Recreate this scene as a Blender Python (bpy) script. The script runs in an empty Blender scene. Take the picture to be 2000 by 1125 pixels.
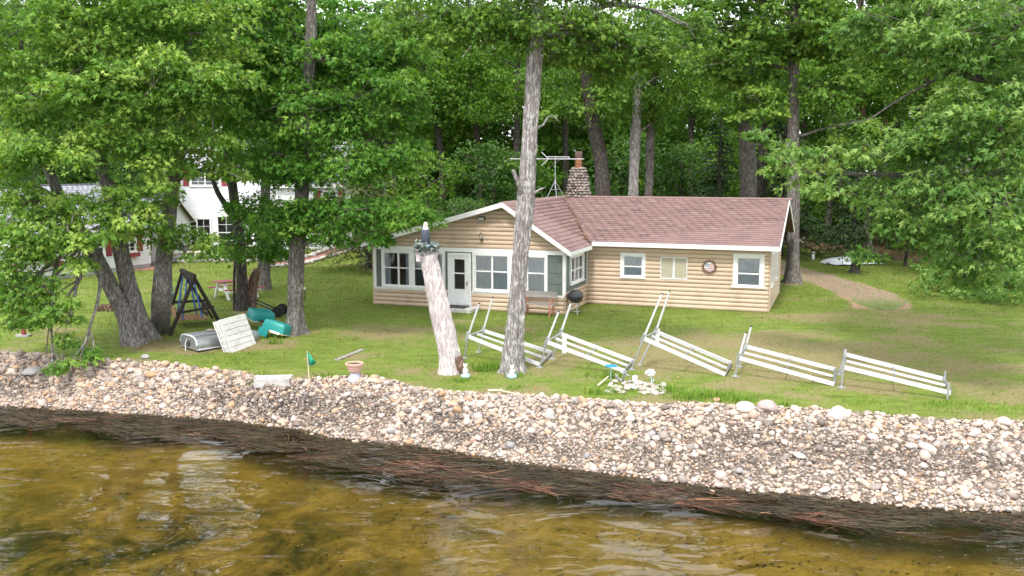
import bpy, math, random
import numpy as np
from mathutils import Vector, Matrix

random.seed(7)
RNG = np.random.default_rng(7)
SC = bpy.context.scene
COL = SC.collection
R = math.radians

# ------------------------------------------------------------------ camera, sky, sun, exposure
FPX, PITCH, HC = 1797.0, 0.1313, 5.6
cam_d = bpy.data.cameras.new('camera')
cam_d.sensor_width = 36.0
cam_d.lens = FPX / 2000.0 * 36.0
cam_d.clip_start = 0.1
cam_d.clip_end = 2000.0
cam = bpy.data.objects.new('camera', cam_d)
COL.objects.link(cam)
cam.location = (0, 0, HC)
cam.rotation_euler = (math.pi / 2 - PITCH, 0, 0)
SC.camera = cam

SUN_EL, SUN_AZ = R(57), R(196)          # azimuth clockwise from +Y: behind the camera, to its left
world = bpy.data.worlds.new('World')
SC.world = world
world.use_nodes = True
wn, wl = world.node_tree.nodes, world.node_tree.links
wn.clear()
w_out = wn.new('ShaderNodeOutputWorld')
w_bg = wn.new('ShaderNodeBackground')
w_sky = wn.new('ShaderNodeTexSky')
w_sky.sky_type = 'NISHITA'
w_sky.sun_disc = False
w_sky.sun_elevation = SUN_EL
w_sky.sun_rotation = SUN_AZ
w_sky.air_density = 1.0
w_sky.dust_density = 2.5
w_mix = wn.new('ShaderNodeMixRGB')
w_mix.inputs['Fac'].default_value = 0.8     # thin bright cloud over the whole sky
w_mix.inputs['Color2'].default_value = (15.5, 15.9, 16.5, 1)
wl.new(w_sky.outputs[0], w_mix.inputs['Color1'])
wl.new(w_mix.outputs[0], w_bg.inputs['Color'])
w_bg.inputs['Strength'].default_value = 0.12
wl.new(w_bg.outputs[0], w_out.inputs['Surface'])

sun_d = bpy.data.lights.new('sun', 'SUN')
sun_d.energy = 2.6
sun_d.angle = R(9)
sun_d.color = (1.0, 0.96, 0.9)
sun = bpy.data.objects.new('sun', sun_d)
COL.objects.link(sun)
sv = Vector((math.sin(SUN_AZ) * math.cos(SUN_EL), math.cos(SUN_AZ) * math.cos(SUN_EL), math.sin(SUN_EL)))
sun.rotation_euler = (-sv).to_track_quat('-Z', 'Y').to_euler()

SC.view_settings.view_transform = 'Standard'
SC.view_settings.look = 'None'
SC.view_settings.exposure = 0.70
SC.view_settings.gamma = 1.0
SC.view_settings.use_curve_mapping = False
SC.cycles.max_bounces = 8
SC.cycles.transparent_max_bounces = 8
SC.cycles.caustics_reflective = False
SC.cycles.caustics_refractive = False

# ------------------------------------------------------------------ picture point -> place
CPI, SPI = math.cos(PITCH), math.sin(PITCH)
ZW = -1.15                                  # lake level


def ray(px, py):
    X, Y = (px - 1000.0) / FPX, -(py - 562.5) / FPX
    return Vector((X, CPI + SPI * Y, -SPI + CPI * Y))


def at_z(px, py, z):
    d = ray(px, py)
    t = (z - HC) / d.z
    return Vector((d.x * t, d.y * t, z))


def at_y(px, py, y):
    d = ray(px, py)
    t = y / d.y
    return Vector((d.x * t, y, HC + d.z * t))


TOPL = [(0, 689), (100, 696), (170, 706), (300, 710), (400, 722), (480, 730), (520, 744), (600, 742), (690, 735), (760, 742),
        (800, 756), (880, 768), (960, 770), (1060, 776), (1150, 782), (1250, 792), (1360, 790), (1450, 797), (1600, 803), (1750, 816), (1900, 826), (2000, 828)]
WATL = [(0, 794), (150, 801), (300, 812), (450, 822), (600, 842), (650, 857), (800, 871), (900, 885), (1000, 903), (1100, 915),
        (1250, 935), (1400, 955), (1550, 966), (1700, 984), (1850, 998), (2000, 1003)]
WEEDL = [(0, 832), (200, 846), (400, 852), (500, 880), (600, 905), (700, 925), (880, 945), (1000, 960), (1100, 968), (1300, 985), (1500, 1008), (1650, 1032), (1800, 1052), (2000, 1072)]


def shore_line(pts, z):
    w = [at_z(a, b, z) for a, b in pts]
    xs = [p.x for p in w]
    ys = [p.y for p in w]
    sl = -0.26
    return np.array([-400.] + xs + [400.]), np.array([ys[0] + sl * (-400 - xs[0]) * 0.25] + ys + [ys[-1] + sl * (400 - xs[-1]) * 0.25])


_tx, _ty = shore_line(TOPL, -0.12)
_wx, _wy = shore_line(WATL, ZW)
_vx, _vy = shore_line(WEEDL, ZW)


def ytop(x): return np.interp(x, _tx, _ty)
def ywat(x): return np.interp(x, _wx, _wy)
def yweed(x): return np.interp(x, _vx, _vy)


def _hash(ix, iy, s):
    v = np.sin(ix * 127.1 + iy * 311.7 + s * 74.7) * 43758.5453
    return v - np.floor(v)


def vnoise(x, y, s=0.0):
    x, y = np.asarray(x, float), np.asarray(y, float)
    ix, iy = np.floor(x), np.floor(y)
    fx, fy = x - ix, y - iy
    fx, fy = fx * fx * (3 - 2 * fx), fy * fy * (3 - 2 * fy)
    a = _hash(ix, iy, s) * (1 - fx) + _hash(ix + 1, iy, s) * fx
    b = _hash(ix, iy + 1, s) * (1 - fx) + _hash(ix + 1, iy + 1, s) * fx
    return a * (1 - fy) + b * fy


def fbm(x, y, s=0.0, o=3):
    t, a, n = 0, 0.5, 0
    for i in range(o):
        t = t + a * vnoise(x * 2 ** i, y * 2 ** i, s + i * 3.1)
        n += a
        a *= 0.5
    return t / n


def height(x, y):
    x, y = np.asarray(x, float), np.asarray(y, float)
    a, b = ywat(x), ytop(x)
    t = (y - a) / (b - a)
    land = -0.12 * np.exp(-np.maximum(y - b, 0) / 2.0) + 0.05 * (fbm(x * .35, y * .35, 2) - .5) \
        + 0.05 * np.clip(y - 52, 0, 25) + 0.10 * np.clip(y - 77, 0, 22)
    tt = np.clip(t, 0, 1)
    bank = ZW + (-0.12 - ZW) * (0.75 * tt + 0.25 * tt * tt * (3 - 2 * tt)) + 0.05 * (fbm(x * 1.3, y * 1.3, 5) - .5)
    bed = ZW - 0.06 - np.minimum(0.13 * (a - y), 1.3)
    z = np.where(t >= 1, land, np.where(t >= 0, bank, bed))
    return z


def hz(x, y): return float(height(x, y))


def ground(px, py):
    """the point of the ground seen at a picture point"""
    d = ray(px, py)
    t0, t1 = 5.0, 200.0
    z = 0.0
    if d.z >= -0.002:
        return at_y(px, py, 90)
    t = (0 - HC) / d.z
    for _ in range(40):
        p = d * t
        z = hz(p.x, p.y)
        t = t + 0.6 * ((z - HC) / d.z - t)
    p = d * t
    return Vector((p.x, p.y, hz(p.x, p.y)))


# ------------------------------------------------------------------ materials
def new_mat(name):
    m = bpy.data.materials.new(name)
    m.use_nodes = True
    return m, m.node_tree.nodes, m.node_tree.links, m.node_tree.nodes['Principled BSDF']


def ramp(n, stops):
    r = n.new('ShaderNodeValToRGB')
    e = r.color_ramp.elements
    e[0].position, e[0].color = stops[0][0], (*stops[0][1], 1)
    e[1].position, e[1].color = stops[-1][0], (*stops[-1][1], 1)
    for p, c in stops[1:-1]:
        k = e.new(p)
        k.color = (*c, 1)
    return r


def noise(n, l, scale, detail=4, vec=None, stretch=None, rough=0.6, dist=0.0, coord='Object'):
    t = n.new('ShaderNodeTexNoise')
    t.inputs['Scale'].default_value = scale
    t.inputs['Detail'].default_value = detail
    t.inputs['Roughness'].default_value = rough
    t.inputs['Distortion'].default_value = dist
    if vec is None:
        tc = n.new('ShaderNodeTexCoord')
        vec = tc.outputs[coord]
    if stretch:
        mp = n.new('ShaderNodeMapping')
        mp.inputs['Scale'].default_value = stretch
        l.new(vec, mp.inputs['Vector'])
        vec = mp.outputs[0]
    l.new(vec, t.inputs['Vector'])
    return t


def mixc(n, l, fac, a, b, mode='MIX'):
    m = n.new('ShaderNodeMixRGB')
    m.blend_type = mode
    for sock, v in (('Fac', fac), ('Color1', a), ('Color2', b)):
        if isinstance(v, (int, float)):
            m.inputs[sock].default_value = v
        elif isinstance(v, tuple):
            m.inputs[sock].default_value = (*v, 1)
        else:
            l.new(v, m.inputs[sock])
    return m.outputs[0]


def bump(n, l, b, h, strength=0.4, dist=0.02):
    k = n.new('ShaderNodeBump')
    k.inputs['Strength'].default_value = strength
    k.inputs['Distance'].default_value = dist
    l.new(h, k.inputs['Height'])
    l.new(k.outputs[0], b.inputs['Normal'])


def maprange(n, l, v, a, b, c=0.0, d=1.0):
    k = n.new('ShaderNodeMapRange')
    k.inputs['From Min'].default_value = a
    k.inputs['From Max'].default_value = b
    k.inputs['To Min'].default_value = c
    k.inputs['To Max'].default_value = d
    l.new(v, k.inputs['Value'])
    return k.outputs[0]


def surf(name, c1, c2=None, scale=6, rough=0.7, metal=0.0, stretch=None, bmp=0.15, bdist=0.01, dirt=None, dirt_amt=0.35, objvar=0.0, spec=0.4):
    """worn, uneven paint, wood or metal: two tones in noise, dirt spots, relief, and a little tone per object"""
    m, n, l, b = new_mat(name)
    c2 = c2 or tuple(v * 0.8 for v in c1)
    t = noise(n, l, scale, 5, stretch=stretch)
    r = ramp(n, [(0.3, c1), (0.7, c2)])
    l.new(t.outputs[0], r.inputs[0])
    col = r.outputs[0]
    if dirt:
        t2 = noise(n, l, scale * 0.35, 6, rough=0.75)
        f = maprange(n, l, t2.outputs[0], 0.52, 0.75, 0, dirt_amt)
        col = mixc(n, l, f, col, dirt)
    if objvar:
        oi = n.new('ShaderNodeObjectInfo')
        v = maprange(n, l, oi.outputs['Random'], 0, 1, 1 - objvar, 1 + objvar)
        h = n.new('ShaderNodeHueSaturation')
        l.new(v, h.inputs['Value'])
        l.new(col, h.inputs['Color'])
        col = h.outputs[0]
    l.new(col, b.inputs['Base Color'])
    b.inputs['Roughness'].default_value = rough
    b.inputs['Metallic'].default_value = metal
    b.inputs['Specular IOR Level'].default_value = spec
    if bmp:
        t3 = noise(n, l, scale * 4, 4, stretch=stretch)
        bump(n, l, b, t3.outputs[0], bmp, bdist)
    return m


def leaf_mat(name, dark, mid, light, trans=0.3):
    m, n, l, b = new_mat(name)
    a = n.new('ShaderNodeAttribute')
    a.attribute_name = 'tint'
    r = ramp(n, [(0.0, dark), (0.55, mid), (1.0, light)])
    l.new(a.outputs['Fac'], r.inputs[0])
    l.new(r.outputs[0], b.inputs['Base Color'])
    b.inputs['Roughness'].default_value = 0.55
    b.inputs['Specular IOR Level'].default_value = 0.22
    tr = n.new('ShaderNodeBsdfTranslucent')
    l.new(mixc(n, l, 1.0, r.outputs[0], (1.25, 1.35, 0.5), 'MULTIPLY'), tr.inputs['Color'])
    mx = n.new('ShaderNodeMixShader')
    mx.inputs[0].default_value = trans
    l.new(b.outputs[0], mx.inputs[1])
    l.new(tr.outputs[0], mx.inputs[2])
    l.new(mx.outputs[0], n['Material Output'].inputs['Surface'])
    return m


def bark_mat(name, dark, light, lichen=(0.42, 0.43, 0.36), amt=0.5):
    m, n, l, b = new_mat(name)
    t = noise(n, l, 9, 7, stretch=(2.4, 2.4, 0.5), rough=0.78, dist=0.5)
    r = ramp(n, [(0.40, tuple(v * .7 for v in dark)), (0.50, dark), (0.60, light)])
    l.new(t.outputs[0], r.inputs[0])
    t2 = noise(n, l, 3.5, 6, rough=0.8)
    f = maprange(n, l, t2.outputs[0], 0.54, 0.68, 0, amt)
    l.new(mixc(n, l, f, r.outputs[0], lichen), b.inputs['Base Color'])
    b.inputs['Roughness'].default_value = 0.9
    b.inputs['Specular IOR Level'].default_value = 0.2
    bump(n, l, b, t.outputs[0], 0.9, 0.05)
    return m


def attr_mat(name, attr, stops, rough=0.8, scale=25, bmp=0.2, spec=0.3, var=0.18):
    m, n, l, b = new_mat(name)
    a = n.new('ShaderNodeAttribute')
    a.attribute_name = attr
    r = ramp(n, stops)
    l.new(a.outputs['Fac'], r.inputs[0])
    t = noise(n, l, scale, 4)
    v = maprange(n, l, t.outputs[0], 0.3, 0.7, 1 - var, 1 + var)
    h = n.new('ShaderNodeHueSaturation')
    l.new(v, h.inputs['Value'])
    l.new(r.outputs[0], h.inputs['Color'])
    l.new(h.outputs[0], b.inputs['Base Color'])
    b.inputs['Roughness'].default_value = rough
    b.inputs['Specular IOR Level'].default_value = spec
    if bmp:
        bump(n, l, b, t.outputs[0], bmp, 0.01)
    return m


STONES = [(0.0, (.15, .12, .105)), (0.12, (.27, .23, .205)), (0.25, (.43, .345, .27)), (0.36, (.39, .245, .15)), (0.46, (.46, .385, .32)), (0.58, (.42, .285, .22)),
          (0.68, (.47, .395, .33)), (0.78, (.42, .325, .30)), (0.9, (.55, .485, .425)), (1.0, (.25, .24, .245))]


def stone_mat(name, stops, objrand):
    m, n, l, b = new_mat(name)
    if objrand:
        a = n.new('ShaderNodeObjectInfo').outputs['Random']
    else:
        k = n.new('ShaderNodeAttribute')
        k.attribute_name = 'tint'
        a = k.outputs['Fac']
    r = ramp(n, stops)
    l.new(a, r.inputs[0])
    t = noise(n, l, 9, 6, rough=0.75)
    v = maprange(n, l, t.outputs[0], 0.3, 0.7, 0.72, 1.22)
    h = n.new('ShaderNodeHueSaturation')
    h.inputs['Saturation'].default_value = 1.05
    l.new(v, h.inputs['Value'])
    l.new(r.outputs[0], h.inputs['Color'])
    l.new(h.outputs[0], b.inputs['Base Color'])
    b.inputs['Roughness'].default_value = 0.75
    b.inputs['Specular IOR Level'].default_value = 0.3
    bump(n, l, b, t.outputs[0], 0.3, 0.02)
    return m


M = {}
M['white'] = surf('white_paint', (.80, .80, .79), (.72, .72, .70), 5, .55, dirt=(.45, .42, .36), dirt_amt=.25)
M['log'] = surf('log_paint', (.59, .45, .34), (.52, .39, .285), 3, .6, stretch=(.35, .35, 3), bmp=.25, dirt=(.26, .18, .12), dirt_amt=.5, objvar=.07)
M['green_shake'] = surf('green_shake', (.155, .185, .165), (.105, .135, .12), 30, .85, stretch=(1, 1, .2), bmp=.5, dirt=(.2, .24, .21))
M['shingle'] = surf('roof_shingle', (.225, .14, .13), (.18, .115, .11), 14, .9, bmp=.4, dirt=(.14, .10, .10), dirt_amt=.2, objvar=.12)
M['roof_under'] = surf('roof_felt', (.16, .11, .10), None, 5, .9)
M['shingles'] = attr_mat('roof_shingles', 'tint', [(0, (.13, .09, .088)), (.3, (.19, .12, .112)), (.6, (.225, .142, .13)), (1, (.27, .185, .175))], .9, 30, .4, .25)
M['grey_shingles'] = attr_mat('grey_shingles', 'tint', [(0, (.22, .23, .26)), (.5, (.30, .31, .34)), (1, (.38, .39, .42))], .9, 30, .4, .25)
M['interior'] = surf('room_wall', (.58, .54, .47), None, 3, .8, bmp=0)
M['curtain_and_sheen'] = surf('curtain_and_sheen', (.72, .76, .84), (.58, .63, .73), 9, .9, stretch=(6, 6, .3), bmp=.3, bdist=.03)  # grey-blue imitates the sky reflected in the porch panes
M['blind'] = surf('window_blind', (.90, .91, .93), (.86, .87, .90), 3, .8, stretch=(.2, .2, 14), bmp=.4)
M['screen'] = surf('beige_screen', (.36, .33, .25), (.42, .385, .29), 9, .8, dirt=(.2, .18, .13))
M['alu'] = surf('bare_aluminium', (.50, .51, .53), (.40, .41, .43), 7, .38, .85, dirt=(.22, .22, .2), dirt_amt=.5)
M['galv'] = surf('galvanised_pipe', (.42, .42, .43), (.33, .33, .33), 12, .5, .6, dirt=(.2, .16, .12))
M['alu_white'] = surf('chalky_white_aluminium', (.66, .67, .69), (.54, .55, .57), 6, .5, dirt=(.30, .28, .24), dirt_amt=.6)
M['black'] = surf('black_enamel', (.03, .032, .036), (.05, .05, .055), 8, .35, bmp=.05)
M['dark_wood'] = surf('dark_stained_timber', (.032, .026, .024), (.055, .045, .04), 6, .9, stretch=(1, 1, .3), bmp=.4, spec=.1)
M['grey_wood'] = surf('weathered_grey_board', (.30, .27, .25), (.20, .18, .165), 8, .9, stretch=(.3, 2, 2), bmp=.5, objvar=.1)
M['old_white_wood'] = surf('peeling_white_board', (.70, .69, .67), (.52, .505, .48), 9, .85, stretch=(.4, 2, 2), bmp=.4, dirt=(.24, .2, .16), dirt_amt=.7, objvar=.06)
M['step_wood'] = surf('grey_white_step_board', (.52, .51, .49), (.34, .32, .30), 9, .85, stretch=(.4, 2, 2), bmp=.4, dirt=(.2, .17, .13), dirt_amt=.8)
M['red_metal'] = surf('faded_red_iron', (.42, .11, .07), (.50, .22, .15), 12, .7, bmp=.2)
M['red_wood'] = surf('dark_red_board', (.23, .035, .05), (.30, .07, .08), 6, .6, bmp=.2, objvar=.08)
M['blue_plastic'] = surf('blue_paint', (.04, .12, .42), (.05, .16, .5), 5, .5)
M['teal'] = surf('teal_plastic', (.010, .20, .19), (.015, .25, .235), 3, .42, bmp=.05, dirt=(.02, .12, .12))
M['tan_plastic'] = surf('tan_trim', (.45, .38, .26), None, 5, .6)
M['cedar'] = surf('cedar_slat', (.32, .16, .075), (.22, .11, .05), 7, .7, bmp=.3, objvar=.15)
M['mat_brown'] = surf('door_mat', (.06, .04, .03), (.09, .065, .05), 40, .95, bmp=.6)
M['terracotta'] = surf('pink_terracotta', (.52, .30, .24), (.60, .40, .33), 7, .8, dirt=(.6, .55, .45))
M['lavender'] = surf('lavender_concrete', (.42, .40, .48), (.34, .33, .40), 10, .85, bmp=.4)
M['flag_green'] = surf('green_cloth', (.01, .22, .12), (.015, .28, .16), 6, .8)
M['stick'] = surf('pale_stick', (.62, .56, .42), (.5, .44, .32), 9, .7)
M['bright_blue'] = surf('bright_blue_plastic', (.02, .22, .62), (.03, .28, .72), 6, .4)
M['soft_blue'] = surf('pale_blue_glaze', (.28, .55, .66), (.45, .68, .75), 14, .35)
M['ceramic'] = surf('white_glaze', (.78, .77, .74), (.68, .68, .66), 10, .4)
M['mast_grey'] = surf('antenna_metal', (.55, .56, .57), (.45, .46, .48), 10, .4, .5)
M['flue'] = surf('clay_flue', (.30, .125, .06), (.17, .075, .045), 6, .85, dirt=(.03, .024, .022), dirt_amt=.9)
M['mortar'] = surf('mortar', (.30, .27, .25), (.2, .18, .165), 12, .95, bmp=.5)
M['stone_obj'] = stone_mat('field_stone', STONES, True)
M['stone_all'] = stone_mat('bank_stone', STONES, False)
M['grey_stone'] = stone_mat('grey_field_stone', [(0, (.16, .15, .14)), (.4, (.30, .28, .26)), (.7, (.42, .39, .36)), (1, (.50, .45, .40))], True)
M['pale_stone'] = stone_mat('pale_stone', [(0, (.27, .23, .20)), (.5, (.40, .35, .31)), (1, (.48, .44, .40))], True)
M['eagle_dark'] = surf('dark_feathers', (.035, .042, .062), (.075, .085, .115), 30, .6, stretch=(1, 1, .3), bmp=.5)
M['eagle_beak'] = surf('yellow_beak', (.65, .38, .06), None, 5, .5)
M['nest'] = attr_mat('grey_nest_twigs', 'tint', [(0, (.05, .065, .055)), (.5, (.13, .165, .15)), (1, (.34, .39, .37))], .8, 20, 0)
M['old_trunk'] = bark_mat('bleached_trunk', (.50, .43, .415), (.82, .78, .775), (.84, .82, .81), .65)
M['bark_pale'] = bark_mat('pale_grey_bark', (.21, .19, .18), (.58, .545, .525), (.68, .68, .63), .7)
M['bark_grey'] = bark_mat('grey_bark', (.105, .092, .083), (.29, .265, .24), (.33, .36, .29), .5)
M['bark_oak'] = bark_mat('oak_bark', (.145, .128, .12), (.40, .37, .35), (.46, .48, .42), .55)
M['bark_dark'] = bark_mat('dark_bark', (.05, .042, .037), (.15, .13, .112), (.18, .2, .15), .35)
M['bark_brown'] = bark_mat('bare_brown_wood', (.12, .075, .05), (.30, .22, .165), (.34, .27, .21), .4)
M['twig'] = surf('twig_bark', (.17, .15, .13), (.11, .095, .08), 9, .9, bmp=.2)
M['leaf_oak'] = leaf_mat('oak_leaf_bright', (.055, .14, .024), (.15, .285, .045), (.40, .52, .12), .42)
M['leaf_mid'] = leaf_mat('oak_leaf_deep', (.036, .108, .014), (.08, .20, .024), (.20, .34, .05), .38)
M['leaf_right'] = leaf_mat('oak_leaf_cool', (.045, .115, .024), (.115, .225, .046), (.31, .42, .12), .4)
M['leaf_top'] = leaf_mat('oak_leaf_top', (.046, .112, .017), (.10, .20, .028), (.24, .34, .055), .38)
M['leaf_far'] = leaf_mat('woodland_leaf', (.042, .108, .018), (.105, .215, .030), (.27, .38, .06), .42)
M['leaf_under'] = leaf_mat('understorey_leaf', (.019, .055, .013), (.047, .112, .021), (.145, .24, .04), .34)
M['needle'] = leaf_mat('hemlock_needles', (.045, .065, .020), (.095, .115, .036), (.20, .21, .085), .2)
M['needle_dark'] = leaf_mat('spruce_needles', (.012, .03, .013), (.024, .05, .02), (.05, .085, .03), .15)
M['grass'] = leaf_mat('grass_blades', (.11, .148, .034), (.185, .23, .05), (.36, .30, .15), .3)
M['lush'] = leaf_mat('lush_grass', (.09, .17, .022), (.16, .28, .035), (.28, .38, .07), .35)
M['shrub'] = leaf_mat('shrub_leaf', (.03, .07, .018), (.065, .12, .03), (.14, .19, .05), .25)
M['petal'] = surf('red_petals', (.5, .02, .03), (.6, .04, .05), 8, .6)
M['clap'] = surf('white_clapboard', (.74, .74, .76), (.66, .66, .69), 4, .6, bmp=.05, objvar=.03, dirt=(.4, .4, .38), dirt_amt=.2)
M['maroon'] = surf('maroon_paint', (.20, .025, .04), (.26, .04, .055), 6, .6)
M['brick_floor'] = surf('red_paver', (.30, .14, .115), (.23, .105, .09), 8, .9, bmp=.4, objvar=.12)
M['concrete'] = surf('concrete', (.36, .35, .34), (.28, .275, .27), 9, .9, bmp=.3)
M['tarp'] = surf('silver_tarp', (.58, .60, .64), (.44, .46, .50), 3, .45, bmp=.5, bdist=.05)
M['car'] = surf('silver_car_paint', (.50, .52, .54), (.45, .47, .49), 3, .25, .4, bmp=0)
M['rubber'] = surf('black_rubber', (.02, .02, .02), None, 8, .8)
M['brass'] = surf('aged_brass', (.12, .085, .05), (.2, .15, .08), 12, .5, .5)
M['glassy'] = surf('lamp_glass', (.62, .62, .58), None, 5, .2)
M['rust'] = surf('rusty_rim', (.20, .11, .07), (.12, .07, .05), 12, .8, bmp=.4)
M['flag_red'] = surf('sign_red', (.42, .09, .09), (.55, .25, .24), 20, .7)
M['flag_blue'] = surf('sign_blue', (.10, .14, .24), (.2, .24, .33), 20, .7)


def glass_mat():
    m, n, l, b = new_mat('window_glass')
    n.remove(b)
    t = n.new('ShaderNodeBsdfTransparent')
    t.inputs['Color'].default_value = (.86, .9, .92, 1)
    g = n.new('ShaderNodeBsdfGlossy')
    g.inputs['Roughness'].default_value = .03
    nz = noise(n, l, 1.1, 2)
    k = n.new('ShaderNodeBump')
    k.inputs['Strength'].default_value = .12
    k.inputs['Distance'].default_value = .05
    l.new(nz.outputs[0], k.inputs['Height'])
    l.new(k.outputs[0], g.inputs['Normal'])
    f = n.new('ShaderNodeFresnel')
    f.inputs['IOR'].default_value = 1.75
    x = n.new('ShaderNodeMixShader')
    l.new(f.outputs[0], x.inputs[0])
    l.new(t.outputs[0], x.inputs[1])
    l.new(g.outputs[0], x.inputs[2])
    l.new(x.outputs[0], n['Material Output'].inputs['Surface'])
    return m


M['glass'] = glass_mat()


# ------------------------------------------------------------------ mesh helpers
class MB:
    def __init__(s):
        s.v, s.f = [], []

    def add(s, verts, faces):
        k = len(s.v)
        s.v += [tuple(p) for p in verts]
        s.f += [tuple(i + k for i in f) for f in faces]
        return s

    def hexa(s, p):                      # 8 corners: bottom ring then top ring
        return s.add(p, [(3, 2, 1, 0), (4, 5, 6, 7), (0, 1, 5, 4), (1, 2, 6, 5), (2, 3, 7, 6), (3, 0, 4, 7)])

    def box(s, x0, x1, y0, y1, z0, z1, fr=None):
        p = [(x0, y0, z0), (x1, y0, z0), (x1, y1, z0), (x0, y1, z0), (x0, y0, z1), (x1, y0, z1), (x1, y1, z1), (x0, y1, z1)]
        if fr is not None:
            p = [fr(*q) for q in p]
        return s.hexa(p)

    def beam(s, a, b, w, h, up=(0, 0, 1)):   # square bar from a to b
        a, b = Vector(a), Vector(b)
        d = (b - a).normalized()
        side = d.cross(Vector(up))
        if side.length < 1e-4:
            side = d.cross(Vector((1, 0, 0)))
        side.normalize()
        u = side.cross(d)
        p = [q + side * (sx * w / 2) + u * (sz * h / 2) for q in (a, b) for sx, sz in ((-1, -1), (1, -1), (1, 1), (-1, 1))]
        return s.hexa([p[0], p[1], p[2], p[3], p[4], p[5], p[6], p[7]])

    def tube(s, path, rad, n=8, caps=True):
        path = [Vector(p) for p in path]
        if not hasattr(rad, '__len__'):
            rad = [rad] * len(path)
        k = len(s.v)
        ref = Vector((0, 0, 1))
        t0 = (path[-1] - path[0])
        if t0.length > 0 and abs(t0.normalized().z) > 0.8:
            ref = Vector((1, 0, 0))
        for i, p in enumerate(path):
            d = path[min(i + 1, len(path) - 1)] - path[max(i - 1, 0)]
            d.normalize()
            a = d.cross(ref)
            if a.length < 1e-5:
                a = d.cross(Vector((0, 1, 0)))
            a.normalize()
            b = d.cross(a)
            for j in range(n):
                an = 2 * math.pi * j / n
                s.v.append(tuple(p + a * (rad[i] * math.cos(an)) + b * (rad[i] * math.sin(an))))
        for i in range(len(path) - 1):
            for j in range(n):
                j2 = (j + 1) % n
                s.f.append((k + i * n + j, k + i * n + j2, k + (i + 1) * n + j2, k + (i + 1) * n + j))
        if caps:
            s.f.append(tuple(k + j for j in reversed(range(n))))
            s.f.append(tuple(k + (len(path) - 1) * n + j for j in range(n)))
        return s

    def lathe(s, prof, o=(0, 0, 0), n=16, axis=None):
        """prof: (radius, height) from bottom to top"""
        k = len(s.v)
        o = Vector(o)
        q = Vector(axis or (0, 0, 1)).to_track_quat('Z', 'Y')
        for r, h in prof:
            for j in range(n):
                an = 2 * math.pi * j / n
                s.v.append(tuple(o + q @ Vector((r * math.cos(an), r * math.sin(an), h))))
        for i in range(len(prof) - 1):
            for j in range(n):
                j2 = (j + 1) % n
                s.f.append((k + i * n + j, k + i * n + j2, k + (i + 1) * n + j2, k + (i + 1) * n + j))
        s.f.append(tuple(k + j for j in reversed(range(n))))
        s.f.append(tuple(k + (len(prof) - 1) * n + j for j in range(n)))
        return s

    def ball(s, c, r, n=10, m=7):
        rx, ry, rz = r if hasattr(r, '__len__') else (r, r, r)
        k = len(s.v)
        for i in range(m + 1):
            ph = math.pi * (i + .02 if i == 0 else (i - .02 if i == m else i)) / m
            for j in range(n):
                an = 2 * math.pi * j / n
                s.v.append((c[0] + rx * math.sin(ph) * math.cos(an), c[1] + ry * math.sin(ph) * math.sin(an), c[2] - rz * math.cos(ph)))
        for i in range(m):
            for j in range(n):
                j2 = (j + 1) % n
                s.f.append((k + i * n + j, k + i * n + j2, k + (i + 1) * n + j2, k + (i + 1) * n + j))
        s.f.append(tuple(k + j for j in reversed(range(n))))
        s.f.append(tuple(k + m * n + j for j in range(n)))
        return s

    def mesh(s, name, m, smooth=False):
        me = bpy.data.meshes.new(name)
        me.from_pydata(s.v, [], s.f)
        if m is not None:
            me.materials.append(M[m] if isinstance(m, str) else m)
        if smooth:
            me.polygons.foreach_set('use_smooth', [True] * len(me.polygons))
            try:
                me.set_sharp_from_angle(angle=R(40))
            except Exception:
                pass
        me.update()
        return me

    def build(s, name, m, parent=None, smooth=False, kind=None):
        return link(name, s.mesh(name, m, smooth), parent, kind)


def link(name, me, parent=None, kind=None):
    o = bpy.data.objects.new(name, me)
    COL.objects.link(o)
    if parent is not None:
        o.parent = parent
    if kind:
        o['kind'] = kind
    return o


def tag(o, label, cat, group=None):
    o['label'] = label
    o['category'] = cat
    if group:
        o['group'] = group
    return o


def thing(name, label, cat, loc=(0, 0, 0), rz=0.0, group=None):
    o = bpy.data.objects.new(name, None)
    COL.objects.link(o)
    o.empty_display_size = .2
    o.location = loc
    o.rotation_euler = (0, 0, rz)
    return tag(o, label, cat, group)


def np_mesh(name, V, T, m, tint=None, smooth=False, attrs=None):
    """big triangle mesh straight from arrays"""
    V = np.ascontiguousarray(V, np.float32)
    T = np.ascontiguousarray(T, np.int32)
    me = bpy.data.meshes.new(name)
    me.vertices.add(len(V))
    me.vertices.foreach_set('co', V.ravel())
    k = T.shape[1]
    me.loops.add(T.size)
    me.loops.foreach_set('vertex_index', T.ravel())
    me.polygons.add(len(T))
    me.polygons.foreach_set('loop_start', np.arange(0, T.size, k, dtype=np.int32))
    me.polygons.foreach_set('loop_total', np.full(len(T), k, np.int32))
    if smooth:
        me.polygons.foreach_set('use_smooth', np.ones(len(T), bool))
    if m is not None:
        me.materials.append(M[m] if isinstance(m, str) else m)
    for an, arr in ([('tint', tint)] if tint is not None else []) + list((attrs or {}).items()):
        at = me.attributes.new(an, 'FLOAT', 'FACE' if len(arr) == len(T) and len(arr) != len(V) else 'POINT')
        at.data.foreach_set('value', np.ascontiguousarray(arr, np.float32))
    me.update()
    me.validate()
    return me


def norm(a):
    return a / np.maximum(np.linalg.norm(a, axis=-1, keepdims=True), 1e-9)


LOBED = (np.array([(0, 0), (.17, .45), (0, 1.0), (-.17, .45), (.50, .66), (-.50, .66), (.36, .16), (-.36, .16)], float),
         np.array([(0, 1, 3), (1, 2, 3), (0, 4, 1), (0, 3, 5)], int))
SIMPLE = (np.array([(0, 0), (.32, .5), (0, 1.0), (-.32, .5)], float), np.array([(0, 1, 2), (0, 2, 3)], int))


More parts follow.
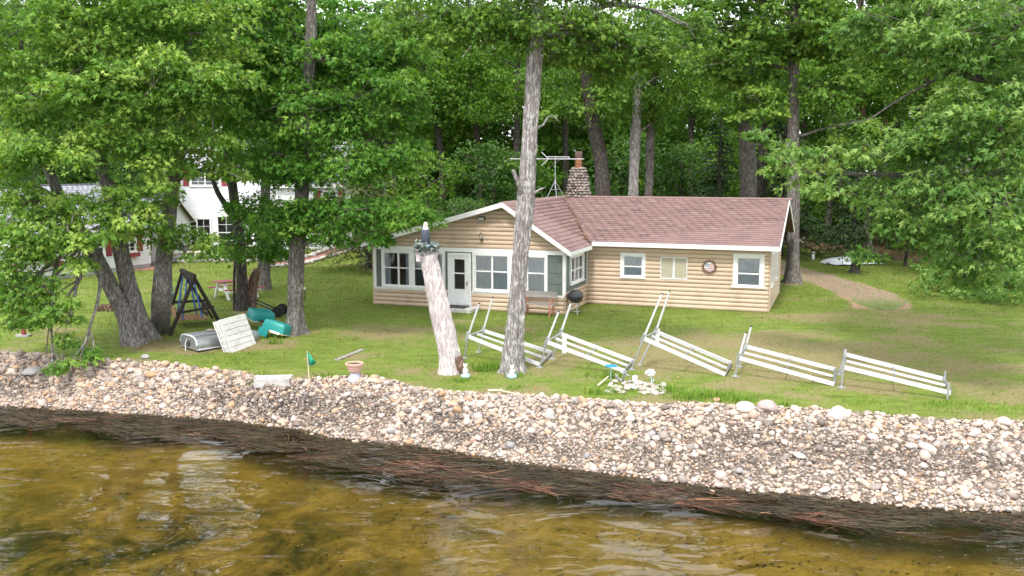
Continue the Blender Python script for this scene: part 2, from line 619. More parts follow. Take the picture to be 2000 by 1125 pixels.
def leaves(P, A, N, S, shape):
    """P position, A axis, N normal, S size of every leaf -> verts, tris"""
    uv, tr = shape
    A = norm(A)
    side = norm(np.cross(A, N))
    nn = np.cross(side, A)
    k = len(uv)
    bend = -0.28 * (uv[:, 0] ** 2 * 2 + uv[:, 1] ** 2 * .5)
    V = P[:, None, :] + S[:, None, None] * (uv[None, :, 0, None] * side[:, None, :] + uv[None, :, 1, None] * A[:, None, :] + bend[None, :, None] * nn[:, None, :])
    T = tr[None] + (np.arange(len(P)) * k)[:, None, None]
    return V.reshape(-1, 3), T.reshape(-1, 3)


def clump_leaves(C, RH, RV, CNT, size, rng, shape=LOBED, droop=.35, tintc=None):
    """sprays of leaves round every clump centre C"""
    idx = np.repeat(np.arange(len(C)), CNT)
    n = len(idx)
    d = norm(rng.normal(size=(n, 3)))
    rad = rng.random(n) ** .45
    off = d * rad[:, None]
    off[:, 2] = np.abs(off[:, 2]) * np.where(rng.random(n) < .75, 1, -1)
    # a spray sags away from its middle
    hr = np.hypot(off[:, 0], off[:, 1])
    P = C[idx] + np.stack([off[:, 0] * RH[idx], off[:, 1] * RH[idx], off[:, 2] * RV[idx] - droop * RH[idx] * hr ** 2], 1)
    out = np.stack([off[:, 0], off[:, 1], np.zeros(n)], 1)
    A = norm(out) * .8 + rng.normal(size=(n, 3)) * .5 + np.array([0, 0, -.35])
    N = np.array([0, 0, 1.]) * .62 + norm(out) * .45 + rng.normal(size=(n, 3)) * .5 + np.array([0, -.22, 0])
    S = size * (.45 + 1.0 * rng.random(n))
    V, T = leaves(P, A, N, S, shape)
    tc = tintc if tintc is not None else rng.random(len(C)) * .6
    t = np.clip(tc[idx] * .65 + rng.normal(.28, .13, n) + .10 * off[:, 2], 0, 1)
    return V, T, np.repeat(t, len(shape[1]))


def spline(pts, n):
    pts = np.array([list(p) for p in pts], float)
    if len(pts) == 2:
        t = np.linspace(0, 1, n)[:, None]
        return pts[0] * (1 - t) + pts[1] * t
    P = np.vstack([2 * pts[0] - pts[1], pts, 2 * pts[-1] - pts[-2]])
    u = np.linspace(0, len(pts) - 1 - 1e-6, n)
    i = u.astype(int)
    t = (u - i)[:, None]
    p0, p1, p2, p3 = P[i], P[i + 1], P[i + 2], P[i + 3]
    return .5 * (2 * p1 + (p2 - p0) * t + (2 * p0 - 5 * p1 + 4 * p2 - p3) * t ** 2 + (3 * p1 - p0 - 3 * p2 + p3) * t ** 3)


def bole(path, radii, n_along=60, n_round=28, groove=.07, flare=.5, seed=0, flare_h=.4):
    """a trunk with ridged bark and a root flare"""
    P = spline(path, n_along)
    rr = np.interp(np.linspace(0, 1, n_along), np.linspace(0, 1, len(radii)), radii)
    rng = np.random.default_rng(seed)
    dl = np.linalg.norm(np.diff(P, axis=0), axis=1)
    h = np.concatenate([[0], np.cumsum(dl)])
    T = norm(np.gradient(P, axis=0))
    a = norm(np.cross(T, np.array([0, 1., 0])))
    b = np.cross(T, a)
    th = np.linspace(0, 2 * np.pi, n_round, endpoint=False)
    nz = vnoise(th[None] * 5 / 1 + seed * 3, h[:, None] * 1.5 + 10, seed) - .5
    nz2 = np.abs(vnoise(np.cos(th)[None] * 7 + seed + 20, h[:, None] * 1.6 + np.sin(th)[None] * 7 + 20, seed + 2) - .5) * 2 - .5
    lob = np.cos(5 * th + seed)[None] * .35 + np.cos(3 * th + 2.1 * seed)[None] * .3
    fl = flare * np.exp(-h / flare_h)[:, None]
    r = rr[:, None] * (1 + groove * 1.6 * nz2 + groove * nz + .05 * np.sin(h * 1.7 + seed)[:, None] + fl * (1 + lob))
    V = P[:, None, :] + r[..., None] * (np.cos(th)[None, :, None] * a[:, None, :] + np.sin(th)[None, :, None] * b[:, None, :])
    mb = MB()
    mb.v = [tuple(p) for p in V.reshape(-1, 3)]
    k = n_round
    for i in range(n_along - 1):
        for j in range(k):
            j2 = (j + 1) % k
            mb.f.append((i * k + j, i * k + j2, (i + 1) * k + j2, (i + 1) * k + j))
    mb.f.append(tuple((n_along - 1) * k + j for j in range(k)))
    mb.f.append(tuple(reversed(range(k))))
    return mb, P, rr


def stick_mesh(A, B, ra, rb):
    """many thin three-sided twigs at once"""
    d = norm(B - A)
    ref = np.where(np.abs(d[:, 2:3]) > .8, np.array([[1., 0, 0]]), np.array([[0, 0, 1.]]))
    u = norm(np.cross(d, ref))
    w = np.cross(d, u)
    V = []
    for P, r in ((A, ra), (B, rb)):
        for an in (0, 2.094, 4.189):
            V.append(P + r * (math.cos(an) * u + math.sin(an) * w))
    V = np.stack(V, 1)
    T = []
    for i in range(3):
        j = (i + 1) % 3
        T += [(i, j, 3 + j), (i, 3 + j, 3 + i)]
    T = np.array(T)[None] + (np.arange(len(A)) * 6)[:, None, None]
    return V.reshape(-1, 3), T.reshape(-1, 3)


ICO = {}


def ico(sub):
    if sub not in ICO:
        import bmesh
        bm = bmesh.new()
        bmesh.ops.create_icosphere(bm, subdivisions=sub, radius=1.0)
        V = np.array([v.co[:] for v in bm.verts])
        T = np.array([[v.index for v in f.verts] for f in bm.faces])
        bm.free()
        ICO[sub] = (V, T)
    return ICO[sub]


def rounded_stone(seed, sub=2, angular=.18):
    V, T = ico(sub)
    rng = np.random.default_rng(seed)
    d = norm(rng.normal(size=(7, 3)))
    V = V.copy()
    for k in d:                                   # a few flattened faces
        c = rng.uniform(.62, .95)
        p = V @ k
        over = np.maximum(p - c, 0)
        V -= over[:, None] * k * .85
    V *= 1 + angular * .4 * (rng.random(len(V))[:, None] - .5)
    return V, T


# ------------------------------------------------------------------ ground, water
def axis_steps(parts):
    out = []
    for a, b, s in parts:
        out += list(np.arange(a, b, s))
    return np.array(out + [parts[-1][1]])


def ground_mat():
    m, n, l, b = new_mat('ground')
    def A(k):
        a = n.new('ShaderNodeAttribute')
        a.attribute_name = k
        return a.outputs['Fac']
    big = noise(n, l, .55, 5, rough=.65)
    fine = noise(n, l, 9, 6, rough=.75)
    vfine = noise(n, l, 45, 5, rough=.8)
    streak = noise(n, l, 2.2, 5, rough=.7, stretch=(.5, 1.4, 1))
    g = ramp(n, [(.28, (.075, .11, .018)), (.5, (.125, .175, .028)), (.72, (.185, .215, .046))])
    l.new(streak.outputs[0], g.inputs[0])
    dry = ramp(n, [(.3, (.155, .130, .055)), (.7, (.235, .205, .10))])
    l.new(fine.outputs[0], dry.inputs[0])
    f_dry = n.new('ShaderNodeMath')
    f_dry.operation = 'ADD'
    l.new(A('dry'), f_dry.inputs[0])
    l.new(maprange(n, l, big.outputs[0], .3, .7, -.42, .52), f_dry.inputs[1])
    f2 = n.new('ShaderNodeMath')
    f2.operation = 'ADD'
    l.new(f_dry.outputs[0], f2.inputs[0])
    l.new(maprange(n, l, fine.outputs[0], .3, .7, -.3, .3), f2.inputs[1])
    lawn = mixc(n, l, maprange(n, l, f2.outputs[0], .35, .75), g.outputs[0], dry.outputs[0])
    lit = ramp(n, [(.3, (.055, .036, .022)), (.55, (.12, .072, .04)), (.75, (.20, .12, .07))])
    l.new(vfine.outputs[0], lit.inputs[0])
    dirt = ramp(n, [(.3, (.24, .15, .095)), (.7, (.37, .255, .175))])
    l.new(fine.outputs[0], dirt.inputs[0])
    bank = ramp(n, [(.35, (.045, .034, .026)), (.65, (.14, .10, .075))])
    l.new(vfine.outputs[0], bank.inputs[0])
    bn = noise(n, l, 1.1, 8, rough=.8, stretch=(.7, 1.3, 1))
    bed = ramp(n, [(.3, (.10, .074, .014)), (.50, (.215, .152, .034)), (.70, (.315, .228, .068))])
    l.new(bn.outputs[0], bed.inputs[0])
    spot = maprange(n, l, noise(n, l, 4.5, 6, rough=.85, stretch=(.6, 1.2, 1)).outputs[0], .56, .64)
    bedc = mixc(n, l, spot, bed.outputs[0], (.05, .04, .010))
    alg = maprange(n, l, noise(n, l, .75, 6, rough=.7, dist=.6).outputs[0], .38, .62)
    fa = n.new('ShaderNodeMath')
    fa.operation = 'MULTIPLY'
    l.new(A('algae'), fa.inputs[0])
    l.new(alg, fa.inputs[1])
    bedc = mixc(n, l, fa.outputs[0], bedc, (.020, .022, .006))
    bedc = mixc(n, l, A('weed'), bedc, (.040, .027, .015))
    def edge(k, amp=.35):
        x = n.new('ShaderNodeMath')
        x.operation = 'ADD'
        l.new(A(k), x.inputs[0])
        l.new(maprange(n, l, fine.outputs[0], .3, .7, -amp, amp), x.inputs[1])
        return maprange(n, l, x.outputs[0], .35, .65)
    c = mixc(n, l, edge('litter'), lawn, lit.outputs[0])
    c = mixc(n, l, edge('dirt'), c, dirt.outputs[0])
    c = mixc(n, l, edge('bank', .2), c, bank.outputs[0])
    c = mixc(n, l, A('bed'), c, bedc)
    l.new(c, b.inputs['Base Color'])
    b.inputs['Roughness'].default_value = .95
    b.inputs['Specular IOR Level'].default_value = .15
    bump(n, l, b, vfine.outputs[0], .5, .03)
    return m


TRACK = [(14.2, 62), (14.6, 55), (15.2, 49), (15.6, 44.5), (15.7, 41), (15.4, 38), (14.6, 35.8)]
_trk_y = np.array([p[1] for p in TRACK][::-1], float)
_trk_x = np.array([p[0] for p in TRACK][::-1], float)


def zones(X, Y):
    ss = lambda a, b, v: np.clip((v - a) / (b - a), 0, 1) ** 2 * (3 - 2 * np.clip((v - a) / (b - a), 0, 1))
    yt, yw, yv = ytop(X), ywat(X), yweed(X)
    z = {}
    z['bank'] = ss(.10, -.25, Y - yt)
    z['bed'] = ss(.05, -.12, Y - yw)
    z['weed'] = ss(.0, -.3, Y - yw) * ss(-.5, .15, Y - yv + .5 * (fbm(X * .8, Y * .8, 9) - .5)) * .92
    # algae patches darken the bed towards the left and near bottom corner
    z['algae'] = np.clip(ss(3, -9, X) * ss(25, 17, Y - .15 * X) * 1.2 + .25 * ss(20, 15, Y), 0, 1)
    dx = np.abs(X - np.interp(Y, _trk_y, _trk_x))
    nn = fbm(X * .5, Y * .5, 4)
    wide = 1.3 + .5 * (nn - .5)
    d = ss(wide + .5, wide - .4, dx) * ss(34.8, 37.2, Y) * ss(64, 58, Y)
    z['dirt'] = d * (.55 + .45 * ss(.25, .6, np.abs(dx - .75) < .45))
    # woods floor: behind the cabin, and beyond a line on the right and left
    edge_y = np.interp(X, [-60, -22, -8, -4, 8, 17, 22, 30], [64, 62, 58, 50, 50, 61, 54, 46])
    z['litter'] = ss(-2, 3, Y - edge_y + 3 * (nn - .5))
    # dry, trodden parts of the lawn: round the dock frames, by the door and under the left trees
    dry = .75 * np.exp(-(((X - 6.5) / 6.5) ** 2 + ((Y - 27.0) / 4.2) ** 2) ** 1.5)
    dry += .55 * np.exp(-(((X + 3.2) / 2.6) ** 2 + ((Y - 31.5) / 1.5) ** 2))
    dry += .5 * np.exp(-(((X + 9.5) / 3) ** 2 + ((Y - 29.0) / 1.2) ** 2))
    dry += .4 * np.exp(-((Y - yt - .25) / .5) ** 2) * vnoise(X * .9, Y * .9, 3) * 1.6
    dry += .55 * np.exp(-(((X - 13.5) / 3) ** 2 + ((Y - 34.5) / 1.6) ** 2))
    for tx_, ty_, tr2 in ((-11.3, 28.6, 1.1), (-7.2, 31, .7), (-10.2, 35.3, .8), (.05, 25.3, .55), (-1.7, 25.2, .75), (-7.9, 28.6, 1.0), (13.4, 44, .8), (-4.6, 27.0, .5), (-4.4, 30.4, .6)):
        dry += .8 * np.exp(-(((X - tx_) / tr2) ** 2 + ((Y - ty_ + .1) / (tr2 * .8)) ** 2))
    dry += .35 * np.clip((fbm(X * .55, Y * .9, 71, 4) - .52) / .12, 0, 1)
    dry += .25 * ss(36, 34, Y) * ss(6, 12, X)
    z['dry'] = np.clip(dry, 0, 1)
    return z


gx = axis_steps([(-420, -60, 30), (-60, -24, 3), (-24, 24, .3), (24, 60, 3), (60, 420, 30)])
gy = axis_steps([(-120, 6, 9), (6, 13, .6), (13, 34, .16), (34, 62, .4), (62, 110, 2), (110, 420, 20)])
GX, GY = np.meshgrid(gx, gy)
GZ = height(GX, GY)
nx_, ny_ = len(gx), len(gy)
ii = (np.arange(ny_ - 1)[:, None] * nx_ + np.arange(nx_ - 1)[None]).ravel()
quads = np.stack([ii, ii + 1, ii + nx_ + 1, ii + nx_], 1)
zz = zones(GX.ravel(), GY.ravel())
me = np_mesh('ground', np.stack([GX.ravel(), GY.ravel(), GZ.ravel()], 1), quads, ground_mat(), smooth=True, attrs=zz)
ground_o = link('ground', me, None, 'structure')


def water_mat():
    m, n, l, b = new_mat('lake_water')
    n.remove(b)
    tc = n.new('ShaderNodeTexCoord')
    n1 = noise(n, l, 1.0, .6, vec=tc.outputs['Object'], stretch=(.5, 1.0, 1), rough=.4, dist=1.8)
    n2 = noise(n, l, 4.2, 2, vec=tc.outputs['Object'], stretch=(.5, 1.1, 1), rough=.5, dist=.6)
    # groups of livelier ripples run in from the lake, calm water between them
    sx = n.new('ShaderNodeSeparateXYZ')
    l.new(tc.outputs['Object'], sx.inputs[0])
    rp = ramp(n, [(0.0, (.30,) * 3), (.30, (.30,) * 3), (.345, (.9,) * 3), (.40, (.5,) * 3), (.435, (.62,) * 3), (.47, (1.0,) * 3), (.51, (.35,) * 3), (.57, (.35,) * 3), (.61, (1.0,) * 3), (.66, (.35,) * 3), (1.0, (.4,) * 3)])
    l.new(maprange(n, l, sx.outputs[0], -16, 16), rp.inputs[0])
    pn = maprange(n, l, noise(n, l, .30, 2, vec=tc.outputs['Object'], stretch=(.8, 1.2, 1)).outputs[0], .36, .62, .25, 1.0)
    pm = n.new('ShaderNodeMath')
    pm.operation = 'MULTIPLY'
    l.new(rp.outputs[0], pm.inputs[0])
    l.new(pn, pm.inputs[1])
    sm1 = n.new('ShaderNodeMath')
    sm1.operation = 'MULTIPLY'
    l.new(n1.outputs[0], sm1.inputs[0])
    l.new(pm.outputs[0], sm1.inputs[1])
    s = n.new('ShaderNodeMath')
    s.operation = 'MULTIPLY_ADD'
    l.new(n2.outputs[0], s.inputs[0])
    s.inputs[1].default_value = .036
    l.new(sm1.outputs[0], s.inputs[2])
    k = n.new('ShaderNodeBump')
    k.inputs['Strength'].default_value = 1.0
    k.inputs['Distance'].default_value = .17
    l.new(s.outputs[0], k.inputs['Height'])
    f = n.new('ShaderNodeFresnel')
    f.inputs['IOR'].default_value = 1.45
    l.new(k.outputs[0], f.inputs['Normal'])
    t = n.new('ShaderNodeBsdfTransparent')
    t.inputs['Color'].default_value = (.90, .86, .70, 1)
    g = n.new('ShaderNodeBsdfGlossy')
    g.inputs['Roughness'].default_value = .02
    l.new(k.outputs[0], g.inputs['Normal'])
    x = n.new('ShaderNodeMixShader')
    l.new(f.outputs[0], x.inputs[0])
    l.new(t.outputs[0], x.inputs[1])
    l.new(g.outputs[0], x.inputs[2])
    l.new(x.outputs[0], n['Material Output'].inputs['Surface'])
    return m


wxs = axis_steps([(-400, -40, 40), (-40, 40, 1), (40, 400, 40)])
mb = MB()
for i in range(len(wxs) - 1):
    a, b = wxs[i], wxs[i + 1]
    mb.add([(a, -120, ZW), (b, -120, ZW), (b, float(ywat(b)) + .25, ZW), (a, float(ywat(a)) + .25, ZW)], [(0, 1, 2, 3)])
mb.build('water', water_mat(), None, kind='structure')

# ------------------------------------------------------------------ stone bank
def bank_pt(u, t):
    """u = x along the shore, t = 0 at the water, 1 at the lawn"""
    y = ywat(u) + (ytop(u) - ywat(u)) * t
    return y


bx = np.arange(-19, 16.01, .25)
bt = np.linspace(-.12, 1.06, 14)
BX, BT = np.meshgrid(bx, bt)
BY = bank_pt(BX, BT)
BZ = height(BX, BY) + .012
k = len(bx)
ii = (np.arange(len(bt) - 1)[:, None] * k + np.arange(k - 1)[None]).ravel()
soil, sn, sl, sb = new_mat('bank_soil')
sr = ramp(sn, [(.35, (.06, .046, .037)), (.55, (.17, .13, .10)), (.72, (.34, .28, .23))])
sl.new(noise(sn, sl, 26, 6, rough=.8).outputs[0], sr.inputs[0])
sl.new(sr.outputs[0], sb.inputs['Base Color'])
sb.inputs['Roughness'].default_value = .95
bank_o = link('stone_bank', np_mesh('stone_bank', np.stack([BX.ravel(), BY.ravel(), BZ.ravel()], 1),
              np.stack([ii, ii + 1, ii + k + 1, ii + k], 1), soil, smooth=True), None, 'structure')

rng = np.random.default_rng(11)


def debris_amount(x, t):
    """dry lake weed lying on the stones, in patches"""
    n = fbm(x * .55, t * 3.2 + x * .2, 21, 4)
    a = np.clip((n - .50) / .10, 0, 1)
    a = np.maximum(a * np.exp(-((t - .45) / .28) ** 2), .9 * np.exp(-(((x + 6.3) / 2.0) ** 2 + ((t - .42) / .28) ** 2)))
    a = np.maximum(a, .95 * np.exp(-(((x - 8.3) / 2.7) ** 2 + ((t - .52) / .19) ** 2)))
    a = np.maximum(a, .8 * np.exp(-(((x - 4.6) / 2.4) ** 2 + ((t - .32) / .13) ** 2)))
    a = np.maximum(a, .7 * np.exp(-(((x + 1.7) / 1.4) ** 2 + ((t - .28) / .12) ** 2)))
    return a


sp = .097
us = np.arange(-18.5, 15, sp)
st_list = []
for row in range(40):
    t0 = (row + .5) / 40 * 1.16 - .11
    u = us + (row % 2) * sp / 2 + rng.normal(0, .035, len(us))
    t = t0 + rng.normal(0, .012, len(us))
    y = bank_pt(u, t) + rng.normal(0, .03, len(us))
    r = np.exp(rng.normal(math.log(.046), .38, len(us)))
    r = np.clip(r, .03, .15)
    # the stones of the left end are larger, the low middle ones small
    r = r * np.interp(u, [-16, -9, -4, 4, 12], [1.12, 1.0, .92, .98, 1.02]) * np.interp(t, [0, .25, .6, 1], [.82, .9, 1.05, 1.05])
    da = debris_amount(u, t)
    keep = (rng.random(len(us)) > .62 * da) & (t < 1.04 + .05 * np.sin(u * 3)) & (rng.random(len(us)) < np.interp(t, [-.12, -.03, .03], [.06, .35, 1]))
    keep &= ~((np.abs(u + 6.45) < .75) & (np.abs(t - .82) < .1))        # the bare patch under the plank
    st_list.append(np.stack([u, y, r, t], 1)[keep])
ST = np.concatenate(st_list)
big = rng.random((460, 2))
bu = -18 + big[:, 0] * 32
bt_ = big[:, 1] * 1.0
BG = np.stack([bu, bank_pt(bu, bt_), np.clip(np.exp(rng.normal(math.log(.085), .22, 460)), .06, .15), bt_], 1)
BG = BG[rng.random(460) > .8 * debris_amount(bu, bt_)]
ST = np.concatenate([ST, BG])
ST = np.concatenate([ST, np.zeros((len(ST), 1))], 1)
ST[-len(BG):, 4] = .045
zs = height(ST[:, 0], ST[:, 1])
PROT = [rounded_stone(100 + i) for i in range(14)]
TINTS = rng.random(len(ST))
# tree shade painted into the left third: stones picked more from the dark palette end
lean = np.interp(ST[:, 0], [-14, -8, -3], [.85, .65, .05])
TINTS = np.where(rng.random(len(ST)) < lean, rng.random(len(ST)) * .44, np.where(rng.random(len(ST)) < .38, rng.choice([.46, .66, .9, .7], len(ST)) + rng.normal(0, .03, len(ST)), TINTS)).clip(0, 1)
show = ST[:, 2] / np.hypot(ST[:, 0], ST[:, 1])
show = np.where(np.abs(ST[:, 0] / ST[:, 1]) < .55, show, 0)
order = np.argsort(-show)
single = set(order[:300].tolist())
ST_MESH = []
for i, (V, T) in enumerate(PROT):
    ST_MESH.append(np_mesh('stone', V, T, 'stone_obj', smooth=True))
VV, TT, TI, base = [], [], [], 0
for i in range(len(ST)):
    u, y, r, t, lift = ST[i]
    ax = np.array([r * rng.uniform(.95, 1.4), r * rng.uniform(.8, 1.1), r * rng.uniform(.55, .85)])
    rot = np.array(Matrix.Rotation(rng.uniform(0, 6.28), 3, 'Z') @ Matrix.Rotation(rng.normal(0, .35), 3, 'X') @ Matrix.Rotation(rng.normal(0, .35), 3, 'Y'))
    p = np.array([u, y, zs[i] + ax[2] * .35 + lift])
    if i in single:
        o = link('stone', ST_MESH[i % 14], bank_o)
        o.matrix_basis = Matrix.Translation(p) @ Matrix(rot.tolist()).to_4x4() @ Matrix.Diagonal((*ax, 1))
    else:
        V, T = PROT[i % 14] if r > .055 else ico(1)
        VV.append((V * ax) @ rot.T + p)
        TT.append(T + base)
        TI.append(np.full(len(T), TINTS[i]))
        base += len(V)
link('stones', np_mesh('stones', np.concatenate(VV), np.concatenate(TT), 'stone_all', np.concatenate(TI), True), bank_o, 'stuff')

# pebbles that fill the gaps, and wet ones at the waterline
npeb = 15000
u = rng.uniform(-18.5, 14.5, npeb)
t = rng.uniform(-.05, 1.03, npeb)
y = bank_pt(u, t)
r = rng.uniform(.018, .042, npeb)
V0, T0 = ico(1)
sc_ = np.stack([r * rng.uniform(.9, 1.3, npeb), r * rng.uniform(.8, 1.1, npeb), r * .8], 1)
P = np.stack([u, y, height(u, y) + .02 + .03 * rng.random(npeb)], 1)
V = (V0[None] * sc_[:, None] + P[:, None]).reshape(-1, 3)
T = (T0[None] + (np.arange(npeb) * len(V0))[:, None, None]).reshape(-1, 3)
link('pebbles', np_mesh('pebbles', V, T, 'stone_all', np.repeat(rng.random(npeb), len(T0)), True), bank_o, 'stuff')


def strands(P, D, L, w, rng, wav=.25, seg=4):
    """limp ribbons lying about: P start, D heading (2d), L length"""
    n = len(P)
    pts = [P]
    h = np.arctan2(D[:, 1], D[:, 0])
    for s in range(seg):
        h = h + rng.normal(0, wav, n)
        q = pts[-1].copy()
        q[:, 0] += np.cos(h) * L / seg
        q[:, 1] += np.sin(h) * L / seg
        pts.append(q)
    pts = np.stack(pts, 1)
    side = np.stack([-np.sin(h), np.cos(h), np.full(n, .35)], 1)[:, None] * w[:, None, None] * np.linspace(1, .35, seg + 1)[None, :, None]
    V = np.stack([pts - side, pts + side], 2)
    k = 2 * (seg + 1)
    f = []
    for s in range(seg):
        a = 2 * s
        f += [(a, a + 2, a + 3), (a, a + 3, a + 1)]
    return V, np.array(f), k


# dry weed caught among the stones
n = 42000
u = rng.uniform(-18, 14, n)
t = rng.uniform(0, .95, n)
keep = rng.random(n) < debris_amount(u, t) * 1.0 + .10
u, t = u[keep], t[keep]
y = bank_pt(u, t)
n = len(u)
P = np.stack([u, y, height(u, y) + .02 + .06 * rng.random(n)], 1)
th = rng.uniform(0, 6.28, n)
V, f, k = strands(P, np.stack([np.cos(th), np.sin(th)], 1), rng.uniform(.08, .26, n), rng.uniform(.004, .009, n), rng, .5)
V[..., 2] += rng.normal(0, .012, V.shape[:2])[..., None]
hgt = height(V[..., 0].ravel(), V[..., 1].ravel()).reshape(V.shape[:3])
V[..., 2] = np.maximum(V[..., 2], hgt + .03 + .05 * rng.random((n, 1, 1)))
V = V.reshape(-1, 3)
T = (f[None] + (np.arange(n) * k)[:, None, None]).reshape(-1, 3)
M['dead_weed'] = attr_mat('dead_weed', 'tint', [(0, (.030, .024, .020)), (.40, (.085, .070, .060)), (.65, (.20, .165, .145)), (1, (.50, .44, .39))], .9, 30, 0)
link('dead_weed', np_mesh('dead_weed', V, T, 'dead_weed', np.repeat(rng.random(n) ** 1.3, len(f))), None, 'stuff')

# dark water weed drifting along the shore
n = 20000
u = rng.uniform(-18, 14, n)
s = rng.random(n) ** 1.0
yw, yv = ywat(u), yweed(u)
y = yw - .05 - (yw - yv) * s * .93
n_ = fbm(u * .5, y * 1.2, 33, 3)
keep = (n_ > .36) | (s < .3)
u, y, s = u[keep], y[keep], s[keep]
n = len(u)
P = np.stack([u, y, np.full(n, ZW) + .012 - .05 * (rng.random(n) < .55) * rng.random(n)], 1)
th = np.where(rng.random(n) < .5, 0, np.pi) - .22 + rng.normal(0, .28, n)
V, f, k = strands(P, np.stack([np.cos(th), np.sin(th)], 1), rng.uniform(.25, .95, n), rng.uniform(.003, .0085, n), rng, .20)
V[..., 2] += rng.normal(0, .006, V.shape[:2])[..., None]
T = (f[None] + (np.arange(n) * k)[:, None, None]).reshape(-1, 3)
redp = np.clip((fbm(u * .8, y * 1.9, 51, 3) - .47) / .12, 0, 1) * np.interp(u, [-14, -7, -3, 14], [.2, .12, .55, .6]) * np.clip(s * 1.6, 0, 1)
tw = np.where(rng.random(n) < redp, rng.uniform(.62, 1, n), .55 * rng.random(n) ** 2.2)
M['lake_weed'] = attr_mat('lake_weed', 'tint', [(0, (.022, .017, .010)), (.3, (.045, .034, .018)), (.46, (.08, .060, .030)), (.55, (.14, .11, .05)), (.62, (.04, .022, .014)), (.78, (.10, .036, .024)), (.92, (.18, .07, .045)), (1, (.32, .18, .10))], .6, 30, 0)
link('lake_weed', np_mesh('lake_weed', V.reshape(-1, 3), T, 'lake_weed', np.repeat(tw, len(f))), None, 'stuff')

# bits of leaf and weed lying on the bed
n = 7000
x = rng.uniform(-14, 14, n)
y = 12 + (ywat(x) - 12.3) * rng.random(n)
k_ = rng.random(n) < .15 + .85 * np.clip((fbm(x * .8, y * 1.3, 61, 3) - .42) / .2, 0, 1)
x, y = x[k_], y[k_]
P = np.stack([x, y, height(x, y) + .015], 1)
V, T = leaves(P, rng.normal(size=P.shape) * [1.6, .7, .1], rng.normal(size=P.shape) * .25 + [0, 0, 1], rng.uniform(.02, .10, len(P)) , SIMPLE)
M['bed_bits'] = attr_mat('bed_bits', 'tint', [(0, (.02, .016, .006)), (.7, (.06, .045, .012)), (1, (.30, .24, .09))], .9, 20, 0)
link('lake_litter', np_mesh('lake_litter', V, T, 'bed_bits', np.repeat(rng.random(len(P)), 2)), None, 'stuff')

# ------------------------------------------------------------------ dirt track and lawn grass
mb = MB()
tp = spline([(x, y, 0) for x, y in TRACK], 40)
cols = np.linspace(-1, 1, 9)
for i, p in enumerate(tp):
    for c in cols:
        w = 1.4 + .35 * (float(vnoise(p[1] * 1.1, c * .5 + 9, 3)) - .5) * 2
        w *= min(1, .25 + (len(tp) - 1 - i) / 9)
        x, y = p[0] + c * w, p[1] + .25 * math.sin(c * 9 + p[1])
        mb.v.append((x, y, hz(x, y) + .012 - .008 * (abs(abs(c) - .55) < .2) - .02 * (abs(c) > .95)))
for i in range(len(tp) - 1):
    for j in range(8):
        a = i * 9 + j
        mb.f.append((a, a + 1, a + 10, a + 9))
tm, tn_, tl, tb = new_mat('packed_dirt')
ta = noise(tn_, tl, 3.2, 7, rough=.75)
tr_ = ramp(tn_, [(.32, (.16, .125, .06)), (.48, (.215, .155, .10)), (.7, (.29, .22, .15))])
tl.new(ta.outputs[0], tr_.inputs[0])
tat = tn_.new('ShaderNodeAttribute')
tat.attribute_name = 'edge'
tad = tn_.new('ShaderNodeMath')
tad.operation = 'ADD'
tl.new(tat.outputs['Fac'], tad.inputs[0])
tl.new(maprange(tn_, tl, noise(tn_, tl, 5, 6, rough=.8).outputs[0], .3, .7, -.55, .55), tad.inputs[1])
tl.new(mixc(tn_, tl, maprange(tn_, tl, tad.outputs[0], .45, .7), tr_.outputs[0], (.12, .155, .035)), tb.inputs['Base Color'])
tb.inputs['Roughness'].default_value = .95
bump(tn_, tl, tb, noise(tn_, tl, 30, 5).outputs[0], .5, .03)
trk = mb.build('dirt_track', tm, None, True, 'structure')
ea_ = trk.data.attributes.new('edge', 'FLOAT', 'POINT')
ev_ = np.array([[(abs(c) ** 2.2) * .72 for c in cols] for _ in tp])
ev_ = np.maximum(ev_, np.linspace(-2.6, 1.15, len(tp))[::-1][:, None] * 0 + np.clip(1.15 - np.arange(len(tp))[::-1] / 13, 0, 1)[:, None])
ea_.data.foreach_set('value', ev_.ravel().astype(np.float32))

KEEP_OUT = []                                # filled below before the grass is sown


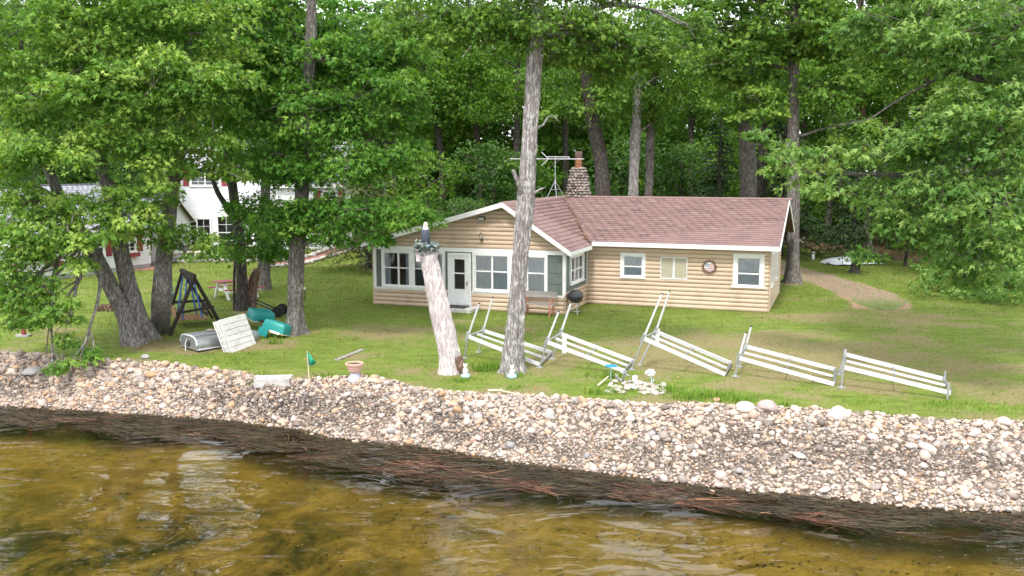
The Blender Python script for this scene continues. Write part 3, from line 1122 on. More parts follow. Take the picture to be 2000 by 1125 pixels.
def sow_grass():
    rng = np.random.default_rng(5)
    n = 330000
    # denser near the camera
    x = rng.uniform(-24, 22, n)
    y = 20 + 42 * rng.random(n) ** 1.35
    yt = ytop(x)
    z = zones(x, y)
    p = 1 - .75 * z['dry'] - .9 * z['dirt'] - z['litter'] - 2 * (y < yt - .02 + .2 * (vnoise(x * 4, y * 4, 8) - .6))
    p *= .35 + .9 * fbm(x * 1.2, y * 1.2, 14)
    keep = rng.random(n) < p
    for fn in KEEP_OUT:
        keep &= ~fn(x, y)
    x, y = x[keep], y[keep]
    n = len(x)
    h = (.035 + .05 * rng.random(n)) * (.7 + .9 * fbm(x * .8, y * .8, 6)) * np.interp(y, [20, 40, 60], [.85, 1.1, 1.6])
    # longer where the mower does not reach: at the stones
    h *= .85 + .4 * np.exp(-((y - ytop(x) - .15) / .25) ** 2) * (vnoise(x * 1.5, 0 * x, 4) > .45)
    th = rng.uniform(0, 6.28, n)
    w = np.interp(y, [20, 40, 60], [.006, .012, .02]) * (.7 + .6 * rng.random(n))
    base = np.stack([x, y, height(x, y) - .005], 1)
    sd = np.stack([np.cos(th), np.sin(th), np.zeros(n)], 1)
    lean = np.stack([np.cos(th + 1.3), np.sin(th + 1.3), np.zeros(n)], 1) * (h * rng.uniform(.1, .9, n))[:, None]
    V = np.stack([base - sd * w[:, None], base + sd * w[:, None], base + lean + np.array([0, 0, 1.]) * h[:, None]], 1)
    T = np.arange(3 * n).reshape(-1, 3)
    zz = zones(x, y)
    t = np.clip(.30 + .28 * (fbm(x * .5, y * .5, 17) - .4) + rng.normal(0, .13, n) + .55 * zz['dry'], 0, 1)
    link('grass', np_mesh('grass', V.reshape(-1, 3), T, 'grass', t), None, 'stuff')


# ------------------------------------------------------------------ the log-sided cabin
HO = Vector((-5.588, 37.355, 0))
YAW = -0.3467
cabin = thing('cabin', 'tan log-sided lake cabin with brown shingle roof and stone chimney', 'cabin', HO, YAW)
HW = Matrix.Translation(HO) @ Matrix.Rotation(YAW, 4, 'Z')
HI = HW.inverted()
WP, PD, WM = 8.05, 3.17, 7.25
S1 = WP + WM


class Wall:
    """u along the wall, w out of it, z up"""
    def __init__(s, o, u, n):
        s.o, s.u, s.n = Vector((*o, 0)), Vector((*u, 0)), Vector((*n, 0))

    def __call__(s, u, w, z):
        return tuple(s.o + s.u * u + s.n * w + Vector((0, 0, z)))


W_FRONT = Wall((0, 0), (1, 0), (0, -1))                 # porch front, u = s
W_SIDE = Wall((WP, 0), (0, 1), (1, 0))                  # porch right side, u = d
W_MAIN = Wall((WP, PD), (1, 0), (0, -1))                # main front, u = s - WP
W_END = Wall((S1, PD), (0, 1), (1, 0))                  # right end, u = d - PD
LOG_H = .168


def log_piece(fr, u0, u1, z, parent, h=LOG_H, cut0=0.0, cut1=0.0):
    mb = MB()
    A = np.linspace(-90, 90, 7)
    for u, c in ((u0, cut0), (u1, cut1)):
        for a in A:
            dz = (h - .007) / 2 * math.sin(R(a))
            mb.v.append(fr(u + c * dz, .010 + .052 * math.cos(R(a)) ** .75, z + dz))
    for j in range(6):
        mb.f.append((j, 7 + j, 7 + j + 1, j + 1))
    mb.f.append(tuple(range(6, -1, -1)))
    mb.f.append(tuple(range(7, 14)))
    return mb.build('siding_log', 'log', parent, True)


def cut(u0, u1, holes):
    segs = [(u0, u1)]
    for a, b in holes:
        nxt = []
        for p, q in segs:
            if b <= p or a >= q:
                nxt.append((p, q))
            else:
                if a > p:
                    nxt.append((p, a))
                if b < q:
                    nxt.append((b, q))
        segs = nxt
    return [(p, q) for p, q in segs if q - p > .04]


LOGR = random.Random(17)


def log_wall(fr, u0, u1, z0, z1, openings, parent, lim=None):
    z = z0 + LOG_H / 2
    while z < z1 - .03:
        a, b = (u0, u1) if lim is None else lim(z)
        hl = [(o[0], o[1]) for o in openings if o[2] < z + LOG_H * .3 and o[3] > z - LOG_H * .3]
        if b - a > .08:
            for p, q in cut(a, b, hl):
                while q - p > 4.2:
                    m_ = p + LOGR.uniform(1.8, 3.6)
                    log_piece(fr, p, m_ - .004, z + LOGR.uniform(-.002, .002), parent)
                    p = m_
                log_piece(fr, p, q, z + LOGR.uniform(-.002, .002), parent)
        z += LOG_H


def wall_core(fr, u0, u1, z0, z1, openings, name, m, parent, th=.12):
    """solid wall with real openings"""
    us = sorted({u0, u1} | {v for o in openings for v in o[:2]})
    zs = sorted({z0, z1} | {v for o in openings for v in o[2:4] if z0 < v < z1})
    mb = MB()
    for i in range(len(us) - 1):
        for j in range(len(zs) - 1):
            cu, cz = (us[i] + us[i + 1]) / 2, (zs[j] + zs[j + 1]) / 2
            if any(o[0] < cu < o[1] and o[2] < cz < o[3] for o in openings):
                continue
            mb.box(us[i], us[i + 1], -th, 0, zs[j], zs[j + 1], fr)
    return mb.build(name, m, parent)


def window(fr, u0, u1, z0, z1, parent, units=1, rail=.5, casing=.09, curtains=None, muntin=False, name='window', cm='white', sillx=.0):
    """casing, one sash per unit with its meeting rail, glass behind it, curtains inside, some standing in for reflections in the glass"""
    c = casing
    mb = MB()
    mb.box(u0, u1, -.06, .085, z1 - c, z1, fr)
    mb.box(u0, u0 + c, -.06, .083, z0, z1 - c, fr)
    mb.box(u1 - c, u1, -.06, .083, z0, z1 - c, fr)
    w = mb.build(name, cm, parent)
    s = MB()
    s.box(u0 - sillx, u1 + sillx, -.06, .105, z0 - .045, z0 + .03, fr)
    s.build('sill', cm, w)
    du = (u1 - u0 - 2 * c) / units
    for k in range(units):
        a, b = u0 + c + k * du, u0 + c + (k + 1) * du
        g = .035
        m = MB()
        m.box(a, a + g, -.03, .05, z0 + .03, z1 - c, fr)
        m.box(b - g, b, -.03, .05, z0 + .03, z1 - c, fr)
        m.box(a + g, b - g, -.03, .048, z0 + .03, z0 + .03 + g * 1.3, fr)
        m.box(a + g, b - g, -.03, .048, z1 - c - g, z1 - c, fr)
        zr = z0 + (z1 - z0 - c) * rail
        if rail:
            m.box(a + g, b - g, -.03, .04, zr - .025, zr + .025, fr)
        if muntin:
            um = (a + b) / 2
            m.box(um - .012, um + .012, -.02, .03, z0 + .08, z1 - c - g, fr)
            for q in (.25, .75):
                zq = z0 + (z1 - z0 - c) * q
                m.box(a + g, b - g, -.02, .028, zq - .011, zq + .011, fr)
        m.build('sash', cm, w)
        p = MB()
        p.add([fr(a + g, .0, z0 + .07), fr(b - g, .0, z0 + .07), fr(b - g, .0, z1 - c - g), fr(a + g, .0, z1 - c - g)], [(0, 1, 2, 3)])
        p.build('pane', 'glass', w)
        if curtains:
            for (f0, f1, g0, g1, mt) in curtains(k):
                q = MB()
                ca, cb, cz0, cz1 = a + (b - a) * f0, a + (b - a) * f1, z0 + (z1 - z0) * g0, z0 + (z1 - z0) * g1
                nseg = 14
                for t in range(nseg + 1):
                    uu = ca + (cb - ca) * t / nseg
                    ww = (-.012 if mt == 'blind' else -.03) + .008 * math.sin(t * 2.3 + k)
                    q.v += [fr(uu, ww, cz0), fr(uu, ww, cz1)]
                for t in range(nseg):
                    q.f.append((2 * t, 2 * t + 2, 2 * t + 3, 2 * t + 1))
                q.build('curtain_and_sheen', mt, w)
    return w


# openings: (u0, u1, z0, z1)
OPA = (.33, 3.14, .78, 2.27)
OPB = (4.32, 7.40, .78, 2.27)
ODR = (3.36, 4.17, .12, 2.14)
OSD = (.62, 2.55, 1.08, 2.20)
OM1, OMV, OM2 = (1.43, 2.46, 1.17, 2.15), (3.06, 4.14, 1.15, 2.04), (5.90, 7.08, .98, 2.26)
OE = (.45, 1.55, .95, 2.28), (2.5, 3.6, .95, 2.28)

SL_L, SL_R, ZR, SR = .278, .66, 4.24, 5.67            # gable pitches, ridge height, ridge place


def roof_z(s):
    return ZR - (SR - s) * SL_L if s < SR else ZR - (s - SR) * SL_R


wall_core(W_FRONT, 0, WP, 0, 2.36, [OPA, OPB, ODR], 'wall', 'green_shake', cabin)
wall_core(W_SIDE, 0, PD, 0, 2.36, [OSD], 'wall', 'green_shake', cabin)
wall_core(W_MAIN, 0, WM, 0, 2.55, [OM1, OM2], 'wall', 'log', cabin)
wall_core(W_END, 0, 5.93, 0, 2.55, list(OE), 'wall', 'log', cabin)
mb = MB()                                             # left and rear walls, floor and ceiling close the rooms
mb.box(-.12, 0, .0, 9.1, 0, 2.36)
mb.box(-.12, S1, 9.1, 9.22, 0, 2.5)
mb.build('rear_wall', 'log', cabin)
mb = MB()
mb.box(.01, WP - .13, .13, 9.0, .02, .1)
mb.box(WP - .12, S1 - .13, PD + .13, 9.0, .02, .1)
mb.build('floor', 'interior', cabin)
mb = MB()
mb.box(.01, WP - .13, .13, 9.0, 2.30, 2.345)
mb.box(WP - .12, S1 - .13, PD + .13, 9.0, 2.40, 2.44)
mb.box(.01, WP - .2, 3.6, 3.7, .1, 2.3)
mb.build('ceiling', 'interior', cabin)
# gable wall over the porch windows, and right gable
mb = MB()
mb.add([(0, 0, 2.36), (WP, 0, 2.36), (WP, 0, roof_z(WP) - .02), (SR, 0, ZR - .05), (0, 0, roof_z(0) - .02),
        (0, .12, 2.36), (WP, .12, 2.36), (WP, .12, roof_z(WP) - .02), (SR, .12, ZR - .05), (0, .12, roof_z(0) - .02)],
       [(0, 1, 2, 3, 4), (9, 8, 7, 6, 5)])
mb.build('gable', 'log', cabin)
DR = 7.62                                             # depth of the main ridge
mb = MB()
mb.add([(S1, PD, 2.5), (S1, 9.1, 2.5), (S1, 12.3, 2.55), (S1, DR, ZR - .06), (S1 - .12, PD, 2.5), (S1 - .12, 9.1, 2.5), (S1 - .12, 12.3, 2.55), (S1 - .12, DR, ZR - .06)],
       [(0, 1, 2, 3), (7, 6, 5, 4)])
mb.build('gable', 'grey_wood', cabin)


def lim_gable(z):
    zz = z + .05
    return max(.0, SR - (ZR - .06 - zz) / SL_L), min(WP, SR + (ZR - .06 - zz) / SL_R)


log_wall(W_FRONT, 0, WP, 0, .74, [ODR, (3.27, 4.26, 0, 3)], cabin)
log_wall(W_FRONT, 0, WP, 2.43, 4.2, [], cabin, lim_gable)
log_wall(W_SIDE, 0, PD - .06, 0, .80, [], cabin)
log_wall(W_MAIN, .06, WM, 0, 2.50, [OM1, OMV, OM2], cabin)
log_wall(W_END, 0, 5.93, 0, 2.50, list(OE), cabin)

# trim: header and sill boards, corner boards
def trim(fr, u0, u1, w1, z0, z1, name='trim_board', m='white'):
    return MB().box(u0, u1, .001, w1, z0, z1, fr).build(name, m, cabin)


trim(W_FRONT, -.02, WP + .05, .07, 2.275, 2.43)
trim(W_FRONT, .0, 3.24, .06, .66, .735)
trim(W_FRONT, 4.27, WP + .04, .06, .66, .735)
trim(W_FRONT, -.03, .07, .075, .74, 2.27)
trim(W_FRONT, WP - .05, WP + .055, .075, .74, 2.27)
trim(W_SIDE, -.0, .06, .06, .80, 2.3)
trim(W_SIDE, PD - .07, PD - .012, .05, .80, 2.4)
trim(W_SIDE, .0, PD - .012, .05, .735, .80)
# green shakes: the sheets between the windows, courses with a butt edge
def shakes(fr, u0, u1, z0, z1, wid=.3):
    z = z0
    row = 0
    while z < z1 - .02:
        zt = min(z + .42, z1)
        u = u0
        first = True
        while u < u1 - .01:
            ue = min(u + (wid * (.5 if (row % 2 and first) else 1)), u1)
            first = False
            mb = MB()
            mb.hexa([fr(u + .004, 0.002, z), fr(ue - .004, 0.002, z), fr(ue - .004, .026, z), fr(u + .004, .026, z),
                     fr(u + .004, 0.002, zt), fr(ue - .004, 0.002, zt), fr(ue - .004, .010, zt), fr(u + .004, .010, zt)])
            mb.build('shake', 'green_shake', cabin)
            u = ue
        z = zt
        row += 1


shakes(W_FRONT, .07, .33, .74, 2.27)
shakes(W_FRONT, 3.15, 3.27, .74, 2.27)
shakes(W_FRONT, 3.27, 4.24, 2.16, 2.27)
shakes(W_FRONT, 4.24, 4.32, .74, 2.27)
shakes(W_FRONT, 7.40, WP - .05, .74, 2.27)
shakes(W_SIDE, .06, .62, .80, 2.30)
shakes(W_SIDE, 2.55, PD - .07, .80, 2.30)
shakes(W_SIDE, .62, 2.55, .80, 1.05, .5)


def cur_a(k):  # some of these pale panels are added in place of reflections in the glass
    if k == 0:
        return [(0, .42, .05, .95, 'curtain_and_sheen')]
    if k == 1:
        return [(.45, 1, .05, .95, 'curtain_and_sheen')]
    if k == 3:
        return [(0, 1, .50, .95, 'blind'), (.0, .3, .05, .5, 'curtain_and_sheen')]
    if k == 2:
        return [(0, 1, .55, .95, 'blind')]
    return []


def cur_b(k):  # panels across every pane imitate its light grey-blue reflection
    return [(0, 1, .04, .96, 'blind')] if k in (0, 3) else [(0, 1, .04, .55, 'curtain_and_sheen'), (0, 1, .55, .96, 'blind')]


window(W_FRONT, OPA[0], OPA[1], OPA[2], OPA[3], cabin, 4, .55, .10, cur_a)
window(W_FRONT, OPB[0], OPB[1], OPB[2], OPB[3], cabin, 4, .55, .10, cur_b)
for wall_u0, o in ((1.58, OPA), (5.80, OPB)):         # wide mullion between the pairs
    MB().box(wall_u0 - .02, wall_u0 + .24, .05, .075, o[2], o[3] - .1, W_FRONT).build('mullion', 'white', cabin)
window(W_SIDE, OSD[0], OSD[1], OSD[2], OSD[3], cabin, 3, .5, .10, lambda k: [(0, 1, .05, .95, 'curtain_and_sheen')] if k == 1 else [])
window(W_MAIN, OM1[0], OM1[1], OM1[2], OM1[3], cabin, 1, .5, .12, lambda k: [(0, 1, .5, .97, 'blind'), (0, 1, .03, .5, 'curtain_and_sheen')])
window(W_MAIN, OM2[0], OM2[1], OM2[2], OM2[3], cabin, 1, .45, .155, lambda k: [(0, 1, .45, .97, 'blind'), (0, 1, .03, .45, 'curtain_and_sheen')], sillx=.06)
for o in OE:
    window(W_END, o[0], o[1], o[2], o[3], cabin, 1, .5, .12, lambda k: [(0, 1, .03, .97, 'curtain_and_sheen')])
# the two beige screens beside the round sign
mb = MB()
u0, u1, z0, z1 = OMV
for a, b in ((u0, (u0 + u1) / 2), ((u0 + u1) / 2, u1)):
    f = MB()
    f.box(a, b, .0, .07, z0, z0 + .05, W_MAIN).box(a, b, .0, .07, z1 - .05, z1, W_MAIN)
    f.box(a, a + .045, .0, .069, z0 + .05, z1 - .05, W_MAIN).box(b - .045, b, .0, .069, z0 + .05, z1 - .05, W_MAIN)
    fo = f.build('screen_frame', 'alu_white', cabin)
    MB().box(a + .045, b - .045, .0, .045, z0 + .05, z1 - .05, W_MAIN).build('screen', 'screen', fo)

# entry door
d0, d1, dz0, dz1 = ODR
f = MB()
f.box(d0 - .09, d0, .0, .09, .12, dz1 + .0, W_FRONT).box(d1, d1 + .09, .0, .09, .12, dz1, W_FRONT).box(d0 - .09, d1 + .09, .0, .092, dz1, dz1 + .09, W_FRONT)
f.build('door_frame', 'white', cabin)
dd = MB()
dd.box(d0, d0 + .17, -.04, .05, dz0, dz1, W_FRONT).box(d1 - .19, d1, -.04, .05, dz0, dz1, W_FRONT)
dd.box(d0 + .17, d1 - .19, -.04, .05, dz0, dz0 + .68, W_FRONT).box(d0 + .17, d1 - .19, -.04, .05, dz1 - .16, dz1, W_FRONT)
dd.box(d0 + .17, d1 - .19, -.035, .045, 1.40, 1.45, W_FRONT)
door = dd.build('door', 'white', cabin)
MB().add([W_FRONT(d0 + .17, 0, dz0 + .68), W_FRONT(d1 - .19, 0, dz0 + .68), W_FRONT(d1 - .19, 0, dz1 - .16), W_FRONT(d0 + .17, 0, dz1 - .16)], [(0, 1, 2, 3)]).build('pane', 'glass', door)
MB().box(d1 - .12, d1 - .07, .05, .075, .95, 1.12, W_FRONT).tube([W_FRONT(d1 - .1, .075, .98), W_FRONT(d1 - .1, .11, .99), W_FRONT(d1 - .1, .11, 1.09), W_FRONT(d1 - .1, .075, 1.1)], .012, 6).build('handle', 'galv', door)
MB().box(d0 + .03, d1 - .03, .05, .062, dz0 + .02, dz0 + .10, W_FRONT).build('kick_plate', 'alu_white', door)

# ---- roof
ZE, DE = 2.59, 2.77                                    # main eave: height and depth
MS = (ZR - ZE) / (DR - DE)
SRE, ZRE = 8.40, ZR - (8.40 - SR) * SL_R               # porch right eave
SLE = -.42
ZLE = ZR - (SR - SLE) * SL_L
S2 = S1 + .40
DF = -.36
mb = MB()
T_ = .09


def slab(pts):
    k = len(pts)
    mb.add(pts + [(x, y, z - T_) for x, y, z in pts], [tuple(range(k)), tuple(range(2 * k - 1, k - 1, -1))] + [(i, k + i, k + (i + 1) % k, (i + 1) % k) for i in range(k)])


def sval(z): return SR + (ZR - z) / SL_R               # valley on the porch slope
VB = sval(ZE)
slab([(SR, DF, ZR), (SR, DR, ZR), (VB, DE, ZE), (SRE, DE - .15, ZRE), (SRE, DF, ZRE)][::-1])
slab([(SLE, DF, ZLE), (SR, DF, ZR), (SR, 12.4, ZR), (SLE, 12.4, ZLE)])
slab([(VB, DE, ZE), (S2, DE, ZE), (S2, DR, ZR), (SR, DR, ZR)])
slab([(SR, DR, ZR), (S2, DR, ZR), (S2, 2 * DR - DE, ZE), (SR, 2 * DR - DE, ZE)])
roof = mb.build('roof', 'roof_under', cabin)

SH_ALL = []                                            # (corner points of every shingle tab, distance)


def shingle_slope(E, A, B, alen, blen, inside, expo=.215, tab=.40):
    E, A, B = Vector(E), Vector(A).normalized(), Vector(B).normalized()
    N = A.cross(B)
    if N.z < 0:
        N = -N
    r = random.Random(3)
    b = 0.0
    row = 0
    while b < blen - .02:
        a = -(row % 3) * tab / 3
        while a < alen:
            a0, a1 = max(a, 0), min(a + tab - .010, alen)
            jb = b + r.uniform(-.006, .006)
            c = E + A * ((a0 + a1) / 2) + B * (b + expo / 2)
            if a1 - a0 > .05 and inside(c):
                lo, hi = .022 + r.uniform(0, .006), .005
                bt = min(jb + expo * 1.12, blen)
                p = [E + A * x + B * y + N * h for x, y, h in ((a0, jb, .002), (a1, jb, .002), (a1, bt, .001), (a0, bt, .001), (a0, jb, lo), (a1, jb, lo), (a1, bt, hi), (a0, bt, hi))]
                SH_ALL.append(([tuple(q) for q in p], (HW @ c).y))
            a += tab
        b += expo
        row += 1


shingle_slope((VB - 3.2, DE, ZE), (1, 0, 0), (0, DR - DE, ZR - ZE), S2 - VB + 3.2, math.hypot(DR - DE, ZR - ZE),
              lambda c: c.x > sval(c.z) - .04)
shingle_slope((SRE, DF, ZRE), (0, 1, 0), (SR - SRE, 0, ZR - ZRE), DR - DF, math.hypot(SRE - SR, ZR - ZRE),
              lambda c: c.y < DE + (c.z - ZE) / MS + .04 if c.z > ZE else c.y < DE - .1)
shingle_slope((SLE, DF, ZLE), (0, 1, 0), (SR - SLE, 0, ZR - ZLE), 4, math.hypot(SR - SLE, ZR - ZLE), lambda c: True)
SH_ALL.sort(key=lambda q: q[1])
HX = [(3, 2, 1, 0), (4, 5, 6, 7), (0, 1, 5, 4), (1, 2, 6, 5), (2, 3, 7, 6), (3, 0, 4, 7)]
for p, _ in SH_ALL[:299]:
    link('shingle', MB().add(p, HX).mesh('shingle', 'shingle'), roof)
V = np.array([p for p, _ in SH_ALL[299:]]).reshape(-1, 3)
T = (np.array(HX)[None] + (np.arange(len(V) // 8) * 8)[:, None, None]).reshape(-1, 4)
link('shingles', np_mesh('shingles', V, T, 'shingles', np.repeat(np.clip(RNG.normal(.5, .17, len(V) // 8), 0, 1), 6)), roof, 'stuff')
mb = MB()                                              # ridge caps
x = SR + .05
while x < S2 - .02:
    mb.hexa([(x, DR - .14, ZR - .03), (x + .21, DR - .14, ZR - .03), (x + .21, DR, ZR + .018), (x, DR, ZR + .018), (x, DR - .14, ZR - .012), (x + .21, DR - .14, ZR - .008), (x + .21, DR, ZR + .04), (x, DR, ZR + .036)])
    mb.hexa([(x, DR, ZR + .017), (x + .21, DR, ZR + .017), (x + .21, DR + .14, ZR - .03), (x, DR + .14, ZR - .03), (x, DR, ZR + .036), (x + .21, DR, ZR + .04), (x + .21, DR + .14, ZR - .008), (x, DR + .14, ZR - .012)])
    x += .215
y = DF
while y < DR - .1:
    for sg, sl_ in ((-1, SL_L), (1, SL_R)):
        mb.hexa([(SR + q * sg * .14 if q else SR, yy, ZR + .014 - (sl_ * .14 if q else 0) + up) for up in (0, .022) for q, yy in ((0, y), (1, y), (1, y + .21), (0, y + .21))])
    y += .215
mb.build('ridge_cap', 'shingle', roof)
# rotted leaves lying in the valley
n = 500
tt = RNG.random(n)
vz = ZE + (ZR - ZE) * tt
P = np.stack([sval(vz) + RNG.normal(0, .06, n), DE + (vz - ZE) / MS + RNG.normal(0, .05, n), vz + .04 + .02 * RNG.random(n)], 1)
keep = RNG.random(n) < np.interp(tt, [0, .3, .55, 1], [1, .9, .6, .25])
P = P[keep]
V, T = leaves(P, RNG.normal(size=P.shape) * [1, 1, .2], RNG.normal(size=P.shape) * .3 + [0, 0, 1], np.full(len(P), .07), SIMPLE)
M['litter_leaf'] = attr_mat('fallen_leaf', 'tint', [(0, (.10, .05, .02)), (.5, (.22, .11, .04)), (1, (.35, .2, .09))], .9, 20, 0)
link('fallen_leaves', np_mesh('fallen_leaves', V, T, 'litter_leaf', np.repeat(RNG.random(len(P)), 2)), roof, 'stuff')

# fascia boards along the rakes and eaves
def fascia(a, b, h=.19, t=.035, out=(0, -1, 0)):
    a, b = Vector(a), Vector(b)
    o = Vector(out) * t
    m = MB()
    dn = Vector((0, 0, -h))
    m.hexa([a + dn, b + dn, b + dn + o, a + dn + o, a, b, b + o, a + o])
    m.build('fascia', 'white', roof)


fascia((SLE, DF - .003, ZLE + .005), (SR, DF - .003, ZR + .005))
fascia((SR, DF - .003, ZR + .005), (SRE, DF - .003, ZRE + .005))
fascia((SRE + .003, DF - .03, ZRE + .0), (SRE + .003, DE - .14, ZRE + .0), .15, .03, (1, 0, 0))
fascia((SRE - .02, DE - .003, ZE - .0), (S2, DE - .003, ZE - .0), .17)
fascia((S2 + .003, DE - .03, ZE), (S2 + .003, DR, ZR), .17, .03, (1, 0, 0))
fascia((S2 + .003, DR, ZR), (S2 + .003, 2 * DR - DE, ZE), .17, .03, (1, 0, 0))
mb = MB()                                              # soffits
mb.box(VB - .1, S2 - .02, DE + .002, PD - .002, ZE - .16, ZE - .14)
mb.box(WP + .001, SRE - .01, DF + .05, DE - .2, ZRE - .14, ZRE - .12)
mb.build('soffit', 'white', cabin)

# chimney of round field stones with a clay flue
CH = (6.35, DR + .25)
cm_ = MB()
cm_.add([(CH[0] - .42, CH[1] - .36, 3.6), (CH[0] + .42, CH[1] - .36, 3.6), (CH[0] + .42, CH[1] + .36, 3.6), (CH[0] - .42, CH[1] + .36, 3.6),
         (CH[0] - .25, CH[1] - .22, 5.52), (CH[0] + .25, CH[1] - .22, 5.52), (CH[0] + .25, CH[1] + .22, 5.52), (CH[0] - .25, CH[1] + .22, 5.52)],
        [(3, 2, 1, 0), (4, 5, 6, 7), (0, 1, 5, 4), (1, 2, 6, 5), (2, 3, 7, 6), (3, 0, 4, 7)])
chim = cm_.build('chimney', 'mortar', cabin)
M['chimney_stone'] = stone_mat('chimney_stone', [(0, (.13, .11, .10)), (.3, (.25, .21, .185)), (.55, (.33, .275, .235)), (.8, (.26, .225, .21)), (1, (.42, .37, .33))], True)
GS = [np_mesh('stone', *rounded_stone(300 + i), 'chimney_stone', smooth=True) for i in range(6)]
r_ = random.Random(4)
z = 4.0
row = 0
while z < 5.52:
    f = (z - 3.6) / 1.92
    hx, hy = .46 - .20 * f * f, .38 - .16 * f * f
    for side in range(4):
        L = hx if side % 2 == 0 else hy
        k = max(3, int(2 * L / .155))
        for j in range(k):
            q = -L + (j + .5 + (.25 if row % 2 else -.1)) * 2 * L / k
            x, y = [(q, -hy), (hx, q), (-q, hy), (-hx, -q)][side]
            o = link('stone', GS[r_.randrange(6)], chim)
            o.location = (CH[0] + x, CH[1] + y, z + r_.uniform(-.015, .015))
            o.rotation_euler = (r_.uniform(-.4, .4), r_.uniform(-.4, .4), r_.uniform(0, 6))
            s_ = r_.uniform(.85, 1.15)
            o.scale = (.095 * s_, .085 * s_, .068 * s_)
    z += .125
    row += 1
mb = MB()
mb.lathe([(.16, 5.45), (.16, 5.72), (.17, 5.73), (.17, 5.78), (.155, 5.79), (.15, 5.98), (.155, 6.02), (.12, 6.02)], (CH[0], CH[1], 0), 16)
MB().lathe([(.15, 6.0), (.17, 6.03), (.17, 6.26), (.15, 6.28), (.13, 6.26)], (CH[0], CH[1], 0), 16).build('flue_cap', 'roof_under', chim, True)
mb.build('flue', 'flue', chim, True)
MB().box(CH[0] - .47, CH[0] + .47, CH[1] - .5, CH[1] - .36, 3.95, 4.18).build('flashing', 'black', chim)


def local_thing(name, label, cat, s, d, z=0, rz=0.0, group=None):
    p = HW @ Vector((s, d, z))
    return thing(name, label, cat, p, YAW + rz, group)

# ------------------------------------------------------------------ trees
def bl(px, py, y, rx, ry, rz):
    p = at_y(px, py, y)
    return (p.x, p.y, p.z, rx, ry, rz)


def crown_clumps(blobs, dens, rng, rh=(.38, .68), flat=.42, zmin=.25):
    C, H, V = [], [], []
    for (x, y, z, rx, ry, rz) in blobs:
        n = max(3, int(dens * (rx * ry + ry * rz + rx * rz)))
        d = norm(rng.normal(size=(n, 3)))
        r = rng.uniform(.35, 1.0, n) ** .6
        p = np.array([x, y, z]) + d * r[:, None] * np.array([rx, ry, rz])
        # ragged outline: push some sprays out along boughs
        p += d * (rng.random(n) < .15)[:, None] * rng.uniform(.1, .45, n)[:, None] * np.array([1, 1, .5])
        h = rng.uniform(*rh, n) * np.clip(min(rx, 1.2) / .9, .55, 1.15)
        C.append(p)
        H.append(h)
        V.append(h * flat * rng.uniform(.7, 1.2, n))
    C, H, V = np.concatenate(C), np.concatenate(H), np.concatenate(V)
    k = C[:, 2] > height(C[:, 0], C[:, 1]) + zmin
    return C[k], H[k], V[k]


def near_tree(name, label, group, boles, blobs, leaf, bark, leaf_size=.15, dens=5.0, per=44, seed=1, shape=LOBED, twig=1.0, limb_r=.085, cat='tree', droop=.35, tone=None, flat=.42, limb_z=None):
    """boles: list of (path, radii, groove, flare). blobs: what the crown fills. Limbs run from the boles to the blobs."""
    rng = np.random.default_rng(seed)
    b0 = boles[0][0][0]
    root = thing(name, label, cat, (b0[0], b0[1], b0[2]), 0, group)
    off = Vector(root.location)
    paths = []
    for i, (path, radii, groove, flare) in enumerate(boles):
        mb, P, rr = bole([Vector(p) - off for p in path], radii, 90, 44, groove * 1.5, flare, seed + i)
        mb.build('trunk', bark, root, True)
        paths.append((P + np.array(off), rr))
    allp = np.concatenate([p for p, _ in paths])
    allr = np.concatenate([r for _, r in paths])
    C, H, V = crown_clumps(blobs, dens, rng, flat=flat)
    # limbs
    nodes = [allp[::4]]
    for (x, y, z, rx, ry, rz) in blobs:
        c = np.array([x, y, z])
        d = np.linalg.norm(allp - c, axis=1) + 1.4 * np.maximum(allp[:, 2] - z + .4, 0) + (40. * np.maximum(limb_z - allp[:, 2], 0) if limb_z else 0)
        i = int(np.argmin(d))
        a = allp[i]
        L = np.linalg.norm(c - a)
        if L < .4:
            continue
        mid = (a + c) / 2 + np.array([0, 0, .10 * L]) + rng.normal(0, .07 * L, 3)
        end = c + (c - a) / L * min(rx, ry) * .35
        P = spline([a, mid, end], 12) + np.cumsum(rng.normal(0, .02, (12, 3)), 0)
        r0 = min(allr[i] * .55, limb_r * (.5 + .16 * L))
        MB().tube([tuple(q - np.array(off)) for q in P], list(np.linspace(r0, .018, 12)), 7).build('limb', bark, root, True)
        nodes.append(P[3:])
        for _ in range(3):                       # forks inside the blob
            q = P[rng.integers(5, 11)]
            e = c + rng.normal(size=3) * np.array([rx, ry, rz]) * .6
            F = spline([q, (q + e) / 2 + rng.normal(0, .12, 3), e], 7)
            MB().tube([tuple(v - np.array(off)) for v in F], list(np.linspace(.032, .010, 7)), 5, False).build('bough', 'twig' if False else bark, root, True)
            nodes.append(F[1:])
    nodes = np.concatenate(nodes)
    sel = rng.random(len(C)) < twig
    A, B = [], []
    for c in C[sel]:
        q = nodes[np.argmin(np.linalg.norm(nodes - c, axis=1))]
        m = (q + c) / 2 + rng.normal(0, .05, 3) + [0, 0, .04]
        A += [q, m]
        B += [m, c]
        for _ in range(2):
            A.append(c)
            B.append(c + rng.normal(0, .22, 3) * [1, 1, .5])
    A, B = np.array(A), np.array(B)
    V_, T_2 = stick_mesh(A - np.array(off), B - np.array(off), .0085, .005)
    link('twigs', np_mesh('twigs', V_, T_2, 'twig'), root, 'stuff')
    CNT = rng.poisson(per, len(C))
    tc = rng.random(len(C)) * .75
    if tone is not None:
        tc = np.clip(tc + tone(C), 0, 1)
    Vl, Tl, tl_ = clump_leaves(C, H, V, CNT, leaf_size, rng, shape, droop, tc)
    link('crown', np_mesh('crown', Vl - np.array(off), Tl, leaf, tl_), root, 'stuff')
    return root


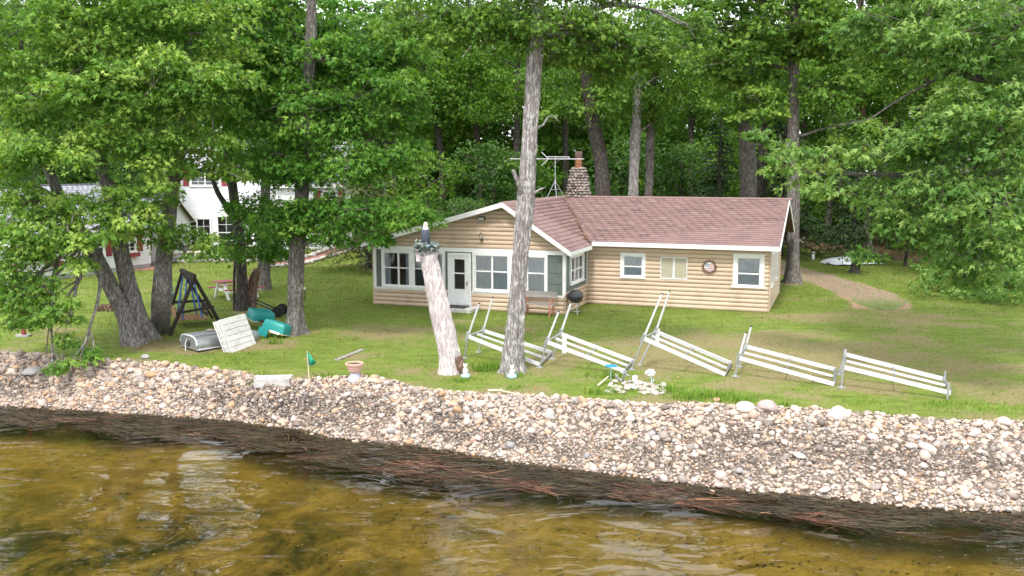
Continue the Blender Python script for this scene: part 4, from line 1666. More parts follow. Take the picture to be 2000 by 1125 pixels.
def wp(px, py, y):
    return tuple(at_y(px, py, y))


def gp(px, py, sink=.08):
    p = ground(px, py)
    return (p.x, p.y, p.z - sink)


OAKS = 'oaks standing on the cabin lawn'
# triple-stemmed oak by the water
b = gp(262, 672)
bb = gp(290, 662)
bc = gp(312, 648)
yb = b[1]
near_tree('oak_tree', 'large oak of three leaning grey stems beside the dark swing frame', OAKS,
          [([b, wp(245, 620, yb), wp(222, 570, yb - .05), wp(185, 500, yb - .2), wp(145, 435, yb - .5), wp(110, 370, yb - .8), wp(70, 250, yb - 1.0), wp(55, 100, yb - 1)], [.34, .28, .255, .235, .21, .185, .15, .10, .06], .07, .22),
           ([bb, wp(268, 610, yb + .25), wp(250, 550, yb + .2), wp(232, 470, yb), wp(214, 380, yb - .1), wp(192, 290, yb - .2), wp(170, 120, yb - .3), wp(160, -80, yb)], [.36, .29, .26, .24, .22, .195, .16, .11, .06], .07, .2),
           ([bc, wp(316, 580, yb + .5), wp(321, 500, yb + .6), wp(332, 400, yb + .7), wp(345, 300, yb + .7), wp(362, 150, yb + .6), wp(380, -60, yb + .5)], [.35, .295, .265, .25, .225, .18, .12, .07], .07, .25)],
          [bl(60, 50, 27, 2.3, 1.8, 1.5), bl(200, 30, 28, 2.5, 2, 1.4), bl(345, 50, 28.5, 2.3, 2, 1.5), bl(115, 165, 26.8, 2.2, 1.5, 1.1), bl(265, 165, 27.3, 2.3, 1.5, 1.1),
           bl(395, 165, 28.3, 1.4, 1.4, 1.1), bl(35, 265, 26.8, 1.4, 1.1, .8), bl(125, 290, 26.3, 1.5, 1, .65), bl(245, 265, 27.2, 1.6, 1.1, .75), bl(335, 255, 27.8, 1.3, 1, .8),
           bl(405, 275, 28.2, .9, .8, .45), bl(18, 370, 26.8, .8, .8, .8), bl(55, 445, 26.4, 1.0, .7, .5), bl(195, 440, 26.3, .8, .6, .38), bl(165, 500, 26.2, .55, .5, .4),
           bl(325, 345, 27.6, .6, .6, .55), bl(385, 318, 28.2, .75, .6, .35), bl(455, 335, 28.6, .6, .6, .3), bl(300, 400, 28.2, .7, .6, .4), bl(310, 445, 28.3, .95, .7, .55), bl(365, 485, 28.5, .7, .6, .4), bl(70, 570, 26.3, 1.05, .7, .5), bl(25, 605, 26.3, .9, .7, .5),
           bl(130, 625, 26.0, .5, .45, .8), bl(100, 712, 25.8, .45, .35, .22), bl(165, 690, 26, .35, .35, .3), bl(20, 500, 26.5, .9, .6, .45), bl(110, 490, 26.4, .9, .6, .4), bl(150, 400, 26.6, .9, .7, .45), bl(60, 400, 26.8, .9, .7, .45), bl(250, 420, 27, .7, .6, .45), bl(40, 430, 26.2, 1.0, .6, .4), bl(130, 455, 26.2, .8, .6, .35), bl(10, 545, 26.2, .8, .6, .4), bl(215, 385, 27, .8, .7, .4), bl(90, 625, 26, .7, .5, .4),
           bl(150, -110, 28, 1.8, 1.6, 1.0), bl(345, -110, 29, 1.8, 1.6, 1.0), bl(60, -240, 29, 2.6, 2, 1.4), bl(240, -270, 29, 2.6, 2, 1.4), bl(150, -420, 29, 2.8, 2.2, 1.5)],
          'leaf_oak', 'bark_oak', .17, 7.6, 72, 21, limb_z=3.3, tone=lambda C: np.clip(.25 * (fbm(C[:, 0] * .9, C[:, 2] * .9, 5) - .45) * 3, -.4, .5))

# the tall straight oak with the dark crown
b = gp(577, 652)
near_tree('oak_tree', 'tall straight oak behind the teal pedal boat, its dark crown hanging low', OAKS,
          [([b, wp(577, 600, b[1]), wp(580, 500, b[1]), wp(588, 400, b[1]), wp(598, 250, b[1]), wp(606, 100, b[1]), wp(612, -100, b[1])], [.30, .275, .255, .245, .225, .20, .17, .11], .07, .6)],
          [bl(490, 50, 31.5, 2.2, 2, 1.5), bl(620, 120, 31.0, 1.9, 1.6, 1.0), bl(700, 90, 32, 1.6, 1.6, 1.0), bl(480, 185, 31, 1.6, 1.4, 1.1), bl(590, 220, 30.3, 2.0, 1.4, 1.1), bl(725, 190, 31.3, 1.9, 1.5, 1.2),
           bl(800, 110, 32, 1.0, 1.2, .9), bl(660, 315, 29.9, 1.8, 1.2, .75), bl(765, 290, 31, 1.2, 1.1, .75), bl(545, 320, 30.4, 1.3, 1, .75), bl(700, 415, 29.6, 1.7, 1.1, .55),
           bl(800, 425, 29.4, .95, .8, .32), bl(620, 420, 29.8, 1.3, .9, .6), bl(550, 425, 30.0, .9, .7, .55), bl(655, 470, 29.5, .55, .5, .25), bl(740, 460, 29.4, .6, .5, .25), bl(560, -110, 31.5, 2, 1.8, 1.0), bl(600, -230, 32, 2.2, 1.8, 1.3), bl(610, -360, 32, 2.2, 1.8, 1.3), bl(500, -300, 32, 1.6, 1.6, 1.2)],
          'leaf_mid', 'bark_grey', .185, 9.5, 62, 22)

# thinner tree with the broken dead stem at its foot
b = gp(474, 606)
near_tree('oak_tree', 'slim dark-barked oak between the swing and a broken dead stem', OAKS,
          [([b, wp(472, 540, b[1]), wp(466, 450, b[1]), wp(455, 370, b[1]), wp(444, 280, b[1]), wp(438, 150, b[1]), wp(436, -30, b[1])], [.24, .21, .19, .18, .16, .13, .10], .06, .4),
           ([wp(466, 450, b[1]), wp(448, 412, b[1] - .2), wp(425, 375, b[1] - .4), wp(405, 320, b[1] - .6)], [.13, .11, .09, .05], .05, 0)],
          [bl(480, 480, 34, 1.2, .9, .55), bl(440, 240, 35, 1.3, 1.2, .8), bl(430, 150, 35.5, 2.2, 1.8, 1.6), bl(540, 470, 34, 1.0, .8, .65), bl(500, 405, 34.5, 1.0, .9, .5), bl(520, 300, 35, 1.4, 1.2, 1.0), bl(450, 20, 35.5, 2.6, 2, 1.6)],
          'leaf_mid', 'bark_dark', .18, 9, 56, 23)
b = gp(516, 566)
near_tree('oak_tree', 'grey oak trunk rising behind the white and red picnic table', OAKS,
          [([b, wp(516, 500, b[1]), wp(517, 440, b[1]), wp(520, 300, b[1]), wp(522, 100, b[1])], [.29, .25, .23, .2, .15], .06, .5)],
          [bl(520, 430, 41, 1.3, 1.2, .8), bl(520, 290, 41.5, 2.4, 2, 1.4), bl(540, 120, 42, 3, 2.4, 2), bl(600, 220, 42, 2, 2, 1.6), bl(400, 60, 42, 3, 2.4, 2), bl(680, 40, 43, 2.0, 1.8, 1.1), bl(790, 25, 43.5, 1.9, 1.6, .9), bl(640, 130, 42.5, 1.4, 1.2, .8)],
          'leaf_mid', 'bark_grey', .22, 6, 44, 24, SIMPLE)

# the pale oak in front of the porch
b = gp(1002, 728)
y0 = b[1]
oak = near_tree('oak_tree', 'pale grey oak trunk standing alone in front of the porch', OAKS,
          [([b, wp(1003, 690, y0), wp(1009, 600, y0), wp(1018, 490, y0), wp(1028, 380, y0), wp(1036, 250, y0), wp(1043, 120, y0), wp(1050, 20, y0), wp(1060, -420, y0)], [.275, .26, .235, .222, .216, .21, .20, .19, .17, .12], .10, .5)],
          [bl(1010, 35, y0 + .4, 1.5, 1.4, .55), bl(910, 55, y0 - .2, 1.3, 1.2, .55), bl(1110, 55, y0, 1.5, 1.3, .6), bl(1205, 85, y0 + .3, 1.3, 1.1, .7), bl(1285, 95, y0 + .8, 1.0, 1, .6),
           bl(830, 35, y0 + .3, 1.1, 1.1, .45), bl(1085, 115, y0 + .9, .6, .6, .22), bl(1030, -110, y0, 2.2, 1.8, .8), bl(1200, -50, y0 + .5, 1.5, 1.4, .7), bl(870, -70, y0 + .3, 1.4, 1.4, .7), bl(1060, -260, y0, 2.0, 1.8, 1.1), bl(1060, -420, y0, 2.0, 1.8, 1.1), bl(1190, 130, y0 + .6, .8, .6, .4), bl(1340, 60, y0 + 1, .7, .8, .5)],
          'leaf_top', 'bark_pale', .155, 10.5, 66, 25, limb_z=9.0)
off = Vector(oak.location)


def stub(pts, r0, r1, m='bark_pale'):
    MB().tube([Vector(p) - off for p in pts], list(np.linspace(r0, r1, len(pts))), 7).build('dead_stub', m, oak, True)


stub([wp(1020, 380, y0 - .1), wp(1012, 358, y0 - .3), wp(1002, 332, y0 - .35)], .07, .05)
stub([wp(1042, 378, y0 - .1), wp(1054, 370, y0 - .2), wp(1066, 366, y0 - .2)], .04, .012)
stub([wp(1050, 250, y0), wp(1062, 243, y0 - .1), wp(1070, 228, y0 - .1), wp(1082, 226, y0 - .1), wp(1090, 236, y0 - .1)], .035, .01)

b = gp(1547, 552)
near_tree('oak_tree', 'upright grey trunk at the right end of the cabin beside the dirt track', OAKS,
          [([b, wp(1549, 500, b[1]), wp(1550, 400, b[1]), wp(1549, 280, b[1]), wp(1550, 180, b[1]), wp(1552, 60, b[1]), wp(1556, -80, b[1])], [.34, .30, .285, .27, .26, .24, .2, .15], .07, .5)],
          [bl(1545, 40, 44, 3, 2.4, 1.6), bl(1450, 110, 44.5, 2.2, 2, 1.3), bl(1630, 70, 43.5, 2.4, 2, 1.3), bl(1480, 195, 43.5, 1.3, 1.2, .7), bl(1610, 170, 43.5, 1.6, 1.3, .7), bl(1540, -80, 44, 4, 3, 2), bl(1670, 250, 44, 1.5, 1.2, .6), bl(1410, 40, 45, 1.8, 1.8, 1.2), bl(1335, 20, 45.5, 1.5, 1.4, .8), bl(1375, 120, 45.5, 1.0, 1.0, .5)],
          'leaf_top', 'bark_grey', .24, 5.5, 50, 26, SIMPLE)

# the oak whose boughs reach in over the right of the lawn
b = (17.4, 26.5, hz(17.4, 26.5) - .1)
near_tree('oak_tree', 'spreading oak whose long leafy boughs reach across the grass at the right', OAKS,
          [([b, (17.3, 26.5, 2.5), (17.0, 26.4, 5), (16.7, 26.2, 8), (16.4, 26, 11.5)], [.42, .36, .33, .27, .15], .07, .5),
           ([(17.2, 26.5, 3.2), wp(1985, 392, 25.0), wp(1900, 360, 24.6), wp(1800, 345, 24.8), wp(1690, 340, 25.2), wp(1590, 338, 25.8), wp(1500, 300, 26.2)], [.14, .11, .09, .07, .055, .035, .015], .05, 0),
           ([(17.0, 26.4, 5.6), wp(1990, 180, 25.0), wp(1900, 150, 25), wp(1830, 128, 25.2), wp(1760, 105, 25.4), wp(1690, 98, 26)], [.15, .12, .10, .08, .05, .02], .05, 0),
           ([wp(1900, 128, 24.5), wp(1860, 140, 24.6), wp(1790, 175, 24.8), wp(1740, 205, 25), wp(1690, 235, 25), wp(1620, 245, 25.2)], [.05, .04, .033, .025, .018, .008], .03, 0)],
          [bl(1960, 70, 23.5, 2, 1.5, 1.4), bl(1850, 60, 25, 1.9, 1.5, .9), bl(1740, 60, 26, 1.7, 1.4, .8), bl(1960, 220, 23, 1.5, 1.3, 1.0), bl(1880, 260, 23.4, 1.4, 1.2, .8), bl(1790, 275, 24.6, 1.1, 1, .55),
           bl(1960, 380, 22.2, 1.5, 1.3, 1.2), bl(1840, 390, 23.6, 1.4, 1.1, .8), bl(1720, 300, 25, .9, .8, .35), bl(1565, 310, 25.8, .85, .7, .36), bl(1640, 365, 25.2, .85, .7, .36), bl(1740, 390, 24.6, 1.0, .8, .5),
           bl(1870, 490, 23.2, 1.2, .9, .5), bl(1760, 460, 24.2, .8, .7, .45), bl(1970, 490, 21.8, .8, .8, .5), bl(1700, 500, 24.6, .38, .35, .3), bl(1480, 272, 26.2, .28, .3, .22), bl(1890, 545, 22.8, .5, .5, .22), 
           bl(1850, -80, 25, 1.8, 1.8, .9), bl(2060, -60, 25, 1.8, 2, 1.4), bl(2000, -280, 26, 2.6, 2, 1.4), bl(1840, -240, 26, 2, 2, 1.2), bl(2120, -380, 26, 2.6, 2, 1.5), bl(1900, -430, 26, 2.2, 2, 1.2), bl(2080, 250, 24.5, 1.4, 1.6, 1.4), bl(1540, 285, 26, .5, .5, .3), bl(1610, 300, 25.6, .5, .5, .3)],
          'leaf_right', 'bark_grey', .18, 7.0, 66, 27, tone=lambda C: np.clip(.22 * (fbm(C[:, 0] * .9, C[:, 2] * .9, 6) - .45) * 3, -.4, .5))

# ---- dead trunks
b = gp(880, 728)
y0 = b[1]
snag = thing('dead_tree_trunk', 'bleached leaning dead tree trunk with forked top, an eagle statue on it', 'dead tree', b)
off = Vector(b)
mb, P_, _ = bole([Vector(p) - off for p in (b, wp(877, 690, y0), wp(860, 610, y0), wp(845, 540, y0), wp(836, 497, y0))], [.315, .29, .275, .262, .25, .225], 60, 40, .07, .22, 5)
mb.build('trunk', 'old_trunk', snag, True)
for a, c, r in (((820, 510), (818, 483), .085), ((835, 508), (834, 484), .10), ((848, 514), (849, 486), .075)):
    MB().tube([Vector(wp(a[0], a[1], y0)) - off, Vector(wp(c[0], (a[1] + c[1]) / 2, y0)) - off, Vector(wp(c[0], c[1], y0)) - off], [r * 1.25, r * 1.1, r], 9).build('prong', 'old_trunk', snag, True)
MB().tube([Vector(wp(893, 700, y0 - .1)) - off, Vector(wp(902, 720, y0 - .25)) - off, Vector(wp(908, 733, y0 - .3)) - off], [.16, .12, .07], 8).build('root', 'bark_brown', snag, True)
nest_at = Vector(wp(834, 484, y0 - .02))
nest = thing('nest_wreath', 'ring of grey-blue leafy twigs round the forked trunk top under the eagle', 'wreath', nest_at)
n = 420
th = RNG.uniform(0, 6.283, n)
rr = RNG.uniform(.15, .30, n)
P = np.stack([rr * np.cos(th), rr * np.sin(th), RNG.normal(.02, .06, n)], 1)
A = np.stack([np.cos(th + RNG.normal(0, .9, n)), np.sin(th + RNG.normal(0, .9, n)), RNG.normal(0, .6, n)], 1)
V, T = leaves(P, A, RNG.normal(size=(n, 3)), RNG.uniform(.07, .14, n), SIMPLE)
link('twigs', np_mesh('twigs', V, T, 'nest', np.repeat(RNG.random(n), 2)), nest, 'stuff')
MB().lathe([(.10, -.03), (.14, .02), (.11, .06), (.05, .10)], (0, 0, 0), 12).build('nest_core', 'soft_blue', nest, True)

ea = nest_at + Vector((-.03, 0, .07))
eagle = thing('eagle_statue', 'painted bald eagle statue with white head perched on the dead trunk', 'statue', ea, R(200))
eagle.scale = (.82, .82, .92)
MB().lathe([(.03, -.04), (.07, .02), (.125, .15), (.135, .28), (.12, .40), (.085, .50), (.06, .54)], (0, 0, 0), 16).build('body', 'eagle_dark', eagle, True)
for sx in (-1, 1):
    m = MB()
    m.ball((sx * .105, -.02, .27), (.05, .10, .24), 10, 8)
    m.tube([(sx * .10, -.05, .12), (sx * .08, -.10, -.04), (sx * .06, -.11, -.12)], [.05, .04, .012], 7)
    m.build('wing', 'eagle_dark', eagle, True)
    f = MB()
    f.tube([(sx * .05, .03, .02), (sx * .05, .05, -.05)], [.03, .02], 7)
    for t_ in (-.02, 0, .02):
        f.tube([(sx * .05 + t_, .05, -.045), (sx * .05 + t_ * 1.4, .10, -.05)], [.01, .006], 5)
    f.build('foot', 'eagle_beak', eagle, True)
hd = MB().ball((0, .01, .60), (.075, .085, .085), 12, 9)
hd.lathe([(.10, .47), (.085, .54), (.06, .60)], (0, 0, 0), 14)
head = hd.build('head', 'ceramic', eagle, True)
MB().tube([(0, .08, .605), (0, .125, .60), (0, .145, .575)], [.032, .022, .006], 8).build('beak', 'eagle_beak', head, True)
for sx in (-1, 1):
    MB().ball((sx * .05, .075, .625), .011, 6, 5).build('eye', 'black', head, True)
MB().box(-.06, .06, -.12, -.06, -.14, .08).build('tail', 'ceramic', eagle)

b = gp(487, 604)
ds = thing('dead_tree_trunk', 'short broken brown stem without bark, leaning against a slim oak', 'dead tree', b)
mb, _, _ = bole([Vector(p) - Vector(b) for p in (b, wp(490, 575, b[1]), wp(497, 545, b[1]), wp(503, 528, b[1]))], [.23, .22, .20, .16], 24, 22, .14, .3, 9)
mb.build('trunk', 'bark_brown', ds, True)
for q in (-.07, .05):
    MB().tube([Vector(wp(503, 530, b[1])) - Vector(b) + Vector((q, 0, -.05)), Vector(wp(504, 522, b[1])) - Vector(b) + Vector((q, 0, .05 + q))], [.07, .015], 6).build('splinter', 'bark_brown', ds, True)
b = gp(458, 604)
sp_ = thing('sapling', 'thin bare sapling pole between the swing frame and a slim oak', 'sapling', b)
mb, _, _ = bole([Vector(p) - Vector(b) for p in (b, wp(457, 550, b[1]), wp(459, 500, b[1]), wp(455, 430, b[1]))], [.06, .055, .05, .04], 20, 9, .03, .1, 3)
mb.build('trunk', 'bark_dark', sp_, True)


# ---- trees of the wood behind: three crowns shared by many
def shared_crown(blobs, seed, dens, per, size, leaf, rh=(.6, 1.0), flat=.4):
    rng = np.random.default_rng(seed)
    C, H, V = crown_clumps(blobs, dens, rng, rh, flat, -99)
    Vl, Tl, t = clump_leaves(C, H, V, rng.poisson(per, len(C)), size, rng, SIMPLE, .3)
    return np_mesh('crown', Vl, Tl, leaf, t)


rq = random.Random(12)


def ball_blobs(n, R0, hz0, hz1, rr, rng=rq):
    out = []
    for i in range(n):
        a = i * 2.4 + rng.uniform(-.4, .4)
        f = (i + .5) / n
        rad = R0 * math.sqrt(rng.random()) * (1 - .5 * abs(f - .45))
        out.append((rad * math.cos(a), rad * math.sin(a), hz0 + (hz1 - hz0) * f, rr * rng.uniform(.8, 1.3), rr * rng.uniform(.8, 1.3), rr * .65))
    return out


SHORT = [shared_crown(ball_blobs(11, 2.9, 8.2, 13.8, 1.4), 45 + i, 3.0, 40, .24, ['leaf_far', 'leaf_top', 'leaf_far'][i]) for i in range(3)]
TALL = [shared_crown(ball_blobs(11, 3.2, 8.6, 15.5, 1.5) + ball_blobs(7, 3.4, 17.0, 23.0, 1.8, random.Random(90 + i)), 40 + i, 3.0, 40, .24, ['leaf_far', 'leaf_top', 'leaf_far'][i]) for i in range(3)]
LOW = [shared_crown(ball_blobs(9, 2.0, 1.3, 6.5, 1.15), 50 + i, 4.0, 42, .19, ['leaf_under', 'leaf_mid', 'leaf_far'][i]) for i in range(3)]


def wood_tree(label, path, radii, crown, rot, scale=1.0, bark='bark_dark', group='trees of the wood behind the cabin', name='broadleaf_tree', zoff=0.0, seed=0, top=20.0, reach=None):
    b0 = path[0]
    root = thing(name, label, 'tree', b0, 0, group)
    ax_ = 1000 + FPX * b0[0] / b0[1]
    # lower trees stand where the wood is thinner and the sky comes through
    if crown in TALL and any(abs(ax_ - g) < w for g, w in ((745, 165), (1345, 165), (400, 120))):
        crown = SHORT[TALL.index(crown)]
        top = 11.5
    pts = [Vector(p) - Vector(b0) for p in path]
    t = pts[-1]
    if t.z < top:
        d = (pts[-1] - pts[-2])
        d = d / max(d.z, .5)
        pts.append(t + Vector((d.x * .4, d.y * .4, 1)) * (top - t.z))
        radii = radii + [radii[-1] * .45]
    mb, P, _ = bole(pts, radii, 34, 16, .08, .35, seed)
    mb.build('trunk', bark, root, True)
    if crown is not None:
        c = link('crown', crown, root, 'stuff')
        zz = 11 if crown in TALL or crown in SHORT else 4
        i = int(np.argmin(np.abs(P[:, 2] - min(zz, P[-1, 2]))))
        c.location = (P[i, 0], P[i, 1], zoff)
        c.rotation_euler = (0, 0, rot)
        c.scale = (scale, scale, 1 if crown in TALL or crown in SHORT else scale)
    r2 = random.Random(seed + 5)
    for k in range(5):                                   # a few bare boughs
        i = r2.randrange(int(len(P) * .45), len(P) - 2)
        a = r2.uniform(0, 6.28)
        L = r2.uniform(1.2, 2.6)
        q = Vector(P[i])
        e = q + Vector((math.cos(a) * L, math.sin(a) * L, .5 * L))
        MB().tube([q, (q + e) / 2 + Vector((0, 0, .15)), e], [.06, .045, .015], 6, False).build('bough', bark, root, True)
    return root


def base_at(px, y):
    x = at_y(px, 300, y).x
    return (x, y, hz(x, y) - .1)


wood_tree('leaning grey trunk rising behind the stone chimney', [base_at(1182, 49), wp(1176, 340, 49), wp(1158, 240, 49), wp(1144, 140, 49), wp(1135, 40, 49)], [.42, .40, .36, .33, .28], TALL[1], .5, .8, 'bark_dark', seed=1)
wood_tree('lichened trunk behind the roof ridge, the thicker of the close pair', [base_at(1236, 50), wp(1239, 320, 50), wp(1244, 210, 50), wp(1250, 80, 50)], [.30, .28, .26, .22], TALL[0], 1.2, .7, 'bark_pale', seed=2)
wood_tree('smooth straight trunk behind the roof ridge, the slimmer of the close pair', [base_at(1267, 51), wp(1269, 320, 51), wp(1272, 210, 51), wp(1278, 60, 51)], [.25, .24, .22, .19], TALL[2], 2.2, .65, 'bark_grey', seed=3)
wood_tree('thick old trunk with split bark behind the right half of the roof', [base_at(1466, 50), wp(1461, 330, 50), wp(1456, 240, 50), wp(1464, 140, 50), wp(1490, 0, 50)], [.50, .45, .40, .38, .34], TALL[1], 3.0, .8, 'bark_grey', seed=4)
wood_tree('dim trunk standing just behind the thick old one', [base_at(1488, 57), wp(1490, 300, 57), wp(1493, 200, 57), wp(1496, 80, 57)], [.32, .30, .27, .23], TALL[0], 4.0, .8, 'bark_dark', seed=5)
wood_tree('thin dark trunk in the shade beyond the dirt track', [base_at(1622, 62), wp(1624, 350, 62), wp(1628, 220, 62), wp(1630, 100, 62)], [.22, .2, .18, .15], TALL[2], 5.0, .8, 'bark_dark', seed=6)
wood_tree('brown trunk in the gap under the right-hand boughs, the wider of two', [base_at(1682, 66), wp(1682, 300, 66), wp(1681, 180, 66), wp(1680, 60, 66)], [.36, .34, .31, .26], TALL[0], .3, .8, 'bark_brown', seed=7)
wood_tree('brown trunk in the gap under the right-hand boughs, the narrower of two', [base_at(1727, 68), wp(1727, 300, 68), wp(1727, 180, 68), wp(1730, 60, 68)], [.28, .26, .24, .2], TALL[1], 1.3, .8, 'bark_brown', seed=8)
wood_tree('pair-grown thin trunk above the brick path, nearer the hemlock', [base_at(752, 60), wp(752, 300, 60), wp(752, 200, 60)], [.14, .13, .10], TALL[2], 2.3, .8, 'bark_grey', seed=9)
wood_tree('very thin trunk above the brick path, nearer the cabin roof', [base_at(771, 60), wp(771, 300, 60), wp(773, 200, 60)], [.10, .09, .07], TALL[1], 3.3, .75, 'bark_dark', seed=10)
wood_tree('pale small trunk in the shrubs at the right edge of the lawn', [base_at(1894, 43), wp(1893, 520, 43), wp(1892, 420, 43), wp(1890, 300, 43)], [.13, .12, .11, .09], TALL[0], 4.3, .7, 'bark_pale', seed=11)
wood_tree('thin black stem left of the shrubs at the lawn edge', [base_at(1928, 46), wp(1929, 520, 46), wp(1930, 400, 46)], [.09, .08, .07], TALL[2], 5.3, .7, 'bark_dark', seed=12)
DEEP = ['between the thick old trunk and the paired trunks, far back', 'behind the television aerial, far back', 'above the left slope of the porch roof, far back', 'behind the top of the pale lone oak trunk, far back', 'behind the low side of the porch roof, far back', 'behind the upright trunk at the cabin end, far back', 'above the white wing, far back', 'between the two white houses, far back', 'behind the grey-roofed house, far back', 'behind the tall white house gable, far back', 'deep behind the right-hand boughs', 'at the far right behind the shrubby lawn edge', 'left of the thick old trunk, deepest of the row', 'behind the hemlock, far back', 'beyond the left edge of the grey-roofed house', 'beyond the right edge of the shrubby growth', 'behind the right slope of the tall white house']
for k_, (px, y_) in enumerate([(1350, 66), (1110, 66), (930, 64), (1010, 60), (860, 62), (1560, 68), (620, 66), (200, 66), (60, 62), (330, 70), (1800, 60), (1960, 58), (1420, 72), (690, 74), (-100, 58), (2150, 56), (450, 64)]):
    x, y_, z = base_at(px, y_)
    wood_tree('tall wood tree ' + DEEP[k_], [(x, y_, z), (x + rq.uniform(-.3, .3), y_, z + 5), (x + rq.uniform(-.6, .6), y_, z + 10)], [rq.uniform(.2, .36), .22, .18], TALL[k_ % 3], k_ * 1.1, rq.uniform(.85, 1.15), 'bark_dark', seed=30 + k_)
LOWS = [(885, 44.5, 0, .62, 'slender young tree with a dark stem above the low side of the porch roof'),
        (1150, 50.5, 1, .62, 'bright young leaves growing close behind the chimney'),
        (830, 53, 2, .95, 'pale young maple beyond the brick path and porch roof'),
        (960, 52, 0, 1.05, 'dark bushy young tree behind the peak of the porch roof'),
        (1050, 54, 1, .95, 'leafy young tree behind the television aerial'),
        (1330, 57, 0, 1.0, 'shaded young tree between the paired trunks and the thick old trunk'),
        (1400, 60, 2, 1.1, 'light green young tree left of the thick old trunk'),
        (1210, 60, 0, 1.05, 'dark young tree filling the space between chimney and paired trunks'),
        (1560, 64, 2, 1.0, 'yellow-green young tree behind the upright trunk at the cabin end'),
        (1700, 60, 2, .9, 'low bright foliage under the right-hand boughs beside the brown trunks'),
        (1780, 52, 0, 1.0, 'dark shrubby tree beyond the silver tarp'),
        (1880, 48, 0, .9, 'dark shrubby tree behind the pale small trunk'),
        (1985, 42, 1, .8, 'dense green shrubby tree at the far right of the lawn'),
        (700, 58, 1, .9, 'green young tree above the brick path left of the hemlock'),
        (590, 60, 0, 1.0, 'dark young tree behind the white house corner'),
        (250, 58, 0, 1.1, 'dark young tree between the two white houses'),
        (60, 56, 0, 1.1, 'dark young tree behind the grey-roofed house')]
for k_, (px, y_, v, s_, lab) in enumerate(LOWS):
    x, y_, z = base_at(px, y_)
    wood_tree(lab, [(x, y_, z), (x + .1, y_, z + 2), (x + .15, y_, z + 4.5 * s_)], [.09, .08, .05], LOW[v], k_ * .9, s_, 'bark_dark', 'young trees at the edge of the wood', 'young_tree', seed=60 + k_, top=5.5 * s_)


def conifer(label, px, y, H, Rb, leaf, z0=.8, seed=1, name='conifer', bark='bark_dark', group=None):
    rng = np.random.default_rng(seed)
    x, y, z = base_at(px, y)
    root = thing(name, label, 'tree', (x, y, z), 0, group)
    mb, _, _ = bole([(0, 0, 0), (0.05, 0, H * .5), (0, 0, H)], [.2, .13, .03], 24, 10, .06, .3, seed)
    mb.build('trunk', bark, root, True)
    P, A, N = [], [], []
    tw_a, tw_b = [], []
    hh = z0
    tcol = []
    while hh < H:
        f = (hh - z0) / (H - z0)
        L = Rb * (1 - f) ** .8 * rng.uniform(.75, 1.1) + .2
        for _ in range(4):
            a = rng.uniform(0, 6.283)
            d = np.array([math.cos(a), math.sin(a), 0])
            n = int(26 * L) + 8
            t = rng.random(n) ** .7
            lat = np.array([-d[1], d[0], 0])
            w = rng.normal(0, .26, n) * L * (.35 + .65 * t) * .7
            p = np.array([0, 0, hh]) + d * (t * L)[:, None] + lat * w[:, None]
            p[:, 2] += .12 * L * t - .42 * L * t * t - .12 * np.abs(w) + rng.normal(0, .03, n)
            P.append(p)
            A.append(d * .8 + lat * np.sign(w)[:, None] * .6 + np.array([0, 0, -.35]) + rng.normal(0, .25, (n, 3)))
            N.append(np.array([0, 0, 1.]) + rng.normal(0, .3, (n, 3)))
            tcol.append(np.clip(.35 + .4 * t + rng.normal(0, .12, n), 0, 1))
            tw_a.append([0, 0, hh])
            tw_b.append(np.array([0, 0, hh - .2 * L]) + d * L * .9)
        hh += .28
    P, A, N = np.concatenate(P), np.concatenate(A), np.concatenate(N)
    V, T = leaves(P, A, N, rng.uniform(.16, .34, len(P)), (np.array([(0, 0), (.16, .5), (0, 1), (-.16, .5)], float), SIMPLE[1]))
    link('crown', np_mesh('crown', V, T, leaf, np.repeat(np.concatenate(tcol), 2)), root, 'stuff')
    V, T = stick_mesh(np.array(tw_a), np.array(tw_b), .022, .008)
    link('boughs', np_mesh('boughs', V, T, bark), root, 'stuff')
    return root


conifer('olive hemlock with drooping sprays above the brick path', 715, 50, 9, 2.5, 'needle', .9, 3, 'hemlock_tree')
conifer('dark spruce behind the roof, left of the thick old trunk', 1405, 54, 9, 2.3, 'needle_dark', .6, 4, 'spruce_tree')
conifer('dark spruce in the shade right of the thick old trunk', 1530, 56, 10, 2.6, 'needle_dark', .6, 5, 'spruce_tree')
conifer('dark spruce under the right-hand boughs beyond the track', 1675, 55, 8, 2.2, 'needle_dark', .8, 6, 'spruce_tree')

# the rest of the wood reads as one mass
rng = np.random.default_rng(77)
nC = 10500
X = rng.uniform(-52, 52, nC)
Y = rng.uniform(67, 96, nC)
top = 12.5 + 3.0 * (fbm(X * .13, Y * .05, 3) - .5) * 2 + np.interp(X / Y, [-.4, -.33, -.26, -.20, -.14, -.09, 0, .10, .16, .22, .27, .4], [4.5, 1.0, 3.5, 1.0, -.2, 2.5, 4.0, 2.5, -.8, -.4, 4, 5])
Zc = height(X, Y) + .6 + (top - .6) * rng.random(nC) ** 1.05
C = np.stack([X, Y, Zc], 1)
k = fbm(X * .22 + Zc * .12, Zc * .25, 8) > .29
C = C[k]
ex = np.stack([rng.uniform(-9, 9, 420), rng.uniform(70, 84, 420), rng.uniform(4, 13.5, 420)], 1)
C = np.concatenate([C, ex])
H = rng.uniform(.9, 1.7, len(C))
V, T, t = clump_leaves(C, H, H * .42, rng.poisson(42, len(C)), .40, rng, SIMPLE, .3)
link('woodland', np_mesh('woodland', V, T, 'leaf_far', t), None, 'stuff')
nC = 2300
X = rng.uniform(-34, 34, nC)
Y = rng.uniform(54, 78, nC)
edge = np.interp(X, [-60, -22, -8, -4, 8, 17, 22, 30], [66, 64, 60, 51, 52, 64, 57, 49])
k = (Y > edge + 2) & ~((np.abs(X - 14.5) < 6) & (Y < 74)) & ~((X > -26) & (X < -6) & (Y < 71))
